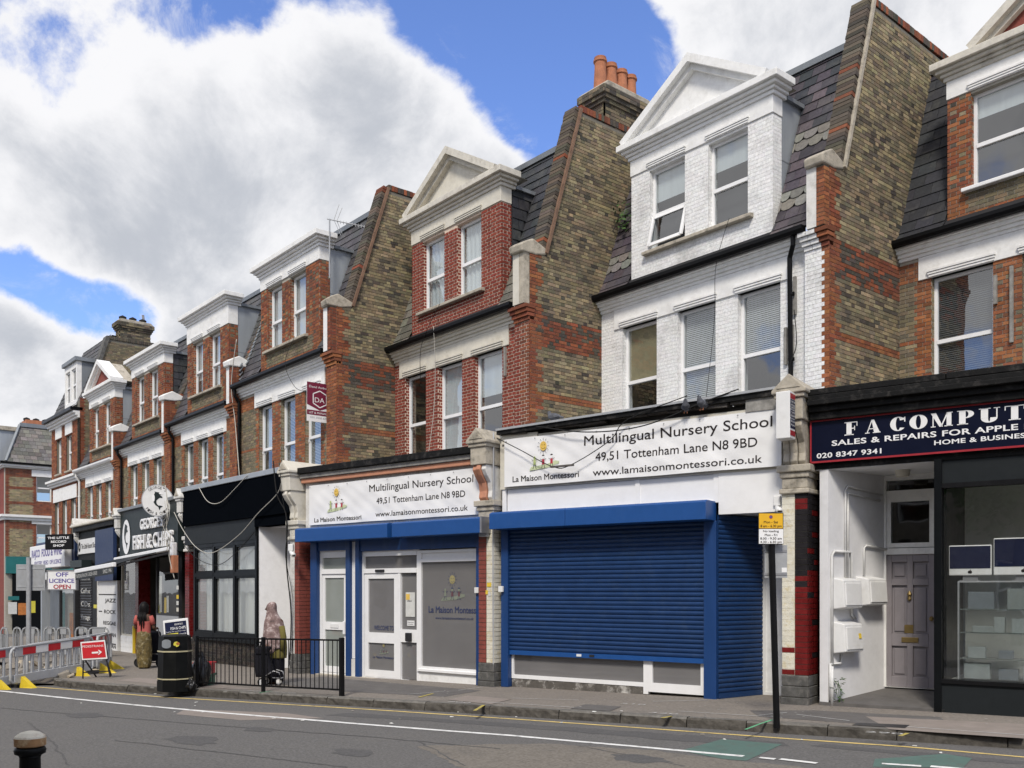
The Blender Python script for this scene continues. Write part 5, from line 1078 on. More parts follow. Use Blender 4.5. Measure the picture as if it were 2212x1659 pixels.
MB().box(-1.30, -.15, 1.3, 1.36, -.25, 3.02).build('lobby_back', 'wall_white', t); sbox(t, 'lobby_ceiling', 'wall_white', -1.95, -.18, .2, 1.36, 3.0, 3.05)
q = MB(); frame_rect(q, -.92, -.20, -.2, 2.45, .06, 1.24, 1.30); q.box(-.86, -.26, 1.24, 1.3, 1.75, 1.82); lf = q.build('door_frame', 'upvc', t); MB().box(-.86, -.26, 1.26, 1.29, -.16, 1.75).build('door', 'fascia_grey', lf); pane(lf, 'glass_dark', -.86, -.26, 1.82, 2.39, 1.27)
# ---- E : fish and chip shop
t = thing('shop', 'fish and chip shop with dark green fascia, open door and pulled out awning', 'shop', (SD[0], SD[1], 0), R(AE), 'row of shop fronts')
shop_roof(t, SD, AE, [(-29.6, 9.15), (-29.6, 10.4), (-24.0, 10.4), (-24.0, 8.95)], 4.05)
MB().box(-5.6, -.2, -.06, .2, 2.62, 3.98).build('fascia', 'george_green', t); MB().box(-5.62, -.18, -.14, .25, 3.98, 4.07).build('fascia_capping', 'lead', t, bevel=.01)
s_ = thing('shop_sign', 'raised white fish and chip lettering with fish emblem on dark green fascia', 'sign', (SD[0], SD[1], 0), R(AE))
def raised(name, s0, x0, x1, z0, z1, m='sign_white', d=.06, y=-.07, off=.03):
    mb = MB()
    for k in range(5): text_into(mb, s0, x0, x1, z0, z1, y-d*k/4, off=off)
    return mb.build(name, m, s_, fix=False)
raised('lettering', "GEORGE'S", -3.29, -1.23, 3.34, 3.64); raised('lettering', 'FISH & CHIPS', -4.0, -.47, 2.80, 3.20)
def fish(mb, cx, cz, s, y):
    body = [(.18, .62), (.30, .80), (.10, .92), (-.15, .95), (-.32, 1.0), (-.28, .86), (-.42, .62), (-.46, .3), (-.40, .0), (-.25, -.25), (.0, -.42), (.12, -.75), (.2, -.5), (.42, -.36), (.2, -.3), (-.02, -.28), (-.14, -.1), (-.16, .15), (.0, .32), (.14, .42), (.38, .4), (.34, .55)]
    o = len(mb.v); quad(mb, [(cx+a*s, cz+b*s) for a, b in body], y)
q = MB(); ring(q, -4.85, 3.2, .40, .52, .0, .0, -.075, 24); q.build('emblem_plate', 'sign_white', s_, fix=False)
q = MB(); fish(q, -4.85, 3.16, .44, -.08); me = q.build('fish_emblem', 'george_green', s_, fix=False)
aw = thing('awning', 'folded out dark awning with white front bar below the fish shop sign', 'awning', (SD[0], SD[1], 0), R(AE))
MB().hexa([(-5.75, -.2, 2.50), (-.25, -.2, 2.66), (-.25, -.05, 2.66), (-5.75, -.05, 2.50), (-5.75, -.2, 2.60), (-.25, -.2, 2.76), (-.25, -.05, 2.76), (-5.75, -.05, 2.60)]).build('cassette', 'upvc', aw, bevel=.02)
MB().hexa([(-5.7, -.19, 2.52), (-1.6, -.19, 2.62), (-1.6, -1.25, 2.27), (-5.7, -1.25, 2.15), (-5.7, -.19, 2.54), (-1.6, -.19, 2.64), (-1.6, -1.25, 2.29), (-5.7, -1.25, 2.17)]).build('canopy', 'fascia_grey', aw)
MB().bar((-5.75, -1.27, 2.16), (-1.58, -1.27, 2.28), .10, .12).build('front_bar', 'upvc', aw, bevel=.02)
MB().hexa([(-5.7, -1.30, 1.90), (-1.6, -1.30, 2.04), (-1.6, -1.28, 2.04), (-5.7, -1.28, 1.90), (-5.7, -1.30, 2.11), (-1.6, -1.30, 2.23), (-1.6, -1.28, 2.23), (-5.7, -1.28, 2.11)]).build('valance', 'fascia_grey', aw)
text('valance_lettering', 'TRADITIONAL FISH & CHIPS - CHICKEN - BURGER', -5.6, -3.2, 0, .11, -1.303, 'paper', aw, off=.02, fn=lambda a, b: (a, -1.303, 1.955+b+(a+5.7)*.033)); text('valance_lettering', 'SINCE 1996', -2.6, -1.75, 0, .11, -1.303, 'paper', aw, off=.02, fn=lambda a, b: (a, -1.303, 1.955+b+(a+5.7)*.033))
MB().bar((-.4, -.15, 2.6), (-1.7, -1.2, 2.25), .05, .05).build('arm', 'dark_steel', aw)
sbox(t, 'corner_bracket', 'upvc', -.45, -.2, -.2, -.07, 2.5, 2.85, .03)
# lower front: glazed return at the far end, dark lobby, counter window
MB().box(-5.6, -4.1, -.02, .08, -.3, .22).build('tiled_riser', 'white_paint', t)
for k in range(3):
    for j in range(5): MB().box(-5.6+j*.3, -5.31+j*.3, -.03, -.0205, -.28+k*.165, -.125+k*.165).build('tile', 'white_paint', t, fix=False)
pane(t, 'glass_net', -5.55, -4.1, .25, 2.5, .03, 'shop_window'); q = MB(); frame_rect(q, -5.6, -4.05, .22, 2.6, .05, -.01, .08); q.build('window_frame', 'cream_paint', t)
sbox(t, 'brick_jamb', 'glazed_red', -4.05, -3.75, -.04, .3, -.3, 2.6); sbox(t, 'lobby_back', 'interior', -3.75, -2.2, 1.6, 1.65, -.3, 2.6); sbox(t, 'lobby_side', 'interior', -3.78, -3.74, .3, 1.6, -.3, 2.6)
q = MB(); frame_rect(q, -3.2, -2.2, -.28, 2.3, .07, 1.0, 1.06); q.build('inner_door_frame', 'old_white', t)
sbox(t, 'counter_panel', 'galv', -2.2, -.35, .0, .08, -.28, .92); pane(t, 'glass_shop', -2.15, -.35, .95, 2.5, .03, 'shop_window'); q = MB(); frame_rect(q, -2.2, -.3, .92, 2.6, .05, -.01, .08); q.build('window_frame', 'dark_steel', t)
sbox(t, 'interior_wall', 'interior', -2.2, -.2, 1.4, 1.45, -.3, 2.6); sbox(t, 'interior_side', 'interior', -2.24, -2.2, .1, 1.5, -.3, 2.6)
for k, (a, b, z0, z1, m) in enumerate([(-2.08, -1.85, 1.0, 2.0, 'paper'), (-1.62, -1.45, .98, 1.4, 'label_yellow'), (-1.42, -1.25, 1.0, 1.45, 'paper'), (-2.1, -1.95, .97, 1.2, 'lemon')]): MB().box(a, b, .035, .04, z0, z1).build('window_notice', m, t)
MB().box(-4.12, -4.04, -.10, -.02, -.28, .55).build('bollard_strip', 'foot_yellow', t)
# ---- F : record shop
t = thing('shop', 'record shop with navy blue hoarding over its front and striped shutter of music styles', 'shop', (SE[0], SE[1], 0), R(AF), 'row of shop fronts')
shop_roof(t, SE, AF, [(-34.8, 9.35), (-34.8, 10.4), (-29.7, 10.4), (-29.7, 9.15)], 3.9)
MB().box(-5.2, -.1, -.2, .2, 3.62, 3.78).build('fascia_cornice', 'black_wood', t, bevel=.02); MB().box(-5.2, -.1, -.3, .25, 3.782, 3.86).build('roof_edge', 'cream_paint', t, bevel=.02); MB().box(-5.1, -.15, -.04, .2, 2.5, 3.62).build('fascia', 'black_wood', t)
MB().box(-2.35, -.2, -.16, -.05, 1.9, 3.55).build('hoarding', 'blue_board', t, bevel=.005)
MB().box(-4.9, -2.4, -.1, -.045, 2.85, 3.35).build('sign_panel', 'plastic_white', t); text('sign_lettering', 'The Little Record Shop', -4.4, -2.45, 3.02, 3.2, -.103, 'ink', t, off=.01); q = MB(); ring(q, -4.65, 3.1, .15, .17, .05, .06, -.103); q.build('sign_emblem', 'ink', t, fix=False)
sbox(t, 'window_post', 'old_white', -2.5, -2.4, -.06, .1, -.35, 2.6); sbox(t, 'shop_wall', 'interior', -5.1, -.1, .25, .3, -.4, 2.6); sbox(t, 'dark_jamb', 'black_paint', -3.35, -2.5, .0, .1, -.35, 2.5)
MB().box(-2.4, -.15, -.05, .05, -.3, 1.9).build('style_board', 'plastic_white', t)
for k, wd in enumerate(('JAZZ', 'ROCK', 'REGGAE', 'AFRICAN', 'BRAZILIAN')): text('board_lettering', wd, -1.55-.1*k if k < 4 else -2.0, -.3, 1.22-.36*k, 1.34-.36*k, -.055, 'ink', t, off=.02)
for z in (1.75, 1.2, .2): MB().box(-2.3, -1.9 if z < 1.5 and z > 1 else -.3, -.058, -.0505, z-.3, z-.27).build('board_rule', 'ink', t)
slats(t, -4.9, -3.4, -.3, 2.35, 'dark_steel', pitch=.09)
for k, wd in enumerate(('Records', 'Coffee', 'CDs', 'Vintage', 'Clothing')): text('shutter_lettering', wd, -4.75, -3.55, 1.95-.45*k, 2.12-.45*k, -.03, 'paper', t, off=.01)
MB().box(-4.9, -3.3, -.35, .1, 2.38, 2.62).build('shutter_box', 'george_green', t); MB().box(-3.1, -2.75, -.02, .0, 1.0, 1.12).build('sticker', 'lemon', t)
s_ = thing('projecting_sign', 'black hanging sign reading the little record shop', 'sign', (SF[0]+.2, SF[1], 0), R(AF+30))
MB().box(-1.1, .15, -.5, -.42, 3.02, 3.55).build('panel', 'black_paint', s_); MB().box(-.6, -.5, -.42, .3, 3.3, 3.34).build('bracket', 'dark_steel', s_)
for a in (('THE LITTLE', -.98, .03, 3.39, 3.47), ('RECORD', -.82, -.1, 3.255, 3.335), ('SHOP', -.72, -.2, 3.12, 3.20)): text('lettering_line', *a, -.503, 'sign_white', s_, off=.02)
# ---- G : off licence
t = thing('shop', 'off licence front with open dark doorway and pale lettered fascia', 'shop', (SF[0], SF[1], 0), R(AF), 'row of shop fronts')
MB().box(-6.6, -.1, -.1, 1.0, 2.5, 3.5).build('fascia', 'blue_board', t)
s_ = thing('shop_sign', 'pale box sign with purple food and wine lettering', 'sign', (SF[0], SF[1], 0), R(AF))
MB().box(-6.5, -.5, -.35, -.11, 2.45, 3.35).build('panel', 'sign_white', s_, bevel=.02)
text('lettering_line', 'RAJCO  FOOD & WINE', -6.1, -.9, 2.9, 3.2, -.353, 'purple_ink', s_, off=.03); text('lettering_line', 'GROCERY  VIDEO  OFF LICENCE', -5.6, -1.0, 2.58, 2.74, -.353, 'purple_ink', s_, off=.02)
MB().box(-5.6, -1.2, -.2, .0, 2.0, 2.3).build('awning_box', 'upvc', t, bevel=.02)
for x, m in ((-5.6, 'zinc'), (-.2, 'dark_steel')): sbox(t, 'jamb', m, x-.12, x+.12, -.1, .2, -.45, 2.4)
sbox(t, 'interior_wall', 'interior', -5.5, -.2, 1.5, 1.55, -.45, 2.5); sbox(t, 'door_glass_frame', 'dark_steel', -3.0, -2.9, .0, .1, -.4, 2.0)
pane(t, 'glass_shop', -2.9, -.3, .0, 2.0, .05, 'shop_window'); MB().box(-2.7, -1.0, .3, .34, -.3, .75).build('poster', 'orange_poster', t); MB().box(-.95, -.35, .3, .34, .0, 1.9).build('poster', 'curtain_cream', t)
s_ = thing('hanging_sign', 'white framed box sign with off licence open lettering', 'sign', (0, 0, 0), PH)
def facing(u, v, d): r = ray(u, v); return Vector((0, 0, HC))+r*d
p = facing(136, 1253, 31); s_.location = p
MB().box(-.50, .50, -.08, .08, -.34, .34).build('box', 'plastic_white', s_, bevel=.02); q = MB(); frame_rect(q, -.5, .5, -.34, .34, .035, -.1, -.08); q.build('frame', 'steel', s_)
text('lettering_line', 'OFF', -.2, .22, .12, .26, -.082, 'purple_ink', s_, off=.03); text('lettering_line', 'LICENCE', -.42, .42, -.09, .05, -.082, 'purple_ink', s_, off=.03); text('lettering_line', 'OPEN', -.28, .3, -.29, -.15, -.082, 'red_trim', s_, off=.03)
MB().bar((0, .08, .2), (.9, .8, .25), .04, .04).build('bracket', 'dark_steel', s_)

# ---- far end house of the row (three storeys) and its tall chimney wall
IX0, IX1, IY = -43.2, -38.92, 10.42
t = thing('end_house', 'three storey brick house with tall chimney wall at the end of the row', 'house', (IX0, IY, 0), 0, 'staggered terrace of shop houses'); W = IX1-IX0
hol = [(.8, 1.55, 6.5, 7.95), (2.3, 3.1, 6.5, 7.95), (.5, 1.15, 3.6, 5.3), (1.7, 2.4, 3.6, 5.3), (3.0, 3.7, 3.6, 5.3)]
q = MB(); wall_holes(q, 0, W-.014, 2.5, 8.75, hol, .009, .3); q.build('front_wall', 'mortar_dark', t)
q = MB(); q.prism([(.3, 2.5), (0, 2.5), (0, 9.1), (.35, 9.3), (1.05, 11.7), (3.6, 11.7), (3.6, 2.5)], lambda a, b, d: (d, a, b), W-.35, W-.009); q.build('party_wall', 'mortar_dark', t)
B = Bricks(lambda p: Vector(p)+Vector((IX0, IY, 0)))
def ic(x, z, w): return pick(ORANGE+RED) if any(a-.22 < x < b+.22 for a, b, c, d in hol) or x < .3 or x > W-.3 else pick(STOCK+SOOT)
B.lay(lambda x, y, z: (x, y+.009, z), 0, W, 2.6, 8.4, ic, holes=hol); B.lay(lambda s1, y, z: (W-.009-y, s1, z), 0, 3.4, 5.5, 11.6, lambda s1, z, w: pick(RED) if s1 < .25 else pick(STOCK), clip=lambda z: (0 if z < 9.2 else .3+(z-9.2)*.3, 3.4)); B.finish(t, 0)
for a, b, c, d in hol: window(t, a, b, c, d, .11, 'upvc', 'glass', .5, sill=(.08, 'stone', .06))
for a, b in ((.7, 1.65), (2.2, 3.2)): MB().box(a, b, -.03, .1, 7.96, 8.42).build('lintel', 'white_paint', t)
MB().box(.35, 3.85, -.03, .1, 5.31, 5.85).build('lintel_band', 'white_paint', t)
for z, m in ((8.42, 'white_paint'), (5.95, 'white_paint')):
    q = MB()
    for k in range(3): q.box(-.1, W-.02, -.08-.08*k, .05, z+k*.09, z+k*.09+.0895)
    q.build('cornice', m, t)
MB().box(-.15, W, -.36, .1, 8.70, 8.82).build('gutter', 'gutter_black', t)
S = Slates(lambda p: Vector(p)+Vector((IX0, IY, 0))); S.lay([(-.3, 8.82), (.1, 9.1), (1.3, 12.0)], 0, W-.4, .24, .3, lambda k, x: jit((.07, .068, .07), .2), holes=[(1.6, 3.4, 8.9, 10.9)]); S.finish(t, 0)
q = MB(); q.add([(x, y, z) for y, z in ((-.29, 8.8), (.12, 9.08), (1.32, 11.98), (4, 11.9)) for x in (0, W-.36)], [(2*i, 2*i+1, 2*i+3, 2*i+2) for i in range(3)]); q.build('roof', 'roof_deck', t, fix=False)
q = MB(); wall_holes(q, 1.6, 3.4, 9.1, 10.85, [(1.75, 2.4, 9.3, 10.6), (2.6, 3.25, 9.3, 10.6)], .12, .3); dm = q.build('dormer', 'white_paint', t); MB().box(1.5, 3.5, .02, 1.2, 10.85, 11.0).build('dormer_roof', 'lead', dm); MB().prism([(.3, 9.3), (.3, 10.85), (.95, 10.85)], lambda a, b, d: (d, a, b), 3.34, 3.39).build('cheek', 'lead', dm)
for a in (1.75, 2.6): window(t, a, a+.65, 9.3, 10.6, .18, 'upvc', 'glass', .5)
chimney(t, W-.5, W-.03, 1.5, 2.75, 11.0, 12.2, [], 'pot_brown')
for k in range(3): q = MB(); q.lathe([(.13, 12.62), (.15, 12.75), (.02, 12.82)], 10, (W-.25, 1.7+.4*k, 0)); q.build('capped_pot', 'rubber', t)
q = MB(); q.tube([(W-.25, 2.55, 12.6), (W-.22, 2.5, 12.98)], .055, 10); q.build('flue', 'steel', t)
q = MB()
for k in range(28): q.box(W-.38, W+.03, 1.0+k*.085, 1.075+k*.085, 11.7, 11.82, col=pick(SOOT))
q.build('coping', 'brick', t, kind='stuff', fix=False)
q = MB(); q.bar((W-.16, .3, 9.32), (W-.16, 1.05, 11.78), .44, .14); q.build('raking_coping', 'base_dark', t)
# ---- corner block across the side street
KX, KY = -52.0, 10.4
t = thing('corner_block', 'brick corner building with hipped grey slate roof across the side street', 'building', (KX, KY, 0))
fk = lambda s1, y, z: (-y, s1, z)      # flank facing the side street: s1 along Y
q = MB(); kh = [(1.42, 2.14, 6.15, 7.55), (1.42, 2.14, 3.6, 5.0)]
wall_holes(q, 0, 9, -.6, 7.9, kh, .0, .3, fn=lambda x, y, z: fk(x, y, z)); q.build('flank_wall', 'mortar', t)
MB().box(-12, -.305, 0, .3, -.6, 7.9).build('front_wall', 'brick_red', t)
B = Bricks(lambda p: Vector(p)+Vector((KX, KY, 0)))
B.lay(lambda s1, y, z: (-y, s1, z), 0, 4.6, 3.2, 7.75, lambda s1, z, w: pick(RED) if (s1 < .25 or 1.2 < s1 < 2.4 or z > 7.3 or abs(z-6.8) < .06 or abs(z-6.0) < .06 or 4.7 < z < 5.05) else pick([(.36, .30, .18), (.30, .25, .15), (.24, .2, .13)]), holes=kh); B.finish(t, 0)
for k in kh: window(t, k[0], k[1], k[2], k[3], .08, 'upvc', 'glass_dark', .5, fr=fk, sill=None)
for z0, z1, o in ((7.78, 7.86, .12), (7.86, 7.95, .22), (5.15, 5.30, .12), (5.30, 5.42, .22)): MB().box(-12.2, o, -o, 8, z0, z1-.001).build('cornice', 'white_paint', t)
for z0, z1 in ((7.42, 7.76), (5.0, 5.14)): MB().box(-.05, .05, 1.2, 2.6, z0 if z0 > 6 else 4.99, z1).build('lintel', 'white_paint', t)
MB().box(-12.2, .28, -.28, 8, 7.95, 8.06).build('gutter', 'gutter_black', t)
S = Slates(lambda p: Vector((KX-p[1], KY+p[0], p[2])))
pathk = [(-.2, 8.06), (.1, 8.25), (.3, 8.7), (.75, 10.0)]
tk = thing('slate_hip', 'x', 'x') if False else None
q = MB()
for k in range(10):
    z0 = 8.06+k*.2; y0 = .15-(.12 if k < 2 else .0)-k*.075; 
    for j in range(24):
        a = .02+k*.075+j*.3+(.15 if k % 2 else 0); q.hexa([(.20-k*.085, a, z0), (.20-k*.085, a+.29, z0), (.10-k*.085, a+.29, z0+.21), (.10-k*.085, a, z0+.21), (.215-k*.085, a, z0), (.215-k*.085, a+.29, z0), (.112-k*.085, a+.29, z0+.21), (.112-k*.085, a, z0+.21)], col=jit((.17, .16, .145), .22))
q.build('slating', 'slate', t, kind='stuff', fix=True)
q = MB(); q.hexa([(-12, .0, 8.05), (.18, .0, 8.05), (.18, 8, 8.05), (-12, 8, 8.05), (-12, .8, 10.05), (-.66, .8, 10.05), (-.66, 8, 10.05), (-12, 8, 10.05)]); q.build('roof', 'slate_plain', t)
q = MB(); q.bar((.20, -.02, 8.1), (-.62, .78, 10.1), .12, .06); q.build('hip_flashing', 'lead', t); MB().box(-.75, -.55, .8, 8, 10.0, 10.2).build('ridge_flashing', 'lead', t)
MB().box(-2.2, -1.2, 1.2, 2.4, 10.0, 10.5).build('chimney', 'terracotta', t)
for k in range(3): q = MB(); q.lathe([(.16, 10.5), (.16, 10.6), (.02, 10.66)], 10, (-1.5, 1.3+.45*k, 0)); q.build('capped_pot', 'rubber', t)
q = MB(); q.box(-1.9, -.7, -.1, 1.0, 8.2, 9.75); q.build('dormer', 'zinc', t); MB().box(-2.0, -.6, -.2, 1.0, 9.75, 9.95).build('dormer_roof', 'stone', t); window(t, -1.8, -.8, 8.4, 9.6, -.16, 'upvc', 'glass', .5)
# its ground floor shop
MB().box(.0, .18, .0, 6, 2.45, 3.3).build('fascia', 'teal', t); MB().box(.0, .12, .3, 1.6, -.4, 2.45).build('shop_window', 'frame_black', t); MB().box(.0, .15, 1.6, 1.75, -.4, 2.5).build('jamb', 'teal', t); MB().box(.0, .15, 2.6, 2.75, -.4, 2.5).build('jamb', 'teal', t); MB().box(-.1, .10, 1.75, 2.6, -.4, 2.45).build('shop_window', 'lead', t)
for k, (a, b, z0, z1, m) in enumerate([(.1, .5, .4, 1.0, 'paper'), (.55, .95, .35, .95, 'orange_poster'), (1.0, 1.35, .45, 1.05, 'lemon'), (.1, .6, 1.1, 1.3, 'teal')]): MB().box(.121, .13, a, b, z0, z1).build('window_poster', m, t)
MB().hexa([(.2, 1.5, 2.9), (.2, 3.0, 2.7), (.9, 3.0, 2.5), (.9, 1.5, 2.7), (.2, 1.5, 3.25), (.2, 3.0, 3.25), (.9, 3.0, 2.6), (.9, 1.5, 2.8)]).build('awning', 'teal', t)
# ------------------------------------------------------------------ street furniture
def at_px(u, v, d): return Vector((0, 0, HC))+ray(u, v)*d
def G(u, v, dz=0.0): return Vector(on_ground(u, v, dz))+Vector((0, 0, dz))
# guard rail
P = [G(416, 1487), G(560, 1496), G(730, 1505)]; P = [p+Vector((-.04, .09, 0)) for p in P]
rail = thing('guard_rail', 'black pedestrian guard rail of upright bars along the kerb', 'railing', P[2]); base = P[2]
HR = .90
for i, p in enumerate(P):
    q = MB(); w = .034 if i == 2 else .028; l = p-base; q.box(l.x-w, l.x+w, l.y-w, l.y+w, l.z-.05, l.z+HR+(.02 if i == 2 else .01)); q.build('post', 'black_paint', rail, bevel=.006)
for a, b, n in ((P[0], P[1], 16), (P[1], P[2], 18)):
    a = a-base; b = b-base
    for h in (HR-.02, .10): MB().bar(a+Vector((0, 0, h)), b+Vector((0, 0, h)), .03, .026).build('rail', 'black_paint', rail)
    for k in range(1, n):
        c = a.lerp(b, k/n); q = MB(); q.tube([c+Vector((0, 0, .10)), c+Vector((0, 0, HR-.02))], .0085, 6); q.build('bar', 'black_paint', rail)
# litter bin
pb = G(378, 1492); pb = pb+Vector((pb.x, pb.y, 0)).normalized()*.22; t = thing('litter_bin', 'black octagonal litter bin with two gold bands beside the guard rail', 'bin', pb, PH)
def octa(mb, r, z0, z1, r1=None, cut=.42):
    r1 = r1 or r; pts = lambda q: [(-q, -q*cut), (-q*cut, -q), (q*cut, -q), (q, -q*cut), (q, q*cut), (q*cut, q), (-q*cut, q), (-q, q*cut)]
    vs = [(x, y, z0) for x, y in pts(r)]+[(x, y, z1) for x, y in pts(r1)]
    mb.add(vs, [tuple(range(7, -1, -1)), tuple(range(8, 16))]+[(i, (i+1) % 8, (i+1) % 8+8, i+8) for i in range(8)]); return mb
octa(MB(), .268, -.02, .16).build('base', 'bin_black', t); octa(MB(), .26, .16, .66, .25).build('body', 'bin_black', t); octa(MB(), .254, .665, .92, .24).build('hood', 'bin_black', t); octa(MB(), .24, .92, .945, .17).build('lid', 'bin_black', t)
octa(MB(), .27, .185, .205).build('gold_band', 'gold_band', t); octa(MB(), .262, .652, .675).build('gold_band', 'gold_band', t)
q = MB(); pts = []
for k in range(20): a = 2*math.pi*k/20; pts.append((-.115+.075*max(-1, min(1, 1.3*math.cos(a))), .795+.075*math.sin(a)))
q = MB(); q.prism([(a+.06, b) for a, b in pts], lambda a, b, d: (a*1.0-.0, d, b), -.251, -.244); q.build('opening', 'lead', t)
q = MB(); disc(q, .115, .79, .05, .045, -.2485); q.build('sticker', 'lemon', t, fix=False); q = MB(); disc(q, .14, .80, .03, .025, -.2495); q.build('sticker', 'orange_poster', t, fix=False)
# folded advertising board behind the bin
pa = G(389, 1472); t = thing('pavement_board', 'tilted white framed fish and chip menu board behind the bin', 'board', pa, PH)
tl = Matrix.Rotation(R(-7), 4, 'Y')
fa = lambda a, b, d: tuple(tl @ Vector((a, d+.12*b, b)))
q = MB(); q.prism([(-.24, .0), (.24, .0), (.24, 1.18), (-.24, 1.18)], fa, 0, .03); q.build('frame', 'plastic_white', t, bevel=.01)
q = MB(); q.prism([(-.205, .05), (.205, .05), (.205, 1.135), (-.205, 1.135)], fa, -.006, -.001); q.build('poster', 'ink_navy', t)
q = MB(); fz = lambda y: (lambda a, b: fa(a, b, y))
text_into(q, "GEORGE'S", -.02, .14, 1.07, 1.10, 0, off=.01, fn=fz(-.008)); text_into(q, 'FISH & CHIPS', -.10, .19, .985, 1.04, 0, off=.03, fn=fz(-.008)); text_into(q, 'Quality fish and fresh chips', -.19, .19, .945, .96, 0, fn=fz(-.008)); text_into(q, 'from 4.50', .07, .19, .88, .91, 0, fn=fz(-.008)); text_into(q, 'Cod and chips 9.50', -.19, .15, .78, .80, 0, off=.01, fn=fz(-.008)); q.build('poster_lettering', 'sign_white', t, fix=False)
q = MB(); q.prism([(-.20, .86), (.04, .86), (.04, .92), (-.20, .92)], fa, -.008, -.006); q.build('poster_band', 'lemon', t); text('poster_lettering', 'LUNCH TIME SPECIAL', -.19, .03, .875, .905, 0, 'ink', t, fn=fz(-.0095), off=.01)
# rubbish bags, recycling crates
def blob_bag(label, p, rx, ry, h, seed):
    r = random.Random(seed); q = MB(); n, m = 22, 12; ph = [r.uniform(0, 6) for _ in range(6)]
    def f(i, j):
        a = 2*math.pi*i; z = j; pr = (math.sin(math.pi*min(1, z*1.05+.08))**.55) if z < .82 else .28+(.97-z)*.6
        k = 1+.10*math.sin(3*a+ph[0]+z*4)+.08*math.sin(7*a+ph[1]-z*7)+.05*math.sin(11*a+ph[2]+9*z)
        return (rx*pr*k*math.cos(a), ry*pr*k*math.sin(a), max(-.01, h*z+.02*math.sin(5*a+ph[3])-.01))
    q.grid(n*2, m*2, f); o = q.build('rubbish_bag', 'bag_black', smooth=True); o.location = p; tag(o, label, 'rubbish bag', 'rubbish by the bin'); o.location = o.location+Vector((o.location.x, o.location.y, 0)).normalized()*.12; return o
blob_bag('tall full black rubbish bag slumped against the guard rail', G(418, 1485)+Vector((.0, .12, 0)), .19, .17, .62, 3)
blob_bag('flattened small black rubbish bag in front of the guard rail post', G(410, 1491), .13, .10, .2, 5)
def crate(m, p, z, label):
    t = thing('recycling_crate', label, 'crate', p+Vector((0, 0, z)), PH, 'recycling crates'); q = MB()
    for a in ((-.15, -.13, -.11, .11), (.13, .15, -.11, .11), (-.15, .15, -.13, -.11), (-.15, .15, .11, .13)): q.box(a[0], a[1], a[2], a[3], 0, .2)
    q.box(-.13, .13, -.11, .11, 0, .02); q.build('body', m, t); q = MB(); frame_ = [(-.17, .17, -.15, -.13), (-.17, .17, .13, .15), (-.17, -.15, -.13, .13), (.15, .17, -.13, .13)]
    for a in frame_: q.box(a[0], a[1], a[2], a[3], .17, .205)
    q.build('rim', m, t)
pc_ = G(442, 1479)
crate('green_box', pc_, 0, 'green recycling crate under the red one behind the railing'); crate('red_box', pc_, .21, 'red recycling crate stacked on the green one')
# near bollard
pn = at_px(65, 1580, 5.0); t = thing('bollard', 'black cast iron bollard with rusty cream painted cap', 'bollard', (pn.x, pn.y, gz(pn.x)))
zt = pn.z-gz(pn.x)
MB().lathe([(.085, 0), (.085, .06), (.066, .09), (.058, .3), (.052, zt-.14), (.058, zt-.125)], 28).build('shaft', 'bin_black', t, smooth=True)
MB().lathe([(.055, zt-.128), (.076, zt-.118), (.080, zt-.10), (.074, zt-.085), (.06, zt-.08)], 28).build('collar', 'bin_black', t, smooth=True)
MB().lathe([(.062, zt-.082), (.078, zt-.075), (.079, zt-.034), (.07, zt-.030)], 28).build('cap', 'rust_cap', t); MB().lathe([(.0785, zt-.033), (.074, zt-.024), (.05, zt-.006), (.02, zt+.002), (.001, zt+.003)], 28).build('cap_top', 'cap_top', t)
# parking sign pole
pp = G(1678, 1563); t = thing('sign_post', 'leaning black post with yellow parking restriction plate and white loading plate', 'sign post', pp, PH)
dpt = -sph*pp.x+cph*pp.y
zz = lambda v: HC-(v-V0)/FPX*dpt-pp.z; xx = lambda u: (u-1678)/FPX*dpt
q = MB(); q.tube([(0, 0, -.05), (xx(1665), 0, zz(1108))], .038, 14); q.build('post', 'black_paint', t, smooth=False)
MB().box(xx(1637), xx(1688), -.055, -.045, zz(1142), zz(1110)).build('yellow_plate', 'yellow_sign', t); MB().box(xx(1637), xx(1689), -.055, -.045, zz(1175), zz(1143.5)).build('white_plate', 'sign_white', t)
MB().box(xx(1636), xx(1690), -.0445, -.038, zz(1176.5), zz(1108.5)).build('backing_plate', 'dark_steel', t)
q = MB(); w0 = xx(1688)-xx(1637); L0 = lambda a: xx(1637)+a*w0
text_into(q, 'Mon - Sat', L0(.20), L0(.80), zz(1131), zz(1125.5), -.0565, off=.012); text_into(q, '8 am - 6.30 pm', L0(.06), L0(.95), zz(1139.5), zz(1134), -.0565, off=.012)
text_into(q, 'No loading', L0(.17), L0(.83), zz(1150), zz(1145.5), -.0565, off=.012); text_into(q, 'Mon - Fri', L0(.24), L0(.77), zz(1158.5), zz(1153.5), -.0565, off=.012); text_into(q, '8.00 - 9.30 am', L0(.05), L0(.96), zz(1166), zz(1161), -.0565, off=.012); text_into(q, '4.30 - 6.30 pm', L0(.05), L0(.96), zz(1173.5), zz(1168.5), -.0565, off=.012)
q.build('plate_lettering', 'ink', t, fix=False); q = MB(); disc(q, L0(.5), zz(1117.5), .019, .019, -.0565); q.build('roundel', 'purple_ink', t, fix=False); q = MB(); ring(q, L0(.5), zz(1117.5), .021, .021, .015, .015, -.057); q.build('roundel_ring', 'red_trim', t, fix=False)
MB().box(xx(1654), xx(1703), .045, .052, zz(1248), zz(1177)).build('rear_plate', 'galv', t)
for v in (1190, 1240): MB().box(xx(1652), xx(1702), .038, .046, zz(v+2.5), zz(v-2.5)).build('clamp', 'steel', t); 
q = MB(); q.box(xx(1691), xx(1702), .043, .0449, zz(1236), zz(1226)); q.build('sticker', 'sign_white', t)
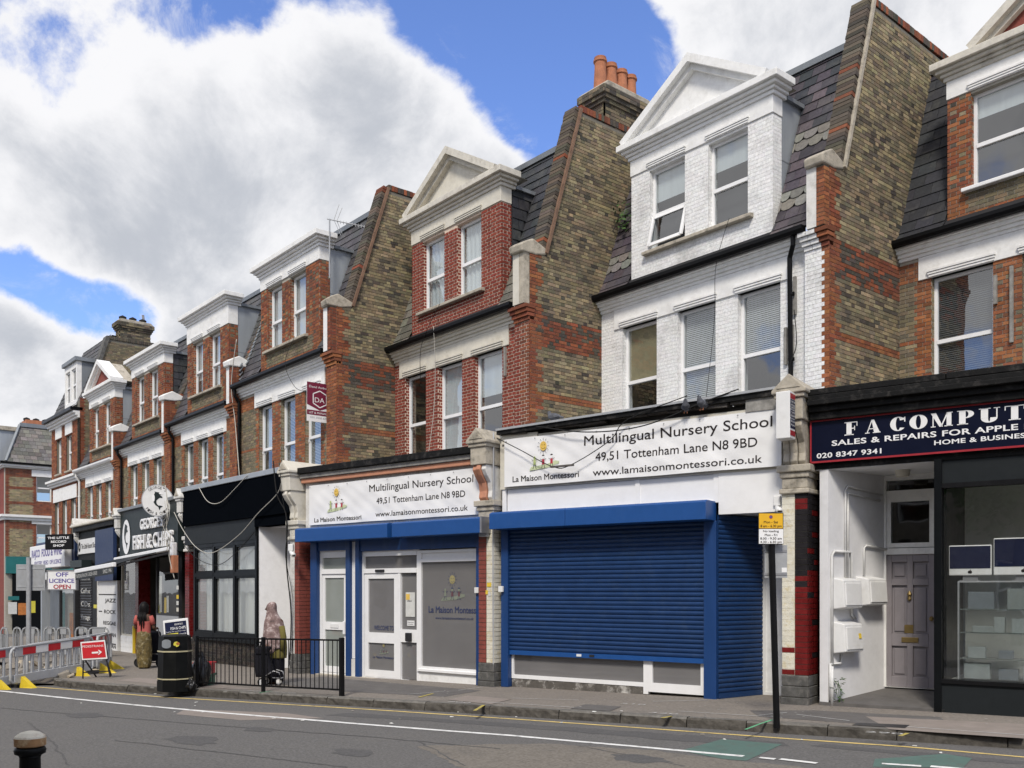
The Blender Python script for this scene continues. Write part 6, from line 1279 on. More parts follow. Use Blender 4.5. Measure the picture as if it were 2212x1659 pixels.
# grey backed road sign beyond the works
pl = at_px(62, 1400, 22.5); zg = gz(pl.x)-.1; t = thing('road_sign', 'grey back of a square road sign on a steel pole inside the works', 'sign', (pl.x, pl.y, zg), PH)
q = MB(); q.tube([(0, 0, -.05), (.0, 0, at_px(62, 1204, 22.5).z-zg)], .055, 12); q.build('pole', 'galv', t)
z0 = at_px(62, 1276, 22.5).z-zg; z1 = at_px(62, 1219, 22.5).z-zg; MB().box(-.34, .37, .06, .075, z0, z1).build('plate', 'barrier_dull', t, bevel=.01)
for z in (z0+.1, z1-.1): MB().box(-.3, .33, .052, .0599, z-.02, z+.02).build('channel', 'galv', t); 
# works barriers
def barrier(a, b, label, front=True, H=.80, bars=11, group='works barriers', feet=True, dull=False):
    a = Vector(a); b = Vector(b); L_ = (Vector((b.x-a.x, b.y-a.y, 0))).length; rz = math.atan2(b.y-a.y, b.x-a.x); pitch = (b.z-a.z)/L_
    t = thing('works_barrier', label, 'barrier', a, rz, group); m = 'barrier_dull' if dull else 'barrier_grey'; zf = lambda x, z: z+pitch*x
    def slab(name, x0, x1, y0, y1, z0, z1, mm, bv=0): q = MB(); q.hexa([(x0, y0, zf(x0, z0)), (x1, y0, zf(x1, z0)), (x1, y1, zf(x1, z0)), (x0, y1, zf(x0, z0)), (x0, y0, zf(x0, z1)), (x1, y0, zf(x1, z1)), (x1, y1, zf(x1, z1)), (x0, y1, zf(x0, z1))]); return q.build(name, mm, t, bevel=bv)
    slab('top_board', .12, L_-.12, -.02, .02, H-.19, H, m, .008); slab('bottom_board', .10, L_-.10, -.022, .022, .10, .27, m, .008); slab('top_lip', .10, L_-.10, -.035, .035, H-.012, H+.01, m)
    for x, s1 in ((.0, 1), (L_, -1)):
        q = MB(); pts = [(x+s1*.16, 0, zf(x, .12)), (x+s1*.06, 0, zf(x, .13)), (x+s1*.025, 0, zf(x, .19)), (x+s1*.025, 0, zf(x, H-.12)), (x+s1*.06, 0, zf(x, H-.04)), (x+s1*.16, 0, zf(x, H-.01))]; q.tube(pts, .026, 8); q.build('end_loop', m, t, smooth=True)
    for k in range(bars):
        x = .16+(L_-.32)*k/(bars-1); w = .02; q = MB(); q.hexa([(x-w, -.018, zf(x, .265)), (x+w, -.018, zf(x, .265)), (x+w, .018, zf(x, .265)), (x-w, .018, zf(x, .265)), (x-w*.8, -.018, zf(x, H-.185)), (x+w*.8, -.018, zf(x, H-.185)), (x+w*.8, .018, zf(x, H-.185)), (x-w*.8, .018, zf(x, H-.185))]); q.build('bar', m, t)
    if front:
        n = 5; x0 = .28; w = (L_-.56)/n
        for k in range(n): slab('reflector', x0+k*w+.003, x0+(k+1)*w-.003, -.026, -.0205, H-.165, H-.03, 'reflect_red' if k % 2 == 0 else 'reflect_white')
    if feet:
        for x in (.28, L_-.42):
            q = MB(); q.hexa([(x-.06, -.34, zf(x, 0)), (x+.06, -.34, zf(x, 0)), (x+.06, .0, zf(x, 0)), (x-.06, 0, zf(x, 0)), (x-.045, -.3, zf(x, .03)), (x+.045, -.3, zf(x, .03)), (x+.045, -.025, zf(x, .22)), (x-.045, -.025, zf(x, .22))]); q.build('foot_wedge', 'foot_yellow', t); slab('foot', x-.07, x+.07, .0, .34, 0, .07, 'rubber')
    return t
F1 = G(51, 1485, -.12); F2 = G(132, 1470, -.06); dF = (F2-F1); A0 = F1-dF*.36; B0 = F1+dF*1.95
barrier(A0, B0, 'grey plastic works barrier with bright red and white plates, end looped over its neighbour')
off = Vector((-.22, .12, 0)); barrier(A0-dF*1.9+off, A0+dF*.10+off, 'works barrier with red plate running up to the road kerb', group='works barriers')
barrier(A0+Vector((-.85, .75, .03))-dF*.4, B0+Vector((-.95, .6, .03)), 'works barrier standing close behind the brightest one', feet=False)
barrier(B0+Vector((.05, .05, 0)), G(240, 1443), 'works barrier turned away from the road beside the pedestrian sign', bars=9)
pb0 = at_px(-6, 1361, 25.6); pb0.z = gz(pb0.x)-.02; e_ = Vector((cph, sph, 0)); edges = [0, 22, 46, 89, 121, 157, 190, 240]
for k, (u0, u1) in enumerate(zip(edges[:-1], edges[1:])):
    a = pb0+e_*((u0+6)/FPX*25.6); b = pb0+e_*((u1+2)/FPX*25.6); j = Vector((sph*-1, cph, 0))*(.12 if k % 2 else 0)
    barrier(a+j, b+j, 'dull grey works barrier with plain back in the row before the off licence', front=False, bars=7, H=.86, feet=False, dull=True, group='back row of works barriers')
# pedestrian sign
pl0 = G(179, 1466); pr0 = G(238, 1461); t = thing('roadworks_sign', 'red pedestrians arrow sign with white border on a folding frame', 'sign', pl0, PH)
Ls = (pr0-pl0).length; dp = -sph*pl0.x+cph*pl0.y; X = lambda u: (u-179)/FPX*dp; Zp = lambda v: HC-(v-V0)/FPX*dp-pl0.z
sk = lambda a, b, d: (a+(b-.45)*-.03, d-b*.05, b)
q = MB(); q.prism([(X(175), Zp(1387)), (X(178.5), Zp(1426)), (X(233.5), Zp(1423)), (X(228), Zp(1382))], lambda a, b, d: (a, d, b), -.03, -.015); q.build('panel', 'reflect_white', t, bevel=.004)
q = MB(); q.prism([(X(178), Zp(1389.5)), (X(181), Zp(1422.5)), (X(230.5), Zp(1419.5)), (X(226), Zp(1385.5))], lambda a, b, d: (a, d, b), -.034, -.0301); q.build('red_face', 'reflect_red', t)
text('lettering', 'PEDESTRIANS', X(179.5), X(225), 0, .045, 0, 'reflect_white', t, off=.035, fn=lambda a, b: (a, -.0365, Zp(1399)+b+(a-X(179.5))*.05))
q = MB(); y = -.0365; cx, cz = X(211), Zp(1409.5); quad(q, [(cx-.10, cz-.02), (cx+.03, cz-.012), (cx+.03, cz+.022), (cx-.10, cz+.014)], y); quad(q, [(cx+.02, cz-.045), (cx+.035, cz-.045), (cx+.1, cz+.012), (cx+.04, cz+.055), (cx+.022, cz+.055), (cx+.055, cz+.005)], y); q.build('arrow', 'reflect_white', t, fix=False)
q = MB(); q.prism([(X(173.8), Zp(1386)), (X(177.5), Zp(1427.3)), (X(234.7), Zp(1424.2)), (X(229), Zp(1380.6))], lambda a, b, d: (a, d, b), -.0145, -.0); q.build('frame', 'dark_steel', t)
for a, b in (((X(179), .0, 0), (X(181), -.02, Zp(1426))), ((X(191), .35, 0), (X(183), .02, Zp(1426))), ((X(238), .0, .03), (X(231), -.02, Zp(1424))), ((X(224), .35, .03), (X(228), .02, Zp(1424))), ((X(179.5), -.0, .12), (X(237.5), .0, .15))): MB().bar(a, b, .022, .022).build('leg', 'dark_steel', t)
# broken paving and soil inside the works
rr = random.Random(21)
q = MB()
def mound(i, j):
    p = at_px(-30+i*270, 1400, 18.2+j*5.2); p.z = gz(p.x)-.10+.16*math.exp(-((i-.35)**2)*9)*math.sin(math.pi*min(1, j*1.2+.05))+.05*math.sin(i*23+j*11)*math.sin(j*17); return p
q.grid(40, 22, mound); q.build('soil_heap', 'soil', kind='stuff', smooth=True, fix=False)
for k in range(46):
    u = rr.uniform(-10, 215); d = rr.uniform(18.6, 22.5); p = at_px(u, 1400, d); s = rr.choice([.12, .18, .25, .34]); p.z = gz(p.x)-.08+rr.uniform(.02, .22)*max(.2, 1-abs(u-90)/160)
    q = MB(); q.hexa([(sx*s*rr.uniform(.35, .55), sy*s*rr.uniform(.3, .5), sz*s*rr.uniform(.1, .3)) for sx, sy, sz in [(-1, -1, -1), (1, -1, -1), (1, 1, -1), (-1, 1, -1), (-1, -1, 1), (1, -1, 1), (1, 1, 1), (-1, 1, 1)]])
    o = q.build('broken_paving', rr.choice(['rubble', 'rubble', 'rubble_pale']), bevel=.012); o.location = p; o.rotation_euler = (rr.uniform(-.6, .6), rr.uniform(-.6, .6), rr.uniform(0, 6)); tag(o, 'broken lump of dug up paving heaped inside the works barriers', 'rubble', 'dug up paving inside the barriers')
for k in range(14):
    u = rr.uniform(-5, 60); v = rr.uniform(1470, 1486); p = G(u, v, -.12); s = rr.choice([.1, .16, .22]); q = MB(); q.hexa([(sx*s*rr.uniform(.4, .7), sy*s*rr.uniform(.3, .5), sz*.03+.03) for sx, sy, sz in [(-1, -1, -1), (1, -1, -1), (1, 1, -1), (-1, 1, -1), (-1, -1, 1), (1, -1, 1), (1, 1, 1), (-1, 1, 1)]])
    o = q.build('broken_slab', 'kerb_stone', bevel=.008); o.location = p; o.rotation_euler = (rr.uniform(-.15, .15), rr.uniform(-.15, .15), rr.uniform(0, 6)); tag(o, 'dark broken slab lying on the road edge before the barrier feet', 'rubble', 'broken slabs at the road edge')
# ------------------------------------------------------------------ fittings on walls
def cable(label, pts, r=.008, m='cable', n=5):
    P = [Vector(p) for p in pts]; fine = []
    for i in range(len(P)-1):
        p0, p1, p2, p3 = P[max(i-1, 0)], P[i], P[i+1], P[min(i+2, len(P)-1)]
        for k in range(8):
            s = k/8; fine.append(.5*((2*p1)+(p2-p0)*s+(2*p0-5*p1+4*p2-p3)*s*s+(3*p1-p0-3*p2+p3)*s**3))
    fine.append(P[-1]); o = MB().tube(fine, r, n).build('cable', m, smooth=True); return tag(o, label, 'cable', 'loose cables on the fronts')
def L2W(S, ang, x, y, z): a = R(ang); return Vector((S[0]+x*math.cos(a)-y*math.sin(a), S[1]+x*math.sin(a)+y*math.cos(a), z))
lb = lambda x, y, z: L2W(SA, AB, x, y, z); lc = lambda x, y, z: L2W(SB, AC, x, y, z); ldd = lambda x, y, z: L2W(SC, AD, x, y, z)
cable('thin cable drooping from the pilaster across the wide banner', [lb(-5.1, -.2, 4.2), lb(-4.6, -.22, 3.95), lb(-3.95, -.24, 3.62), lb(-3.6, -.24, 3.62), lb(-2.9, -.22, 3.95), lb(-2.6, -.2, 4.25), lb(-1.6, -.2, 4.5)])
cable('cable sagging along the rotten boards above the wide banner', [lb(-4.3, -.2, 4.32), lb(-3.3, -.24, 4.12), lb(-2.3, -.24, 4.12), lb(-1.3, -.22, 4.38), lb(-.8, -.2, 4.5)], .01)
o = MB().box(-3.98, -3.55, -.26, -.22, 3.60, 3.63).build('broken_batten', 'rotten_wood'); place(o, SA, AB); tag(o, 'splintered dark batten dangling on a cable over the wide banner', 'batten')
cable('pale cable hanging in a deep loop over the black fascia', [ldd(-4.9, -.15, 4.15), ldd(-4.3, -.17, 3.75), ldd(-3.6, -.17, 3.68), ldd(-2.8, -.16, 3.95), ldd(-2.2, -.15, 4.2)], .009, 'cable_pale')
cable('long pale cable looping down from the fish shop corner to the black fascia', [ldd(-6.1, -.3, 3.6), ldd(-5.6, -.25, 3.1), ldd(-4.9, -.2, 2.65), ldd(-4.0, -.18, 2.5), ldd(-2.6, -.18, 2.85), ldd(-1.6, -.18, 3.3), ldd(-.6, -.2, 3.7), ldd(-.3, -.3, 4.1)], .01, 'cable_pale')
cable('black cable sagging over the top lights of the black shop', [ldd(-5.9, -.12, 2.75), ldd(-5.1, -.12, 2.4), ldd(-3.9, -.12, 2.2), ldd(-2.9, -.12, 2.45), ldd(-1.9, -.12, 2.9)], .008)
cable('bundle of black cable running down the red painted pilaster', [ldd(-.35, -.45, 4.3), ldd(-.25, -.42, 3.6), ldd(-.1, -.3, 3.2), ldd(-.05, -.3, 2.7), ldd(-.15, -.25, 2.1), ldd(-.06, -.2, 1.2), ldd(-.08, -.2, .5), ldd(-.2, -.18, .0)], .014)
cable('thin black cable beside the bundle on the red painted pilaster', [ldd(-.1, -.45, 4.3), ldd(.0, -.42, 3.5), ldd(.05, -.33, 2.9), ldd(-.1, -.3, 2.3), ldd(.02, -.2, 1.4), ldd(-.02, -.2, .3)], .007)
cable('tangle of pale cable on the fish shop pilaster', [ldd(-6.3, -.45, 4.3), ldd(-6.2, -.42, 3.7), ldd(-6.35, -.4, 3.2), ldd(-6.15, -.38, 3.0), ldd(-6.3, -.35, 2.5), ldd(-6.2, -.25, 1.9)], .013, 'cable_pale')
for k in range(3): cable('loose pale loop of wire at the fish shop console', [ldd(-6.35+.1*k, -.45, 3.9), ldd(-6.1+.1*k, -.5, 3.5), ldd(-6.4, -.48, 3.3-.2*k), ldd(-6.1-.1*k, -.45, 2.9), ldd(-6.3+.05*k, -.42, 2.6)], .007, 'cable_pale')
cable('thin pale wire hanging down the red painted house front', [Vector((-16.4, 11.55, 7.3)), Vector((-16.55, 11.7, 6.4)), Vector((-16.7, 11.75, 5.4)), Vector((-16.95, 11.72, 4.2))], .007, 'cable_pale')
cable('black wire hanging over the first window of the red painted house', [Vector((-16.1, 11.5, 7.7)), Vector((-16.9, 11.58, 7.0)), Vector((-17.1, 11.7, 6.2))], .006)
cable('black cable beside the downpipe of the white house', [Vector((-8.85, 13.6, 6.3)), Vector((-8.78, 13.56, 5.7)), Vector((-8.9, 13.55, 5.3)), Vector((-8.72, 13.58, 4.6))], .008)
cable('thin wire trailing from the white dormer to its first floor', [Vector((-10.1, 13.5, 8.2)), Vector((-10.35, 13.45, 7.4)), Vector((-10.5, 13.6, 6.5)), Vector((-10.7, 13.6, 5.0))], .005)
cable('thin pale cable down the brick house beside the black downpipe', [Vector((-23.3, 10.1, 8.2)), Vector((-23.75, 10.15, 7.1)), Vector((-23.72, 10.25, 6.0)), Vector((-23.3, 10.2, 4.3))], .012, 'cable_pale')
cable('wire slung from the grey zinc dormer to the letting board', [Vector((-20.4, 10.3, 7.7)), Vector((-20.3, 10.0, 7.0)), Vector((-19.6, 9.9, 6.3)), Vector((-19.1, 10.0, 6.1))], .006)
cable('grey conduit up the left edge of the wide shutter', [lb(-5.2, -.16, .2), lb(-5.2, -.17, 1.5), lb(-5.2, -.17, 2.6), lb(-5.17, -.2, 4.3)], .014, 'plastic_grey')
# cameras and alarm boxes
def cctv(p, rz, label):
    t = thing('security_camera', label, 'camera', p, rz); MB().box(-.05, .05, -.03, .06, .02, .16).build('box', 'plastic_white', t, bevel=.01); q = MB(); q.tube([(0, -.03, .0), (.06, -.12, -.05), (.10, -.18, -.07)], [.03, .045, .045], 12); q.build('body', 'plastic_white', t, smooth=True); MB().lathe([(.03, -.01), (.03, .01)], 12, (.1, -.19, -.075)).build('lens', 'ink', t)
cctv(lb(-.28, -.06, 2.78), R(AB), 'white security camera below the box on the lobby fascia')
cctv(lc(-4.98, -.42, 2.38), R(AC+40), 'security camera on the red painted pilaster')
o = MB().box(-.08, .08, -.26, -.16, 2.52, 2.75).build('alarm_box', 'plastic_grey', bevel=.01); place(o, SB, AC); tag(o, 'small grey alarm box on the red brick pilaster', 'alarm box')
o = MB().box(-.08, .12, -.3, -.16, 2.05, 2.5).build('alarm_box', 'terracotta', bevel=.01); place(o, SD, AD); tag(o, 'salmon alarm box on the dark red tiled pilaster', 'alarm box')
for x, y, z, m, S, ang, lab in ((-.26, -.09, 1.60, 'plastic_white', SB, AC, 'small white key switch on the blue post by the nursery window'), (-5.08, -.10, 1.62, 'plastic_white', SA, AB, 'small white key switch on the blue post by the shutter')):
    o = MB().box(x-.045, x+.045, y-.03, y+.018, z-.05, z+.05).build('key_switch', m, bevel=.006); place(o, S, ang); tag(o, lab, 'switch')
for k, (x, y, z, w, h, m) in enumerate([(.02, -.16, 1.66, .09, .07, 'label_yellow'), (-.01, -.16, 1.53, .05, .07, 'label_yellow'), (.05, -.16, 1.50, .05, .07, 'paper')]):
    o = MB().box(x, x+w, y, y+.004, z, z+h).build('sticker', m); place(o, SB, AC); tag(o, ['wide yellow sticker on the red brick pilaster', 'narrow yellow sticker below the wide one on the red brick pilaster', 'white sticker beside the narrow yellow one on the pilaster'][k], 'sticker')
for k, (z, m) in enumerate([(1.62, 'paper'), (1.38, 'label_yellow'), (1.22, 'paper'), (1.05, 'cream_paint')]):
    o = MB().box(.0, .13, -.166, -.16, z, z+.1).build('sticker', m); place(o, SD, AD); tag(o, 'torn paper sticker on the dark red tiled pilaster', 'sticker', 'stickers on the tiled pilaster')
# meter cupboards and pipes on the lobby wall of the computer shop
wx = lambda y: .42+.48*(y+.02)/1.27
def meter(y0, y1, z0, z1, label, mark=False):
    t = thing('meter_box', label, 'meter box', (SA[0], SA[1], 0), R(AB), 'meter boxes'); d = .20
    f = lambda y, o, z: (wx(y)+o, y, z)
    q = MB(); q.hexa([f(y0, .0, z0), f(y0, d, z0+.03), f(y1, d, z0+.03), f(y1, 0, z0), f(y0, 0, z1), f(y0, d-.02, z1-.04), f(y1, d-.02, z1-.04), f(y1, 0, z1)]); q.build('box', 'plastic_white', t, bevel=.012)
    q = MB(); q.hexa([f(y0+.025, d-.005, z0+.06), f(y0+.025, d+.014, z0+.06), f(y1-.025, d+.014, z0+.06), f(y1-.025, d-.005, z0+.06), f(y0+.025, d-.02, z1-.08), f(y0+.025, d-.002, z1-.08), f(y1-.025, d-.002, z1-.08), f(y1-.025, d-.02, z1-.08)]); q.build('door', 'plastic_white', t, bevel=.006)
    if mark: q = MB(); q.hexa([f(y1-.12, d+.014, z1-.24), f(y1-.12, d+.018, z1-.24), f(y1-.07, d+.018, z1-.24), f(y1-.07, d+.014, z1-.24), f(y1-.12, d+.004, z1-.17), f(y1-.12, d+.008, z1-.17), f(y1-.07, d+.008, z1-.17), f(y1-.07, d+.004, z1-.17)]); q.build('label_plate', 'label_yellow', t)
meter(.02, .40, 1.33, 1.78, 'white meter box nearest the pavement, upper of two under the pipes'); meter(.55, .95, 1.37, 1.80, 'white meter box with slotted door deeper in the lobby'); meter(.04, .42, .72, 1.17, 'lowest white meter box with small yellow label', True)
t = thing('pipework', 'white painted gas pipes over the meter boxes on the lobby wall', 'pipes', (SA[0], SA[1], 0), R(AB))
f = lambda y, z, o=.03: (wx(y)+o, y, z)
for pts, r, m in (([f(.30, 1.75), f(.30, 3.0), f(.34, 3.06), f(1.1, 2.98)], .017, 'pipe_white'), ([f(.35, 1.75), f(.35, 2.96), f(1.05, 2.9)], .017, 'pipe_white'), ([f(.02, .55), f(.02, 2.08), f(.06, 2.14), f(.40, 2.14), f(.43, 2.08), f(.43, 1.25), f(.5, 1.2)], .02, 'pipe_white'), ([f(.7, 1.82), f(.7, 2.2), f(.74, 2.24), f(1.2, 2.2)], .015, 'pipe_white'), ([f(-.02, .08), f(-.02, .58), f(.2, .58), f(.22, .7)], .02, 'pipe_white'), ([f(-.015, .0, .05), f(-.015, .55, .05)], .024, 'pipe_white')):
    q = MB(); q.tube(pts, r, 8); q.build('pipe', m, t, smooth=True)
o = MB().hexa([(.80, 1.14, 1.45), (.86, 1.14, 1.45), (.90, 1.19, 1.45), (.84, 1.19, 1.45), (.80, 1.14, 1.72), (.86, 1.14, 1.72), (.90, 1.19, 1.72), (.84, 1.19, 1.72)]).build('door_intercom', 'dark_steel', bevel=.008); place(o, SA, AB); tag(o, 'black door intercom beside the grey panelled door', 'intercom')
# weed at the foot of the pipes
t = thing('weed', 'leafy green weed growing at the foot of the white pipes', 'plant', lb(.56, .02, .04)); rw = random.Random(2)
q = MB()
for k in range(5): q.tube([(0, 0, 0), (rw.uniform(-.03, .03), rw.uniform(-.03, .03), .16), (rw.uniform(-.07, .07), rw.uniform(-.06, .06), rw.uniform(.22, .36))], .004, 4)
q.build('stem', 'leaf', t)
for k in range(34):
    a = rw.uniform(0, 6.28); z = rw.uniform(.04, .36); r = rw.uniform(.01, .06); l = rw.uniform(.04, .08); q = MB(); c = Vector((r*math.cos(a), r*math.sin(a), z)); d = Vector((math.cos(a), math.sin(a), rw.uniform(-.4, .3)))*l; w = Vector((-math.sin(a), math.cos(a), 0))*l*.28
    q.add([c, c+d*.5+w+Vector((0, 0, .008)), c+d, c+d*.5-w+Vector((0, 0, .008))], [(0, 1, 2, 3)]); q.build('leaf', 'leaf', t, fix=False)
# house plant tuft growing by the white dormer
t = thing('wall_plant', 'small plant sprouting from the brick party wall beside the white dormer', 'plant', (-13.35, 14.05, 9.3))
for k in range(40):
    a = rw.uniform(0, 6.28); q = MB(); c = Vector((rw.uniform(-.05, .22), rw.uniform(-.15, .15), rw.uniform(-.28, .28))); l = .10; d = Vector((abs(math.cos(a))+.2, math.sin(a), rw.uniform(-.6, .6)))*l; w = Vector((0, .03, .03)); q.add([c, c+d*.5+w, c+d, c+d*.5-w], [(0, 1, 2, 3)]); q.build('leaf', 'leaf', t, fix=False)
q = MB(); q.tube([(-.12, 0, -.2), (.05, 0, 0), (.15, .05, .2)], .01, 5); q.build('stem', 'rotten_wood', t)
# letting board on the brick house
bX = -18.95; r0 = ray(663, 870); r1 = ray(718, 870); y0 = r0.y*bX/r0.x; y1 = r1.y*bX/r1.x; dm_ = bX/ray(690, 870).x; z0 = HC+(V0-912)/FPX*dm_; z1 = HC+(V0-828)/FPX*dm_
t = thing('letting_board', 'maroon and white letting board projecting from the brick house', 'sign', (bX, y0, z0)); Wd = y1-y0; Hd = z1-z0
fb = lambda a, b, d: (d, a, b)
MB().box(-.012, .0, 0, Wd, 0, Hd).build('panel', 'sign_white', t); q = MB(); q.prism([(.0, Hd), (Wd, Hd), (Wd, Hd*.43), (Wd*.5, Hd*.30), (0, Hd*.43)], fb, .001, .004); q.build('maroon_field', 'maroon', t); q = MB(); q.prism([(.0, Hd*.29), (Wd, Hd*.29), (Wd, Hd*.17), (0, Hd*.17)], fb, .001, .004); q.build('maroon_band', 'maroon', t)
fl_ = lambda o: (lambda a, b: (o, a, b))
q = MB(); text_into(q, 'David Astburys', Wd*.08, Wd*.92, Hd*.86, Hd*.92, 0, off=.02, fn=fl_(.006)); text_into(q, 'LET & MANAGED', Wd*.08, Wd*.92, Hd*.20, Hd*.255, 0, off=.025, fn=fl_(.006)); text_into(q, 'DA', Wd*.30, Wd*.68, Hd*.5, Hd*.63, 0, off=.03, fn=fl_(.006))
hx = [(Wd*.5, Hd*.80), (Wd*.76, Hd*.71), (Wd*.76, Hd*.47), (Wd*.5, Hd*.37), (Wd*.24, Hd*.47), (Wd*.24, Hd*.71), (Wd*.5, Hd*.80)]
for (a, b), (c, d) in zip(hx[:-1], hx[1:]):
    l = math.hypot(c-a, d-b); nx, nz_ = -(d-b)/l*.012, (c-a)/l*.012; q.add([(.006, a-nx, b-nz_), (.006, c-nx, d-nz_), (.006, c+nx, d+nz_), (.006, a+nx, b+nz_)], [(0, 1, 2, 3)])
q.build('lettering', 'sign_white', t, fix=False); q = MB(); text_into(q, '020 3000 6787', Wd*.12, Wd*.86, Hd*.085, Hd*.13, 0, off=.0, fn=fl_(.004)); q.build('phone_lettering', 'plastic_grey', t, fix=False)
MB().box(-.03, -.012, Wd-.03, 10.42-y0, Hd*.55, Hd*.6).build('bracket', 'plastic_white', t)
# TV aerial on the roof
pa_ = at_px(712, 545, 21.5); t = thing('aerial', 'television aerial on a thin mast above the zinc sided dormer', 'aerial', pa_, PH)
dd_ = 21.5/FPX; q = MB(); q.tube([(0, 0, -.6), (0, 0, 72*dd_)], .018, 6); q.build('mast', 'galv', t); q = MB(); q.tube([(-.06, 0, 72*dd_), (78*dd_, .1, 58*dd_)], .012, 6); q.build('boom', 'galv', t)
for k in range(9): x = (22+k*6.5)*dd_; q = MB(); q.tube([(x, .07, 72*dd_-.19*x-.04), (x, .07, 72*dd_-.19*x+.04)], .006, 5); q.build('element', 'galv', t)
for s1 in (-1, 1):
    q = MB(); q.tube([(.10, 0, 70*dd_), (.22 if s1 > 0 else .26, 0, 70*dd_+s1*.36)], .007, 5); q.build('reflector', 'galv', t); q = MB(); q.tube([(.16, .05, 70*dd_), (.28, .05, 70*dd_+s1*.30)], .007, 5); q.build('reflector', 'galv', t)
# round fish shop sign
pr_ = at_px(340, 1081, 24.6); t = thing('projecting_sign', 'round white fish emblem sign on a bracket above the fish shop', 'sign', pr_, PH+R(16))
rs = 32.5*24.6/FPX; q = MB(); q.prism([(rs*math.cos(R(a)), rs*1.06*math.sin(R(a))) for a in range(0, 360, 8)], lambda a, b, d: (a, d, b), 0, .16); q.build('drum', 'plastic_white', t)
q = MB(); ring(q, 0, 0, rs, rs*1.06, rs*.95, rs*1.01, -.004, 48); q.build('rim', 'plastic_grey', t, fix=False)
q = MB(); fish(q, .02, -.05, rs*.72, -.006); q.build('fish_emblem', 'george_green', t, fix=False)
q = MB(); disc(q, .09, .19, .05, .03, -.008, 14); disc(q, -.10, .06, .035, .10, -.008, 14); q.build('fish_highlight', 'sign_white', t, fix=False)
def arc_text(s, r, a0, a1, h, flip):
    q = MB(); n = len(s)
    for k, ch in enumerate(s):
        if ch == ' ': continue
        a = R(a0+(a1-a0)*k/(n-1)); rot = a-math.pi/2 if not flip else a+math.pi/2; cx, cz = r*math.cos(a), r*1.06*math.sin(a); w = h*.62
        text_into(q, ch, -w/2, w/2, 0, h, 0, off=.01, fn=lambda x, z: (cx+x*math.cos(rot)-(z-h/2)*math.sin(rot), -.006, cz+x*math.sin(rot)+(z-h/2)*math.cos(rot)))
    q.build('arc_lettering', 'ink', t, fix=False)
arc_text("GEORGE'S", rs*.82, 128, 52, .075, False); arc_text('FISH & CHIPS', rs*.82, 220, 320, .075, True)
MB().bar((rs*.9, .08, .08), (rs+.75, .5, .1), .03, .03).build('bracket', 'dark_steel', t); MB().bar((rs*.9, .08, -.25), (rs+.75, .5, -.22), .03, .03).build('bracket', 'dark_steel', t)
# timber battens on the walls
def batten(key, u, v0, v1, Y, m='grey_timber', w=.05):
    r = ray(u, (v0+v1)/2); d = (Y-.01)/r.y; z0 = HC+(V0-v1)/FPX*d; z1 = HC+(V0-v0)/FPX*d; x = r.x*d; h = HOUSE[key]; MB().box(x-w/2-h.location.x, x+w/2-h.location.x, -.045, -.0005, z0, z1).build('batten', m, h)
for a in (('B', 1718, 598, 680, 13.72), ('B', 1698, 708, 788, 13.72), ('B', 1712, 702, 778, 13.72), ('A', 2151, 595, 657, 15.9), ('A', 2186, 575, 740, 15.9), ('C', 1092, 750, 812, 11.86), ): batten(*a)
batten('C', 1119, 745, 810, 11.72, 'red_trim')
# ------------------------------------------------------------------ people, pigeons
def loft(mb, secs, n=28, folds=0.0, nf=9, ph=0.0, z_f=None):
    """closed body from elliptical rings (cx, cy, z, rx, ry)"""
    o = len(mb.v)
    for i, (cx, cy, z, rx, ry) in enumerate(secs):
        k0 = folds*(z_f(z) if z_f else 1)
        for k in range(n):
            a = 2*math.pi*k/n; m = 1+k0*(.6*math.sin(nf*a+ph+z*2)+.4*math.sin((nf*2+1)*a+ph*2-z*3)); mb.v.append((cx+rx*m*math.cos(a), cy+ry*m*math.sin(a), z))
    for i in range(len(secs)-1):
        for k in range(n): mb.f.append((o+i*n+k, o+i*n+(k+1) % n, o+(i+1)*n+(k+1) % n, o+(i+1)*n+k)); mb.c.append(None)
    mb.f.append(tuple(o+k for k in range(n-1, -1, -1))); mb.c.append(None); mb.f.append(tuple(o+(len(secs)-1)*n+k for k in range(n))); mb.c.append(None)
    return mb
def interp(secs, m=4):
    out = []
    for i in range(len(secs)-1):
        p = [secs[max(i-1, 0)], secs[i], secs[i+1], secs[min(i+2, len(secs)-1)]]
        for k in range(m):
            s = k/m; out.append(tuple(.5*((2*p[1][j])+(p[2][j]-p[0][j])*s+(2*p[0][j]-5*p[1][j]+4*p[2][j]-p[3][j])*s*s+(3*p[1][j]-p[0][j]-3*p[2][j]+p[3][j])*s**3) for j in range(5)))
    out.append(secs[-1]); return out
def fuse(o, vox=.012):
    m = o.modifiers.new('remesh', 'REMESH'); m.mode = 'VOXEL'; m.voxel_size = vox; m.use_smooth_shade = True
    s = o.modifiers.new('smooth', 'SMOOTH'); s.factor = .5; s.iterations = 4; return o
def hand(mb, p, d, s=1.0, curl=.6, side=1):
    """palm with four unequal curled fingers and a thumb"""
    p = Vector(p); d = Vector(d).normalized(); x = d.cross(Vector((0, 0, 1))).normalized()*side; u = x.cross(d)
    mb.tube([p, p+d*.045*s, p+d*.085*s], [.026*s, .036*s, .03*s], 8)
    for k, (o, l) in enumerate(((-.028, .058), (-.010, .07), (.010, .065), (.027, .05))):
        b = p+d*.08*s+x*o*s; mb.tube([b, b+d*l*.5*s-u*l*.15*s, b+d*l*(.9-.4*curl)*s-u*l*.75*curl*s], [.009*s, .0085*s, .007*s], 6)
    b = p+d*.03*s-x*.03*s; mb.tube([b, b-x*.025*s+d*.03*s, b-x*.02*s+d*.055*s-u*.02*s], [.011*s, .010*s, .008*s], 6)
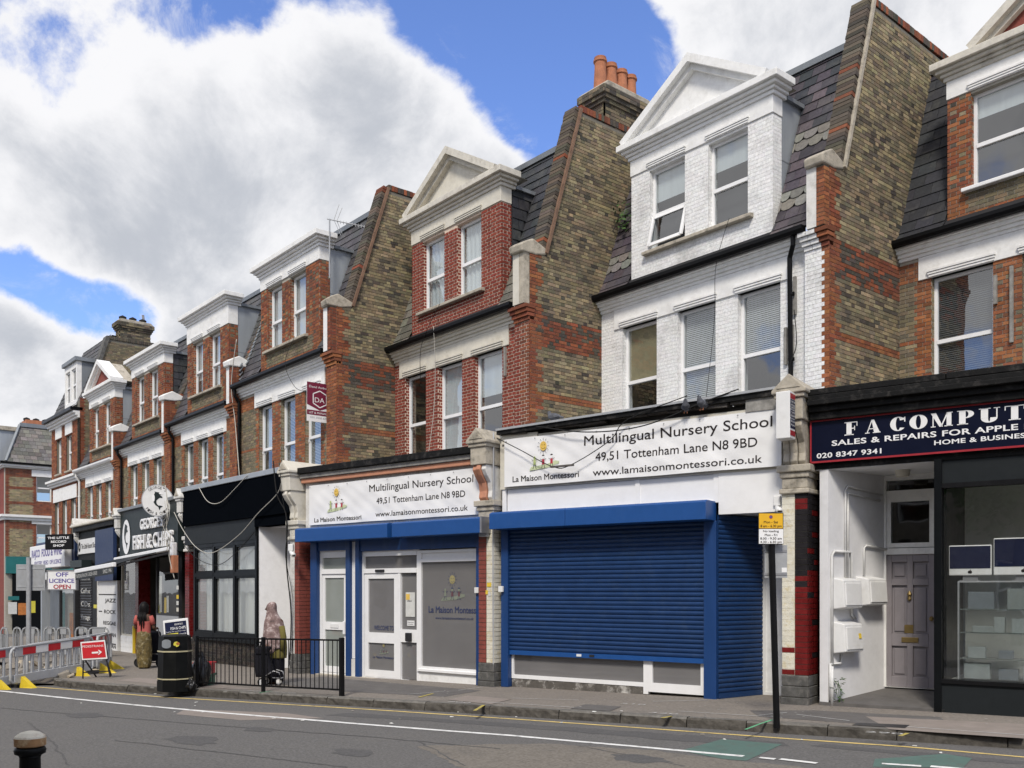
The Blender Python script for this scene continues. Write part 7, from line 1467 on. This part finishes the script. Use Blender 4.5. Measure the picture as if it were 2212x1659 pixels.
# woman in a patterned veil pulling a shopping trolley, facing left
pw = G(592, 1477); t = thing('person', 'person in a dusty pink patterned veil and olive tunic behind a shopping trolley', 'person', pw, PH)
mb = MB()
loft(mb, interp([(.03, 0, .62, .13, .11), (.03, 0, .8, .15, .12), (.02, 0, 1.0, .15, .11), (.0, 0, 1.15, .165, .10), (-.02, 0, 1.22, .08, .075), (-.035, 0, 1.27, .052, .055), (-.05, 0, 1.33, .075, .07), (-.055, 0, 1.40, .085, .075), (-.05, 0, 1.455, .065, .062), (-.05, 0, 1.48, .02, .02)]))
for s_ in (-1, 1): mb.tube([(.02+.0, .06*s_, .68), (.02-.05*s_, .065*s_, .36), (.02-.03*s_, .065*s_, .06)], [.075, .055, .035], 10); mb.tube([(.05-.03*s_, .065*s_, .035), (-.06-.03*s_, .065*s_, .03), (-.13-.03*s_, .065*s_, .022)], [.035, .037, .022], 8)
mb.tube([(-.135, 0, 1.385), (-.165, 0, 1.355), (-.13, 0, 1.345)], [.012, .016, .012], 8)       # nose
mb.tube([(-.125, -.025, 1.315), (-.133, 0, 1.313), (-.125, .025, 1.315)], .008, 6)               # lips
mb.tube([(.02, -.10, 1.12), (.03, -.11, .9), (-.05, -.12, .74)], [.05, .042, .032], 8); hand(mb, (-.05, -.12, .74), (-.6, -.5, -.6), 1.0)
mb.tube([(.02, .14, 1.12), (.06, .12, .9), (.1, .12, .72)], [.05, .042, .032], 8); hand(mb, (.1, .12, .72), (.2, 0, -1), 1.0, side=-1)
fuse(mb.build('body', 'skin', t))
for s_ in (-1, 1): MB().lathe([(.001, -.006), (.008, 0), (.001, .006)], 8, (-.122, .032*s_, 1.385)).build('eye', 'ink', t)
q = MB(); secs = interp([(.0, 0, .56, .205, .17), (.005, 0, .7, .215, .18), (.01, 0, .85, .205, .18), (.005, 0, 1.0, .19, .165), (-.005, 0, 1.12, .172, .145), (-.02, 0, 1.2, .135, .12), (-.035, 0, 1.27, .105, .105), (-.047, 0, 1.34, .098, .098), (-.045, 0, 1.41, .094, .096), (-.035, 0, 1.465, .07, .075), (-.03, 0, 1.492, .025, .03)], 5)
loft(q, secs, 48, .055, 7, 1.1, lambda z: max(.12, min(1, (1.25-z)*2))); o = q.build('veil', 'veil', t, smooth=True)
for v in o.data.vertices:
    if v.co.z < .63 and v.co.x > .02: v.co.z += .22*min(1, (v.co.x-.02)/.12)
    if v.co.x < -.105 and 1.30 < v.co.z < 1.43 and abs(v.co.y) < .06: v.co.x += .05
q = MB(); loft(q, interp([(.06, .0, .47, .16, .15), (.06, 0, .6, .17, .15), (.05, 0, .8, .17, .14), (.04, 0, .95, .12, .1)]), 36, .05, 6, .4); q.build('tunic', 'olive', t, smooth=True)
q = MB(); q.tube([(.15, -.07, 1.05), (.19, -.09, .85), (.17, -.1, .62)], [.06, .06, .055], 10); q.build('sleeve', 'olive', t, smooth=True)
q = MB(); loft(q, interp([(.0, 0, .04, .17, .14), (.01, 0, .2, .165, .14), (.03, 0, .4, .16, .14), (.04, 0, .62, .14, .12)]), 36, .06, 8, 2); q.build('skirt', 'black_cloth', t, smooth=True)
# the trolley
ptr = pw+Vector((cph, sph, 0))*-.03+Vector((sph, -cph, 0))*.34; ptr.z = gz(ptr.x)
t = thing('shopping_trolley', 'black two wheeled shopping trolley with white wheel held by the veiled person', 'trolley', ptr, PH)
q = MB(); secs = [(-.03, 0, .16, .17, .11), (-.05, 0, .3, .16, .115), (-.08, 0, .46, .13, .10), (-.09, 0, .60, .12, .09), (-.09, 0, .66, .11, .08)]
o_ = len(q.v); 
for cx, cy, z, rx, ry in interp(secs, 3):
    for k in range(24):
        a = 2*math.pi*k/24; ca, sa = math.cos(a), math.sin(a); q.v.append((cx+rx*math.copysign(abs(ca)**.5, ca), cy+ry*math.copysign(abs(sa)**.5, sa)*(1+.04*math.sin(5*a)), z))
m_ = (len(q.v)-o_)//24
for i in range(m_-1):
    for k in range(24): q.f.append((o_+i*24+k, o_+i*24+(k+1) % 24, o_+(i+1)*24+(k+1) % 24, o_+(i+1)*24+k)); q.c.append(None)
q.f.append(tuple(o_+k for k in range(23, -1, -1))); q.c.append(None); q.f.append(tuple(o_+(m_-1)*24+k for k in range(24))); q.c.append(None)
q.build('bag', 'black_cloth', t, smooth=True)
MB().hexa([(-.19, -.115, .56), (.03, -.115, .56), (.05, .09, .64), (-.2, .09, .64), (-.19, -.12, .68), (.03, -.12, .68), (.05, .09, .70), (-.2, .09, .70)]).build('flap', 'black_cloth', t, bevel=.02)
def wheel(t, x, y, z, r, w, hub, spokes=6):
    q = MB(); n = 22; vs = []
    for k in range(n):
        a = 2*math.pi*k/n
        for rr_, yy in ((r, -w*.4), (r, w*.4), (r*.93, w*.5), (r*.78, w*.5), (r*.78, -w*.5), (r*.93, -w*.5)): vs.append((x+rr_*math.cos(a), y+yy, z+rr_*math.sin(a)))
    q.add(vs, [(6*k+j, 6*k+(j+1) % 6, 6*((k+1) % n)+(j+1) % 6, 6*((k+1) % n)+j) for k in range(n) for j in range(6)]); wo = q.build('wheel', 'tyre', t)
    q = MB(); q.prism([(x+r*.8*math.cos(2*math.pi*k/16), z+r*.8*math.sin(2*math.pi*k/16)) for k in range(16)], lambda a, b, d: (a, d, b), y-w*.3, y+w*.3); q.build('hub', hub, wo); return wo
wheel(t, -.06, -.15, .075, .075, .035, 'plastic_white'); wheel(t, -.06, .15, .075, .075, .035, 'plastic_white')
q = MB(); q.tube([(.0, -.13, .18), (.14, -.13, .27), (.24, -.13, .24), (.27, -.12, .14), (.12, -.12, .15)], .011, 8); q.tube([(.0, .13, .18), (.14, .13, .27), (.24, .13, .24), (.27, .12, .14)], .011, 8); q.tube([(.27, -.12, .14), (.27, .12, .14)], .011, 8); q.build('frame', 'steel', t, smooth=True)
q = MB(); q.tube([(-.06, -.16, .075), (-.06, .16, .075)], .012, 8); q.build('axle', 'dark_steel', t); q = MB(); q.tube([(-.14, -.08, .6), (-.08, -.12, .78)], .012, 8); q.tube([(-.14, .08, .6), (-.08, -.05, .78)], .012, 8); q.tube([(-.09, -.16, .78), (-.08, -.02, .78)], .016, 8); q.build('handle', 'dark_steel', t)
wheel(t, .20, -.0, .07, .065, .03, 'plastic_white')
# woman with braids pushing a pushchair, seen from behind
pw = G(311, 1444); t = thing('person', 'person in coral top and long gold skirt with dark braids pushing a pushchair', 'person', pw, PH)
mb = MB(); loft(mb, interp([(0, 0, .75, .15, .12), (0, 0, .88, .135, .10), (0, 0, .98, .135, .095), (0, 0, 1.1, .155, .095), (0, 0, 1.19, .17, .085), (0, .0, 1.235, .10, .07), (0, .01, 1.27, .052, .052), (0, .015, 1.33, .068, .078), (0, .02, 1.40, .078, .09), (0, .02, 1.46, .065, .075), (0, .02, 1.495, .02, .025)]))
mb.tube([(0, .105, 1.39), (0, .125, 1.365), (0, .1, 1.355)], [.01, .015, .01], 6)
for s_ in (-1, 1):
    mb.tube([(.15*s_, 0, 1.17), (.19*s_, .02, 1.02), (.21*s_, .03, .93), (.17*s_, .22, .88), (.15*s_, .34, .9)], [.052, .045, .038, .032, .026], 10); hand(mb, (.15*s_, .34, .9), (0, 1, -.1), .95, side=s_)
    mb.tube([(.06*s_, 0, .8), (.07*s_, -.02*s_, .4), (.07*s_, -.04*s_, .06)], [.075, .055, .035], 10); mb.tube([(.07*s_, -.07, .035), (.07*s_, .04, .03), (.07*s_, .12, .022)], [.033, .036, .022], 8)
fuse(mb.build('body', 'skin', t))
q = MB(); loft(q, interp([(0, 0, .80, .15, .115), (0, 0, .9, .148, .11), (0, 0, 1.0, .15, .108), (0, 0, 1.07, .158, .108)]), 32, .012, 9); q.build('top', 'coral', t, smooth=True)
for s_ in (-1, 1): q = MB(); q.tube([(.14*s_, 0, 1.19), (.175*s_, .01, 1.1), (.2*s_, .02, 1.0)], [.058, .06, .052], 12); q.build('sleeve', 'coral', t, smooth=True)
q = MB(); loft(q, interp([(.01, -.01, .03, .13, .13), (.01, 0, .15, .155, .15), (0, 0, .45, .175, .155), (0, 0, .7, .165, .135), (0, 0, .85, .142, .112)], 5), 48, .06, 8, .7, lambda z: max(.1, (.85-z)*1.5)); q.build('skirt', 'gold_skirt', t, smooth=True)
q = MB(); loft(q, interp([(0, -.01, 1.2, .075, .055), (0, -.01, 1.27, .098, .08), (0, .0, 1.36, .105, .105), (0, .01, 1.44, .095, .10), (0, .01, 1.50, .05, .055), (0, .01, 1.515, .01, .01)]), 30, .03, 11); q.build('hair', 'hair', t, smooth=True)
for k, (x, y, l) in enumerate(((-.06, -.11, .98), (-.02, -.12, .86), (.03, -.12, .92), (.07, -.10, 1.08), (-.10, -.08, 1.12))):
    q = MB(); q.tube([(x*.7, -.07, 1.28), (x, y, 1.15), (x+.01, y-.005, (1.15+l)/2), (x+.005, y, l)], [.03, .022, .018, .008], 8); q.build('braid', 'hair', t, smooth=True)
# pushchair
pc2 = pw+Vector((-sph, cph, 0))*.48; pc2.z = gz(pc2.x); t = thing('pushchair', 'black three wheeled pushchair with cream bag hung from its handle', 'pushchair', pc2, PH)
for x, y, r in ((-.26, -.12, .11), (.24, -.12, .11), (0, .45, .085)): wheel(t, x, y, r, r, .05, 'dark_steel')
q = MB(); q.tube([(-.26, -.12, .11), (.24, -.12, .11)], .012, 8); q.tube([(-.22, -.12, .12), (-.05, .4, .12)], .012, 8); q.tube([(.22, -.12, .12), (.05, .4, .12)], .012, 8); q.build('chassis', 'dark_steel', t)
for s_ in (-1, 1): q = MB(); q.tube([(.2*s_, .2, .2), (.21*s_, -.05, .6), (.2*s_, -.16, .9)], .012, 8); q.build('frame', 'steel', t)
q = MB(); q.tube([(-.2, -.16, .9), (.2, -.16, .9)], .016, 8); q.build('handle', 'rubber', t)
MB().hexa([(-.17, -.02, .3), (.17, -.02, .3), (.16, .36, .34), (-.16, .36, .34), (-.18, -.12, .72), (.18, -.12, .72), (.16, .36, .42), (-.16, .36, .42)]).build('seat', 'black_cloth', t, bevel=.03)
MB().hexa([(-.18, -.12, .6), (.18, -.12, .6), (.18, .2, .6), (-.18, .2, .6), (-.16, -.10, .8), (.16, -.10, .8), (.16, .14, .84), (-.16, .14, .84)]).build('canopy', 'black_cloth', t, bevel=.05); MB().hexa([(-.15, -.1, .16), (.15, -.1, .16), (.13, .25, .16), (-.13, .25, .16), (-.17, -.12, .28), (.17, -.12, .28), (.15, .27, .28), (-.15, .27, .28)]).build('basket', 'black_cloth', t)
pbg = pc2+Vector((cph, sph, 0))*-.20+Vector((sph, -cph, 0))*.20
t = thing('carrier_bag', 'cream cloth bag hanging from the pushchair handle', 'bag', pbg, PH); q = MB(); loft(q, interp([(0, 0, .38, .09, .05), (0, 0, .5, .10, .06), (.0, 0, .68, .075, .045), (.01, 0, .82, .03, .02)]), 24, .06, 5); q.build('sack', 'cream_cloth', t, smooth=True); q = MB(); q.tube([(.0, 0, .8), (.02, .03, .9), (.04, .05, .9)], .008, 6); q.build('strap', 'cream_cloth', t)
# pigeons along the rotten boards
def pigeon(p, rz, label):
    t = thing('pigeon', label, 'pigeon', p, rz, 'pigeons on the shop fascia'); mb = MB()
    mb.tube([(-.17, 0, .07), (-.11, 0, .085), (-.04, 0, .095), (.03, 0, .10), (.075, 0, .125), (.095, 0, .165), (.10, 0, .19), (.115, 0, .20)], [.018, .04, .062, .066, .05, .032, .028, .012], 12); mb.tube([(-.13, 0, .08), (-.22, 0, .055)], [.03, .018], 8)
    fuse(mb.build('body', 'pigeon', t), .008); q = MB(); q.tube([(.115, 0, .198), (.145, 0, .19)], [.009, .002], 6); q.build('beak', 'dark_steel', t)
    for s_ in (-1, 1):
        q = MB(); q.tube([(.02, .02*s_, .05), (.025, .022*s_, .0)], .005, 5); q.tube([(.025, .022*s_, .003), (.06, .022*s_, .003)], .004, 5); q.build('leg', 'terracotta', t)
        q = MB(); q.hexa([(-.16, .05*s_, .075), (.03, .066*s_, .07), (.03, .055*s_, .07), (-.16, .035*s_, .075), (-.15, .045*s_, .10), (.045, .055*s_, .135), (.045, .045*s_, .135), (-.15, .03*s_, .10)]); q.build('wing', 'pigeon', t, bevel=.008)
pigeon(lb(-4.05, -.05, 4.375), R(AB+170), 'dark pigeon sitting on the roof edge by the brick party wall'); pigeon(lb(-1.62, -.20, 4.235), R(AB-70), 'pigeon perched on the boards above the word Nursery'); pigeon(lb(-1.35, -.20, 4.255), R(AB-100), 'pigeon perched on the boards above the word School')
# litter scattered by the kerb
rl = random.Random(8)
for k in range(26):
    u = rl.uniform(150, 2100); v = 1478+(u/2212)*118+rl.uniform(-14, 26); p = G(u, v, -.0 if rl.random() < .5 else .0); s = rl.uniform(.012, .03)
    if kerb_at(p.x) > p.y: p.z -= .116
    o = MB().hexa([(-s, -s*.7, 0), (s, -s*.6, 0), (s*.9, s*.7, 0), (-s, s*.6, 0), (-s*.8, -s*.5, .006), (s*.8, -s*.5, .009), (s*.7, s*.5, .006), (-s*.8, s*.5, .004)]).build('litter_scrap', rl.choice(['paper', 'paper', 'rubble'])); o.location = p+Vector((0, 0, .005)); o.rotation_euler = (0, 0, rl.uniform(0, 6)); tag(o, 'small pale scrap of litter near the kerb', 'litter', 'litter near the kerb')
# ------------------------------------------------------------------ the other side of the street, which the shop windows mirror
aN = math.atan(.374); ex_ = Vector((math.cos(aN), math.sin(aN), 0)); ny_ = Vector((math.sin(aN), -math.cos(aN), 0))
for k in range(9):
    c = Vector((-46+k*6.6, NEAR(-46+k*6.6), 0))+ny_*8.5; t = thing('facing_house', ['grey brick gabled house across the road, mirrored in the shop windows', 'pale rendered gabled house across the road, mirrored in the shop windows', 'buff brick gabled house across the road, mirrored in the shop windows'][k % 3], 'house', (c.x, c.y, gz(c.x)), aN+math.pi, 'houses across the road')
    hm = ['rubble', 'wall_white', 'rubble_pale'][k % 3]; Wh = 3.35; hol = [(-2.4, -.9, .9, 2.4), (.9, 2.4, .9, 2.4), (-2.4, -.9, 3.9, 5.3), (.9, 2.4, 3.9, 5.3)]
    q = MB(); wall_holes(q, -Wh, Wh, -.3, 6.0, hol, 0, .3); q.prism([(-Wh, 6.0), (Wh, 6.0), (0, 8.6)], lambda a, b, d: (a, d, b), 0, .3); q.build('wall', hm, t)
    q = MB(); q.prism([(-Wh-.2, 5.9), (0, 8.75), (Wh+.2, 5.9), (Wh+.2, 6.05), (0, 8.95), (-Wh-.2, 6.05)], lambda a, b, d: (a, d, b), -.2, 8); q.build('roof', 'slate_plain', t); q = MB(); q.box(-Wh, -Wh+.25, .3, 8, -.3, 6); q.box(Wh-.25, Wh, .3, 8, -.3, 6); q.build('side_wall', hm, t)
    for h in hol: window(t, *h, .12, 'upvc', 'glass_dark', .5)
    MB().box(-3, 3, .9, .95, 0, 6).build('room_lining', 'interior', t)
def street_tree(p, h, r, seed, label):
    rt = random.Random(seed); t = thing('street_tree', label, 'tree', p, 0, 'trees across the road'); q = MB(); q.tube([(0, 0, -.1), (.05, .02, h*.35), (0, .1, h*.6), (.1, 0, h*.85)], [.2, .16, .1, .04], 10)
    for k in range(7): a = rt.uniform(0, 6.28); z = h*rt.uniform(.35, .6); q.tube([(0, 0, z), (r*.4*math.cos(a), r*.4*math.sin(a), z+h*.14), (r*.75*math.cos(a), r*.75*math.sin(a), z+h*.25)], [.07, .045, .02], 6)
    q.build('trunk', 'rotten_wood', t); q = MB()
    for k in range(5200):
        a = rt.uniform(0, 6.28); b = math.acos(rt.uniform(-1, 1)); rr_ = r*(rt.random()**.4)*(1+.25*math.sin(3*a+seed)*math.sin(2*b)); c = Vector((rr_*math.sin(b)*math.cos(a), rr_*math.sin(b)*math.sin(a), h*.68+rr_*.85*math.cos(b))); d = Vector((rt.uniform(-1, 1), rt.uniform(-1, 1), rt.uniform(-1, 1))).normalized()*.16; w = d.orthogonal().normalized()*.08; q.add([c, c+d*.5+w, c+d, c+d*.5-w], [(0, 1, 2, 3)])
    q.build('crown', 'leaf', t, fix=False)
for k, (x, o, h, r) in enumerate(((-4.5, 6, 8, 2.6), (2.5, 6, 9, 3), (-20, 5.5, 8, 2.6), (-31, 5.5, 9, 2.8))):
    c = Vector((x, NEAR(x), 0))+ny_*o; street_tree(Vector((c.x, c.y, gz(c.x))), h, r, 30+k, 'leafy street tree on the pavement across the road')

bpy.data.scenes.remove(SCR)
